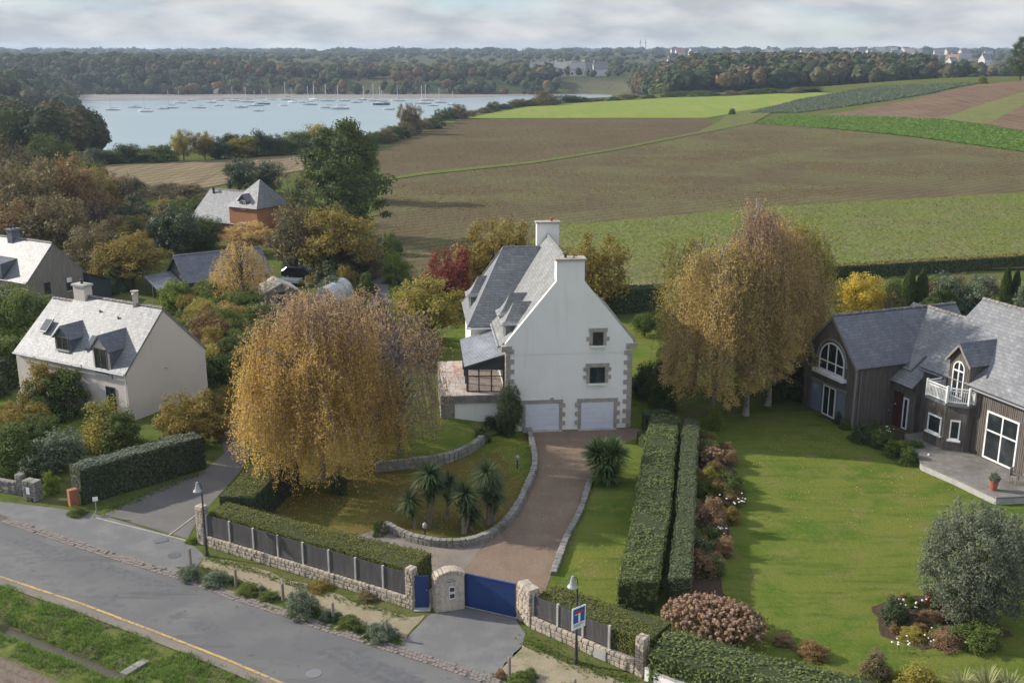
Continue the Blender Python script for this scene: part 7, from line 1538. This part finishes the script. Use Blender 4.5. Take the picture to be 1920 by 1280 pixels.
for a in (-0.4, 0.4): MB().tube([(a - 0.18, 0, 1.9), (a - 0.18, 0, 0.5)], 0.012, 4).tube([(a + 0.18, 0, 1.9), (a + 0.18, 0, 0.5)], 0.012, 4).box(a - 0.22, a + 0.22, -0.1, 0.1, 0.46, 0.5).build('swing_seat', M['anthracite'], sw_)
sld = thing('slide', 'bright green plastic slide in the neighbour garden', 'slide', (*P(498, 606), 0), R(-25))
MB().extr([(-0.22, 0, 0.12), (0.22, 0, 0.12), (0.22, 0, 0.3), (0.17, 0, 0.3), (0.17, 0, 0.17), (-0.17, 0, 0.17), (-0.17, 0, 0.3), (-0.22, 0, 0.3)], (0, 2.0, 1.25)).build('chute', M['plastic_green'], sld)
for a in (-0.22, 0.22): MB().tube([(a, 2.0, 1.35), (a, 2.5, 0)], 0.03, 6).tube([(a, 2.0, 1.35), (a, 1.9, 0)], 0.025, 6).build('leg', M['plastic_green'], sld)
car = thing('parked_car', 'dark estate car parked under the garden trees', 'car', (*P(565, 522), 0), R(-12))
prf = [(-2.1, 0.35), (2.05, 0.35), (2.1, 0.6), (2.0, 0.85), (1.1, 0.95), (0.45, 1.4), (-1.4, 1.45), (-2.0, 1.0), (-2.15, 0.8)]
cbm = MB().extr([(a, -0.82, b) for a, b in prf], (0, 1.64, 0)).build('body', M['car_dark'], car); cbm.modifiers.new('bev', 'BEVEL').width = 0.08
MB().extr([(1.02, -0.7, 0.985), (1.02, 0.7, 0.985), (0.5, 0.62, 1.385), (0.5, -0.62, 1.385)], (0.05, 0, 0.03)).build('windscreen', M['glass'], car)
for s in (-1, 1): MB().extr([(0.75, s * 0.825, 0.98), (0.35, s * 0.825, 1.33), (-1.35, s * 0.825, 1.36), (-1.7, s * 0.825, 1.0)], (0, s * 0.012, 0)).build('side_window', M['glass'], car); MB().box(2.02, 2.09, s * 0.6 - 0.12, s * 0.6 + 0.12, 0.62, 0.75).build('headlight', M['white_paint'], car)
for a in (-1.3, 1.3):
    for s in (-1, 1):
        wl_ = MB().tube([(a, s * 0.66, 0.31), (a, s * 0.86, 0.31)], 0.31, 14).build('wheel', M['tyre'], car); MB().tube([(a, s * 0.85, 0.31), (a, s * 0.875, 0.31)], 0.19, 10).build('rim', M['lamp_grey'], wl_)
tr2 = thing('trailer', 'pale flat trailer beside the parked car', 'trailer', (*P(545, 536), 0), R(-12)); MB().box(-1.2, 1.2, -0.7, 0.7, 0.5, 0.8).build('tray', M['poly_sheet'], tr2)
for s in (-1, 1): MB().tube([(0, s * 0.6, 0.28), (0, s * 0.75, 0.28)], 0.28, 12).build('wheel', M['tyre'], tr2)
MB().tube([(1.2, 0, 0.5), (2.0, 0, 0.45)], 0.04, 6).build('drawbar', M['black_iron'], tr2)
sheet('field_track', [(690, 600), (730, 600), (728, 540), (722, 470), (705, 470), (695, 540)], 0.006, 'lane', 'narrow shaded track leading to the fields')

# crowded undergrowth of the gardens between the houses
def clear(x, y):
    for rt, (x0, x1, y0, y1) in ((bh, (-1.5, 8.5, -1.5, 13)), (wh, (-1.5, 10.5, -2.5, 12.5)), (sd_, (-1, 8.5, -4.5, 10)), (oh_, (-1, 10.5, -1.5, 14.5)), (pt_, (-2, 2, -1.5, 5.5)), (gs, (-1, 4, -2.5, 4.5)), (car, (-3.5, 3, -2.5, 2)), (sld, (-1, 1, -1.5, 3)), (sw_, (-1.5, 1.5, -1.5, 1))):
        q = local(rt).inverted() @ Vector((x, y, 0))
        if x0 < q.x < x1 and y0 < q.y < y1: return False
    return True
UG = {'dark_green': 'dark green bush', 'green': 'green bush', 'dull_brown': 'dull brown bush', 'olive_gold': 'olive gold bush', 'mid_green': 'fresh green bush', 'russet': 'russet bush', 'yellow_green': 'yellow green bush'}
def undergrowth(poly, n, lms, hmin, hmax, where, group, kinds=('shrub', 'shrub', 'round'), sparse=0.0):
    k = 0; tries = 0
    while k < n and tries < n * 20:
        tries += 1; px = random.uniform(min(p[0] for p in poly), max(p[0] for p in poly)); py = random.uniform(min(p[1] for p in poly), max(p[1] for p in poly))
        if not inside(poly, np.array([px]), np.array([py]))[0]: continue
        x, y = PT(px, py)
        if not clear(x, y): continue
        ht = random.uniform(hmin, hmax); lm = random.choice(lms); w = ht * random.uniform(0.9, 1.5); kd = 'sparse' if random.random() < sparse else random.choice(kinds)
        plant('garden_bush', UG[lm] + ' ' + where, x, y, w, ht, kd, lm, 'bark', group + ', ' + UG[lm], 'bush'); k += 1
undergrowth([(180, 430), (350, 390), (420, 440), (300, 500), (200, 560), (150, 480)], 40, ['dark_green', 'green', 'dull_brown', 'olive_gold'], 2.5, 5.0, 'among the trees left of the dark shed', 'undergrowth left of the dark shed')
undergrowth([(280, 560), (420, 545), (520, 590), (560, 640), (470, 690), (400, 730), (330, 590)], 60, ['mid_green', 'green', 'yellow_green', 'olive_gold', 'mid_green'], 1.3, 3.2, 'in the garden behind the beige house', 'undergrowth behind the beige house')
undergrowth([(490, 430), (560, 400), (600, 470), (700, 480), (690, 560), (600, 540), (530, 500)], 32, ['dark_green', 'green', 'olive_gold', 'dull_brown'], 2.2, 4.2, 'under the trees around the pine', 'undergrowth around the pine')
undergrowth([(0, 330), (180, 350), (190, 430), (150, 470), (0, 440)], 30, ['dull_brown', 'olive_gold', 'dark_green', 'green'], 4.0, 8.0, 'at the wood edge at the left', 'undergrowth of the wood edge', ('round', 'shrub'), 0.3)
undergrowth([(560, 600), (690, 590), (790, 640), (810, 700), (700, 720), (600, 660)], 26, ['olive_gold', 'green', 'yellow_green', 'dull_brown'], 1.5, 3.0, 'behind the golden birch', 'undergrowth behind the golden birch')
undergrowth([(-20, 690), (60, 720), (110, 760), (90, 850), (-20, 880)], 16, ['green', 'dark_green', 'olive_gold'], 1.6, 2.8, 'at the left edge before the beige house', 'undergrowth before the beige house')
undergrowth([(392, 742), (425, 748), (440, 800), (412, 840), (395, 800)], 9, ['mid_green', 'olive_gold', 'russet', 'green'], 0.8, 1.8, 'beside the lane right of the beige house', 'undergrowth along the lane')
undergrowth([(1200, 600), (1260, 600), (1270, 740), (1230, 760)], 7, ['dark_green', 'green'], 1.2, 2.4, 'in the shade right of the white house', 'undergrowth right of the white house')
undergrowth([(1430, 690), (1510, 640), (1520, 740), (1450, 770)], 8, ['dark_green', 'green', 'olive_gold'], 1.4, 3.0, 'between the birches and the timber house', 'undergrowth beside the timber house')
UG.update({'pinkgrass': 'pinkish dry plant', 'hedge_leaf': 'leafy low plant', 'lime': 'lime green plant', 'grey_green': 'grey green plant'})
undergrowth([(1300, 840), (1365, 840), (1388, 930), (1370, 1010), (1345, 1075), (1300, 1100), (1285, 1000)], 64, ['pinkgrass', 'russet', 'green', 'hedge_leaf', 'pinkgrass', 'olive_gold'], 0.6, 1.35, 'in the border beside the hedges', 'border plants beside the hedges', ('shrub',))
undergrowth([(1655, 1140), (1690, 1122), (1760, 1125), (1850, 1165), (1890, 1192), (1840, 1212), (1740, 1215), (1670, 1185)], 26, ['pinkgrass', 'green', 'lime', 'hedge_leaf', 'grey_green', 'russet'], 0.3, 0.65, 'in the flower bed under the olive tree', 'bed plants under the olive tree', ('shrub',))
undergrowth([(1560, 800), (1610, 812), (1700, 860), (1720, 845), (1640, 800)], 16, ['green', 'hedge_leaf', 'dark_green', 'mid_green'], 0.4, 0.9, 'in the bed along the timber house', 'bed plants along the timber house', ('shrub',))
undergrowth([(370, 1072), (440, 1092), (560, 1140), (690, 1186), (745, 1206), (738, 1212), (600, 1168), (470, 1118)], 30, ['mid_green', 'grey_green', 'hedge_leaf', 'green'], 0.25, 0.55, 'on the verge below the sandy path', 'low plants on the roadside verge', ('shrub',))
undergrowth([(960, 1280), (1000, 1270), (1080, 1300), (1060, 1320)], 6, ['mid_green', 'green', 'hedge_leaf'], 0.25, 0.5, 'at the bottom edge right of the apron', 'low plants right of the apron', ('shrub',))
undergrowth([(1560, 560), (1900, 560), (1920, 600), (1600, 610)], 16, ['green', 'dull_brown', 'mid_green'], 1.8, 3.4, 'along the back of the timber house garden', 'undergrowth behind the timber house')

# ---------------------------------------------------------------- ground cover: fallen leaves, grass, weeds, brassicas
def scatter_world(poly, n):
    xs = [p[0] for p in poly]; ys = [p[1] for p in poly]; X = rng.uniform(min(xs), max(xs), n * 4); Y = rng.uniform(min(ys), max(ys), n * 4); k = inside(poly, X, Y); return X[k][:n], Y[k][:n]
def stuff_mesh(name, V, F, m, label):
    me = npmesh(name, V, F); me.materials.append(m); o = bpy.data.objects.new(name, me); COL.objects.link(o); return tag(o, label, kind='stuff')
parts = []
for poly, n, z in (([P(480, 900), P(700, 800), P(980, 830), P(985, 930), P(900, 1000), P(700, 1000), P(520, 1000)], 9000, 0.02), ([P(1310, 800), P(1600, 810), P(1800, 910), P(1700, 1000), P(1400, 980), P(1330, 900)], 1500, 0.02), ([P(1000, 1050), P(1030, 830), P(1110, 850), P(1060, 1000), P(980, 1110), P(880, 1110)], 500, 0.022), ([(-15.5, 51.9), (-4.5, 45.9), (-4, 46.4), (-15, 52.6)], 350, 1.86), ([P(640, 1010), P(760, 1020), P(860, 1040), P(860, 1110), P(790, 1130)], 900, 0.022), ([P(1000, 1110), P(1150, 1000), P(1240, 1160), P(1100, 1180)], 250, 0.02)):
    X, Y = scatter_world(poly, n); kx = np.array([mnoise.noise(Vector((a * 0.45, b * 0.45, 4))) + 0.6 * mnoise.noise(Vector((a * 1.7, b * 1.7, 1))) for a, b in zip(X, Y)]) > rng.uniform(-0.5, 0.35, len(X)); X, Y = X[kx], Y[kx]; C = np.stack([X, Y, np.full(len(X), z) + rng.uniform(0, 0.02, len(X))], 1); parts.append(leaf_geo(C, 0.034 * rng.uniform(0.6, 1.4, len(C)), 0.75, nrm=np.tile(np.array([0, 0, 2.0]), (len(C), 1))))
stuff_mesh('fallen_leaves', *join(parts), L_['litter'], 'fallen yellow and brown leaves scattered over lawns and gravel')
def tufts(X, Y, Z, ht, k, w, lean=0.5):
    n = len(X); X = np.repeat(X, k); Y = np.repeat(Y, k); Z = np.repeat(Z, k); n = len(X); b = np.stack([X + rng.normal(scale=ht * 0.25, size=n), Y + rng.normal(scale=ht * 0.25, size=n), Z], 1); a = rng.uniform(0, 6.283, n); hh = ht * rng.uniform(0.5, 1.3, n)
    s = np.stack([np.cos(a), np.sin(a), 0 * a], 1) * (w * rng.uniform(0.7, 1.4, n))[:, None]; t = b + np.stack([rng.normal(scale=lean, size=n) * hh, rng.normal(scale=lean, size=n) * hh, hh], 1)
    m_ = (b + t) / 2 + np.array([0, 0, 1.0]) * (hh * 0.12)[:, None]
    V = np.stack([b - s, b + s, m_ + s * 0.8, t, ], 1); V2 = np.stack([b - s, m_ + s * 0.8, t, m_ - s * 0.8], 1)
    V = np.stack([b - s, b + s, m_ + s * 0.75, m_ - s * 0.75], 1).reshape(-1, 3); V3 = np.stack([m_ - s * 0.75, m_ + s * 0.75, t + s * 0.1, t - s * 0.1], 1).reshape(-1, 3)
    return join([(V, np.arange(len(V)).reshape(-1, 4)), (V3, np.arange(len(V3)).reshape(-1, 4))])
# verge grass
n = 24000; s_ = rng.uniform(-24, 22, n); q_ = rng.uniform(0.42, 6.6, n)
ditch = (q_ > 2.35) & (q_ < 2.9) & (s_ < 1.0) & (s_ > -12); furrow = (q_ > 4.35) & (s_ < 4)
dens = np.array([mnoise.noise(Vector((a * 0.5, b * 0.7, 9))) for a, b in zip(s_, q_)]); keep = ~ditch & ~furrow & (dens + 0.45 + 0.5 * (np.abs(q_ - 1.7) < 0.7) > rng.random(n) * 0.7)
s_, q_ = s_[keep], q_[keep]; gi = np.clip(np.round((q_ - nv[0]) / (nv[1] - nv[0])).astype(int), 0, nn - 1); gj = np.clip(np.round((s_ - sv[0]) / (sv[1] - sv[0])).astype(int), 0, ns - 1)
X, Y = rdw(s_, q_)
stuff_mesh('verge_grass', *tufts(X, Y, ZZ[gi, gj] - 0.02, 0.17, 6, 0.013), L_['grass'], 'lush green grass on the bank below the road')
X1, Y1 = scatter_world([P(0, 0 + 944), P(100, 950), P(60, 945), P(0, 935)], 10)
def line_scatter(pix, n, jit):
    out = []
    for i in range(len(pix) - 1): 
        a, b = np.array(P(*pix[i])), np.array(P(*pix[i + 1])); k = int(n / (len(pix) - 1)); t = rng.random((k, 1)); out.append(a * (1 - t) + b * t + rng.normal(scale=jit, size=(k, 2)))
    return np.concatenate(out)
E_ = np.concatenate([line_scatter([(385, 1046), (470, 1070), (600, 1112), (760, 1158)], 500, 0.14), line_scatter([(985, 1200), (1080, 1247), (1200, 1285)], 350, 0.22), line_scatter([(372, 1064), (440, 1090), (560, 1136), (690, 1182), (750, 1204)], 700, 0.2), line_scatter([(930, 1266), (1080, 1345)], 150, 0.2), line_scatter([(200, 960), (380, 885)], 250, 0.2)])
stuff_mesh('edge_grass', *tufts(E_[:, 0], E_[:, 1], np.full(len(E_), 0.0), 0.10, 5, 0.012), L_['mid_green'], 'tufts of grass along the foot of walls and path edges')
# crop weeds, brassicas, bank grass
X, Y = scatter_world(F_crop, 14000); stuff_mesh('crop_plants', *tufts(X, Y, h(X, Y) + 0.12, 0.15, 3, 0.06, 1.0), L_['lime'], 'low green crop plants in the field behind the birches')
X, Y = scatter_world(F_low, 9000); kx = np.array([mnoise.noise(Vector((a * 0.03, b * 0.05, 2))) for a, b in zip(X, Y)]) > -0.05; X, Y = X[kx], Y[kx]; stuff_mesh('field_weeds', *tufts(X, Y, h(X, Y) + 0.06, 0.2, 2, 0.10, 1.0), L_['olive_gold'], 'scattered weeds on the ploughed field')
X, Y = scatter_world(F_kale, 9000); stuff_mesh('brassica_plants', *tufts(X, Y, h(X, Y) + 0.08, 0.6, 4, 0.22, 0.8), L_['grey_green'], 'rows of blue green brassica plants on the rise')
X, Y = scatter_world(F_bank, 5000); stuff_mesh('bank_plants', *tufts(X, Y, h(X, Y) + 0.12, 0.5, 3, 0.16, 0.8), L_['grass'], 'tall grass on the green bank')

# ---------------------------------------------------------------- far woods: masses of crowns nobody could count
ico = bmesh.new(); bmesh.ops.create_icosphere(ico, subdivisions=2, radius=1); IV = np.array([v.co[:] for v in ico.verts]); IF = np.array([[v.index for v in f.verts] for f in ico.faces]); ico.free()
def wood(name, label, X, Y, hmin, hmax, pal, nleaf=46, base=None, wide=1.0, lf_=0.20):
    Vs = []; Fs = []; Cs = []; k = 0; pal = np.array(pal)
    zz = h(X, Y) if base is None else base
    for x, y, z in zip(X, Y, zz):
        ht = random.uniform(hmin, hmax); r = ht * random.uniform(0.36, 0.55) * wide * random.choice((0.8, 1.0, 1.3)); c = pal[random.randrange(len(pal))] * random.uniform(0.75, 1.25)
        cz = z + ht * 0.55; nf = 1 + 0.25 * (rng.random(len(IV)) - 0.5); core = IV * nf[:, None] * np.array([r * 0.86, r * 0.86, ht * 0.44]) + np.array([x, y, cz])
        tri = np.stack([core[IF[:, 0]], core[IF[:, 1]], core[IF[:, 2]], core[IF[:, 2]]], 1)
        Vs.append(core); Fs.append(np.concatenate([IF, IF[:, 2:3]], 1) + k); k += len(core); Cs.append(np.tile(c * 0.8, (len(core), 1)))
        u = unit(nleaf); u[:, 2] = np.abs(u[:, 2]) * 1.2 - 0.25; C = u * rng.uniform(0.85, 1.12, (nleaf, 1)) * np.array([r, r, ht * 0.47]) + np.array([x, y, cz])
        v, f = leaf_geo(C, r * lf_ * rng.uniform(0.7, 1.4, nleaf), 0.75, nrm=u); Vs.append(v); Fs.append(f + k); k += len(v); Cs.append(np.repeat(c * rng.uniform(0.7, 1.35, (nleaf, 1)), 4, 0))
    V = np.concatenate(Vs); F = np.concatenate(Fs); C = np.concatenate(Cs)
    # triangles were written as degenerate quads: split them out
    t3 = F[:, 2] == F[:, 3]; me = bpy.data.meshes.new(name); Fq = F[~t3]; Ft = F[t3][:, :3]
    me.vertices.add(len(V)); me.vertices.foreach_set('co', V.astype(np.float32).ravel()); me.loops.add(Fq.size + Ft.size); me.loops.foreach_set('vertex_index', np.concatenate([Fq.ravel(), Ft.ravel()]).astype(np.int32))
    me.polygons.add(len(Fq) + len(Ft)); me.polygons.foreach_set('loop_start', np.concatenate([np.arange(0, Fq.size, 4), Fq.size + np.arange(0, Ft.size, 3)]).astype(np.int32)); me.update(calc_edges=True)
    at = me.attributes.new('tint', 'FLOAT_COLOR', 'POINT'); at.data.foreach_set('color', np.concatenate([C, np.ones((len(C), 1))], 1).astype(np.float32).ravel())
    me.materials.append(M['far_leaf']); o = bpy.data.objects.new(name, me); COL.objects.link(o); return tag(o, label, kind='stuff')
M['far_leaf'] = attrmat('far_leaf')
G1, G2, G3, B1, B2, B3 = (0.050, 0.070, 0.030), (0.075, 0.092, 0.037), (0.035, 0.052, 0.024), (0.13, 0.10, 0.048), (0.175, 0.11, 0.048), (0.105, 0.096, 0.05)
def rnd(n, x0, x1, y0, y1): return rng.uniform(x0, x1, n), rng.uniform(y0, y1, n)
X, Y = rnd(620, -620, -285, 948, 1150); wood('far_wood', 'dense brown and green wood on the far shore at the left', X, Y, 7, 14, [G1, G2, G3, B3, G1, (0.09, 0.085, 0.035)], 60)
X, Y = rnd(560, -300, 40, 955, 1110); wood('far_wood', 'mixed autumn wood on the far shore in the middle', X, Y, 4, 12, [G1, G2, G2, B2, B3, G3, G1, (0.09, 0.085, 0.035)], 60)
X, Y = rnd(520, 30, 480, 1010, 1300); wood('far_wood', 'scattered trees on the far shore around the houses', X, Y, 4, 9, [G1, G2, G3, B3, G2], 46)
X, Y = rnd(760, 95, 285, 655, 905); wood('headland_wood', 'dense dark wood on the headland behind the bright field', X, Y, 9, 15, [G1, G3, G2, B3, G1, B1], 70)
X, Y = rnd(800, -330, -105, 262, 400); kq = (Y < np.interp(X, QX, QY) + 40) & (X < -0.36 * Y - 8 + 0); X, Y = X[kq], Y[kq]; wood('hill_wood', 'dense olive wood on the near hill at the left', X, Y, 7, 12, [G1, G2, (0.085, 0.08, 0.03), B3, (0.06, 0.065, 0.028)], 620, lf_=0.085)
X, Y = rnd(1500, -1000, 1100, 1250, 2400); wood('distant_trees', 'tree belts across the distant plain', X, Y, 3, 9, [G1, G2, G3, B3], 20, wide=1.9)
X, Y = rnd(1200, -1900, 1900, 2300, 4100); wood('distant_trees', 'tree belts along the horizon', X, Y, 5, 17, [G1, G3, G2], 16, wide=2.4)
X, Y = rnd(900, -560, -230, 570, 960); kq = (-X - 0.392 * Y > 8); X, Y = X[kq], Y[kq]; wood('spur_wood', 'dark wood on the spur closing the bay at the left', X, Y, 8, 14, [G1, G2, G3, B3], 60)
X, Y = rnd(160, 330, 560, 820, 1000); wood('valley_trees', 'trees in the valley behind the ploughed rise', X, Y, 7, 12, [G1, G2, B2, B3], 46)
me = bpy.data.meshes.new('x')
struct('mudflat', MB().poly([(-900, 830, -11.93), (-320, 832, -11.93), (-230, 850, -11.93), (-190, 878, -11.93), (-60, 868, -11.93), (-20, 905, -11.93), (10, 930, -11.93), (150, 960, -11.93), (260, 1001, -11.93), (-900, 1001, -11.93)]).mesh('mudflat'), M['mud'], 'bare mud and sand shore across the water')

# ---------------------------------------------------------------- far houses
def far_house(label, x, y, w, l, ze, zr, rz, roof, group, base=None):
    z = hz(x, y) - 0.3; r = thing('far_house', label, 'house', (x, y, z), rz, group)
    gable_walls(w, l, ze, zr).build('wall', M['far_wall'], r)
    for s in (0, 1):
        xe = -0.4 if s == 0 else w + 0.4; mb = MB(); slab(mb, [(xe, -0.2, ze - 0.25), (xe, l + 0.2, ze - 0.25), (w / 2, l + 0.2, zr + 0.15), (w / 2, -0.2, zr + 0.15)], 0.2); mb.build('roof', M[roof], r)
    MB().box(w / 2 - 0.4, w / 2 + 0.4, l - 1, l - 0.2, zr - 0.5, zr + 1).build('chimney', M['far_wall'], r)
    for k in range(2): MB().box(-0.05, 0.02, 1.2 + k * (l - 3.6), 2.6 + k * (l - 3.6), 1.0, 2.3).build('window', M['glass'], r); MB().box(1.2 + k * (w - 3.6), 2.4 + k * (w - 3.6), -0.05, 0.02, 1.0, 2.3).build('window', M['glass'], r)
    return r
proto = far_house('white walled house with slate roof on the far shore slope', 40, 1060, 8, 11, 4.5, 8.5, R(70), 'far_roof', 'houses on the far shore slope')
protos = [proto]
first = True
for px, py in ((1018, 148), (1030, 146), (1048, 143), (1060, 148), (1075, 140), (1122, 146), (1130, 140), (1110, 151), (1140, 132), (1095, 135)):
    y = random.uniform(1045, 1120); x = (px - 960) / FPX * depth(y, 4); o = proto if first else copy_tree(proto); first = False
    o.location = (x, y, hz(x, y) - 0.2); o.rotation_euler.z = R(random.choice((60, 75, 95, 110))); o.scale = (1.25, 1.25, 1.55)
pr2 = [far_house('white house with grey roof in the distant hillside town', 500, 1500, 8, 12, 5, 9, R(80), 'far_roof', 'houses of the distant town'), far_house('white house with reddish roof in the distant hillside town', 520, 1500, 8, 12, 5, 8.5, R(80), 'far_roof_red', 'red roofed houses of the distant town')]
for k in range(78):
    px = random.gauss(1640, 95) if k % 4 else random.uniform(1260, 1860); py = random.uniform(106, 138)
    px = min(max(px, 1250), 1860)
    y = 1180 + (138 - py) / 35 * 950 + random.uniform(-40, 40); x = (px - 960) / FPX * depth(y, 8); src = pr2[0 if random.random() < 0.82 or k < 1 else 1]
    o = src if k < 2 and src.get('used') is None else copy_tree(src); src['used'] = 1
    if 'used' in o and o is not src: del o['used']
    o.location = (x, y, hz(x, y) - 0.3); o.rotation_euler.z = R(random.choice((60, 80, 100, 120)))
    s = random.uniform(0.95, 1.35); o.scale = (s, s, s * 1.25)
for o in pr2:
    if 'used' in o: del o['used']
wt = thing('water_tower', 'small dark water tower standing out on the right horizon', 'tower', (1010, 2200, hz(1010, 2200))); MB().lathe([(3, 0), (2.2, 12), (2.4, 15), (6, 19), (6, 22), (4, 23), (0.5, 24)], n=16).build('shaft', M['far_roof'], wt)
for k, dx in enumerate((0, 7)):
    py_ = thing('radio_mast', ['left one of two thin masts on the horizon', 'right one of two thin masts on the horizon'][k], 'mast', (232 * 2400 / 2000 + dx * 1.6, 2400, hz(280, 2400))); MB().tube([(-1.2, 0, 0), (-0.3, 0, 30)], 0.35, 4).tube([(1.2, 0, 0), (0.3, 0, 30)], 0.35, 4).box(-3, 3, -0.3, 0.3, 24, 24.6).build('lattice', M['lead'], py_)
bh2 = thing('boathouse', 'small pale boathouse on the far shore', 'boathouse', ((400 - 960) / FPX * depth(955, -10), 955, -11.5), R(10)); gable_walls(7, 12, 3, 5).build('wall', M['far_wall'], bh2); gable_roof(bh2, 7, 12, 3, 5, 'far_roof', 0.3, 0.2, ridge=False)
bh3 = thing('shore_hut', 'low pale hut on the shore beside the autumn wood', 'hut', ((785 - 960) / FPX * depth(985, -9), 985, -9.5), R(80)); gable_walls(6, 22, 2.5, 4).build('wall', M['far_wall'], bh3); gable_roof(bh3, 6, 22, 2.5, 4, 'far_roof', 0.3, 0.2, ridge=False)

# ---------------------------------------------------------------- boats at their moorings
def hull_mesh(L, B, D):
    V = []; F = []; n = 9; prof = []
    for i in range(n):
        t = i / (n - 1); b = B / 2 * (math.sin(math.pi * (0.22 + 0.78 * t)) ** 0.6 if t < 1 else 0.0); x = (0.5 - t) * -L; sh = 0.25 * (t - 0.4) ** 2 * D * 2
        V += [(x, -max(b, 0.02), D + sh), (x, -max(b, 0.02) * 0.75, 0.15 * D), (x, 0, -0.25), (x, max(b, 0.02) * 0.75, 0.15 * D), (x, max(b, 0.02), D + sh)]
    for i in range(n - 1):
        for j in range(4): F.append((5 * i + j, 5 * i + j + 1, 5 * i + 6 + j, 5 * i + 5 + j))
        F.append((5 * i + 4, 5 * i, 5 * i + 5, 5 * i + 9))
    F.append((0, 1, 2, 3, 4)[::-1]); return MB().add(V, F).mesh('hull')
def sail_boat(hm):
    r = thing('sailing_boat', 'white moored sailing boat with a bare mast on the estuary', 'boat', (0, 0, WATER), 0, 'sailing boats moored on the estuary')
    me = hull_mesh(9, 2.9, 1.0); me.materials.append(M[hm]); put('hull', me, None, r)
    MB().extr([(-1.6, -0.9, 0.95), (2.0, -0.7, 0.95), (1.6, -0.6, 1.5), (-1.4, -0.8, 1.6)], (0, 1.6, 0)).build('cabin', M['gelcoat'], r)
    m_ = MB().tube([(0.6, 0, 0.9), (0.6, 0, 12.5)], [0.17, 0.12], 6).tube([(0.6, -0.9, 7.5), (0.6, 0.9, 7.5)], 0.04, 4).build('mast', M['mast'], r); MB().tube([(0.5, 0, 2.2), (-3.2, 0, 2.1)], 0.16, 6).build('boom', M['hull_dark'], r)
    MB().tube([(0.6, 0, 12.4), (4.3, 0, 1.3)], 0.025, 4).tube([(0.6, 0, 12.4), (-4.3, 0, 1.2)], 0.025, 4).build('rigging', M['mast'], m_); return r
def motor_boat():
    r = thing('motor_boat', 'small white moored motor boat without mast on the estuary', 'boat', (0, 0, WATER), 0, 'motor boats moored on the estuary')
    me = hull_mesh(6.2, 2.3, 0.8); me.materials.append(M['gelcoat']); put('hull', me, None, r); MB().extr([(-0.8, -0.75, 0.75), (1.2, -0.65, 0.75), (0.7, -0.6, 1.7), (-0.7, -0.7, 1.75)], (0, 1.4, 0)).build('cabin', M['gelcoat'], r); MB().extr([(0.75, -0.5, 1.2), (1.06, -0.5, 1.05), (0.82, -0.5, 1.6)], (0, 1.0, 0)).build('windscreen', M['glass'], r); MB().box(-3.4, -3.05, -0.2, 0.2, 0.2, 1.1).build('outboard', M['hull_dark'], r); return r
s0 = sail_boat('gelcoat'); s1 = sail_boat('hull_dark'); s1['label'] = 'dark hulled moored sailing boat on the estuary'; s1['group'] = 'dark hulled sailing boats on the estuary'; m0 = motor_boat(); used = set()
BO = [(210, 207, 's'), (253, 202, 's'), (273, 210, 's'), (305, 205, 'm'), (319, 203, 's'), (373, 203, 's'), (409, 199, 'm'), (452, 202, 'm'), (480, 199, 's'), (484, 209, 'm'), (493, 196, 'd'), (530, 199, 'm'), (568, 193, 'm'), (580, 197, 's'), (613, 203, 's'), (637, 205, 's'), (613, 190, 's'), (463, 192, 's'), (507, 188, 's'), (537, 188, 's'), (548, 193, 's'), (395, 193, 'm'), (357, 189, 'm'), (410, 189, 'm'), (645, 190, 'm'), (667, 193, 'm'), (684, 188, 's'), (718, 193, 's'), (715, 197, 'd'), (728, 206, 'm'), (793, 195, 's'), (811, 199, 'm'), (850, 197, 's'), (800, 189, 's'), (702, 190, 's'), (747, 190, 's'), (825, 193, 's'), (590, 188, 's'), (438, 190, 's'), (338, 194, 's')]
for px, py, k in BO:
    src = {'s': s0, 'd': s1, 'm': m0}[k]; x, y = P(px, py, WATER); o = copy_tree(src) if k in used else src; used.add(k)
    o.location = (x, y, WATER + 0.05); o.rotation_euler.z = R(random.gauss(175, 14)); s = random.uniform(0.95, 1.4); o.scale = (s, s, s * random.uniform(0.62, 0.85))
sm = [(917, 167), (1002, 165), (1047, 169)]
for px, py in sm:
    x, y = P(px, py, -11.9); o = copy_tree(s0); o['label'] = 'sailing boat lying on the mud at the far shore'; o['group'] = 'boats on the far mud'; o.location = (x, min(y, 985), -11.9); o.rotation_euler.z = R(random.gauss(175, 20))

# ---------------------------------------------------------------- look-alikes: say which one by its place in the row
same = {}
bpy.context.view_layer.update()
for o in bpy.data.objects:
    if o.parent is None and o.get('group') and o.get('label'): same.setdefault(o['label'], []).append(o)
def ordinal(n): return str(n) + ('th' if 10 <= n % 100 <= 20 else {1: 'st', 2: 'nd', 3: 'rd'}.get(n % 10, 'th'))
for lb, os_ in same.items():
    if 1 < len(os_) <= 40:
        os_.sort(key=lambda o: o.location.x / depth(o.location.y, o.location.z))
        if len(lb.split()) <= 12:
            for i, o in enumerate(os_): o['label'] = lb + (', leftmost' if i == 0 else ', rightmost' if i == len(os_) - 1 else ', ' + ordinal(i + 1) + ' from the left')
# ---------------------------------------------------------------- the air
hzo = MB().box(-2700, 2700, -60, 4400, -20, 46).build('haze', None); tag(hzo, 'thin bluish haze over the whole landscape', kind='stuff')
hm_ = bpy.data.materials.new('haze'); hm_.use_nodes = True; t = hm_.node_tree; t.nodes.clear(); ou = N(t, 'ShaderNodeOutputMaterial'); pv = N(t, 'ShaderNodeVolumePrincipled'); pv.inputs['Color'].default_value = rgb(0.66, 0.80, 1.0); pv.inputs['Density'].default_value = 0.00013; pv.inputs['Anisotropy'].default_value = 0.2
t.links.new(pv.outputs[0], ou.inputs['Volume']); hzo.data.materials.clear(); hzo.data.materials.append(hm_)
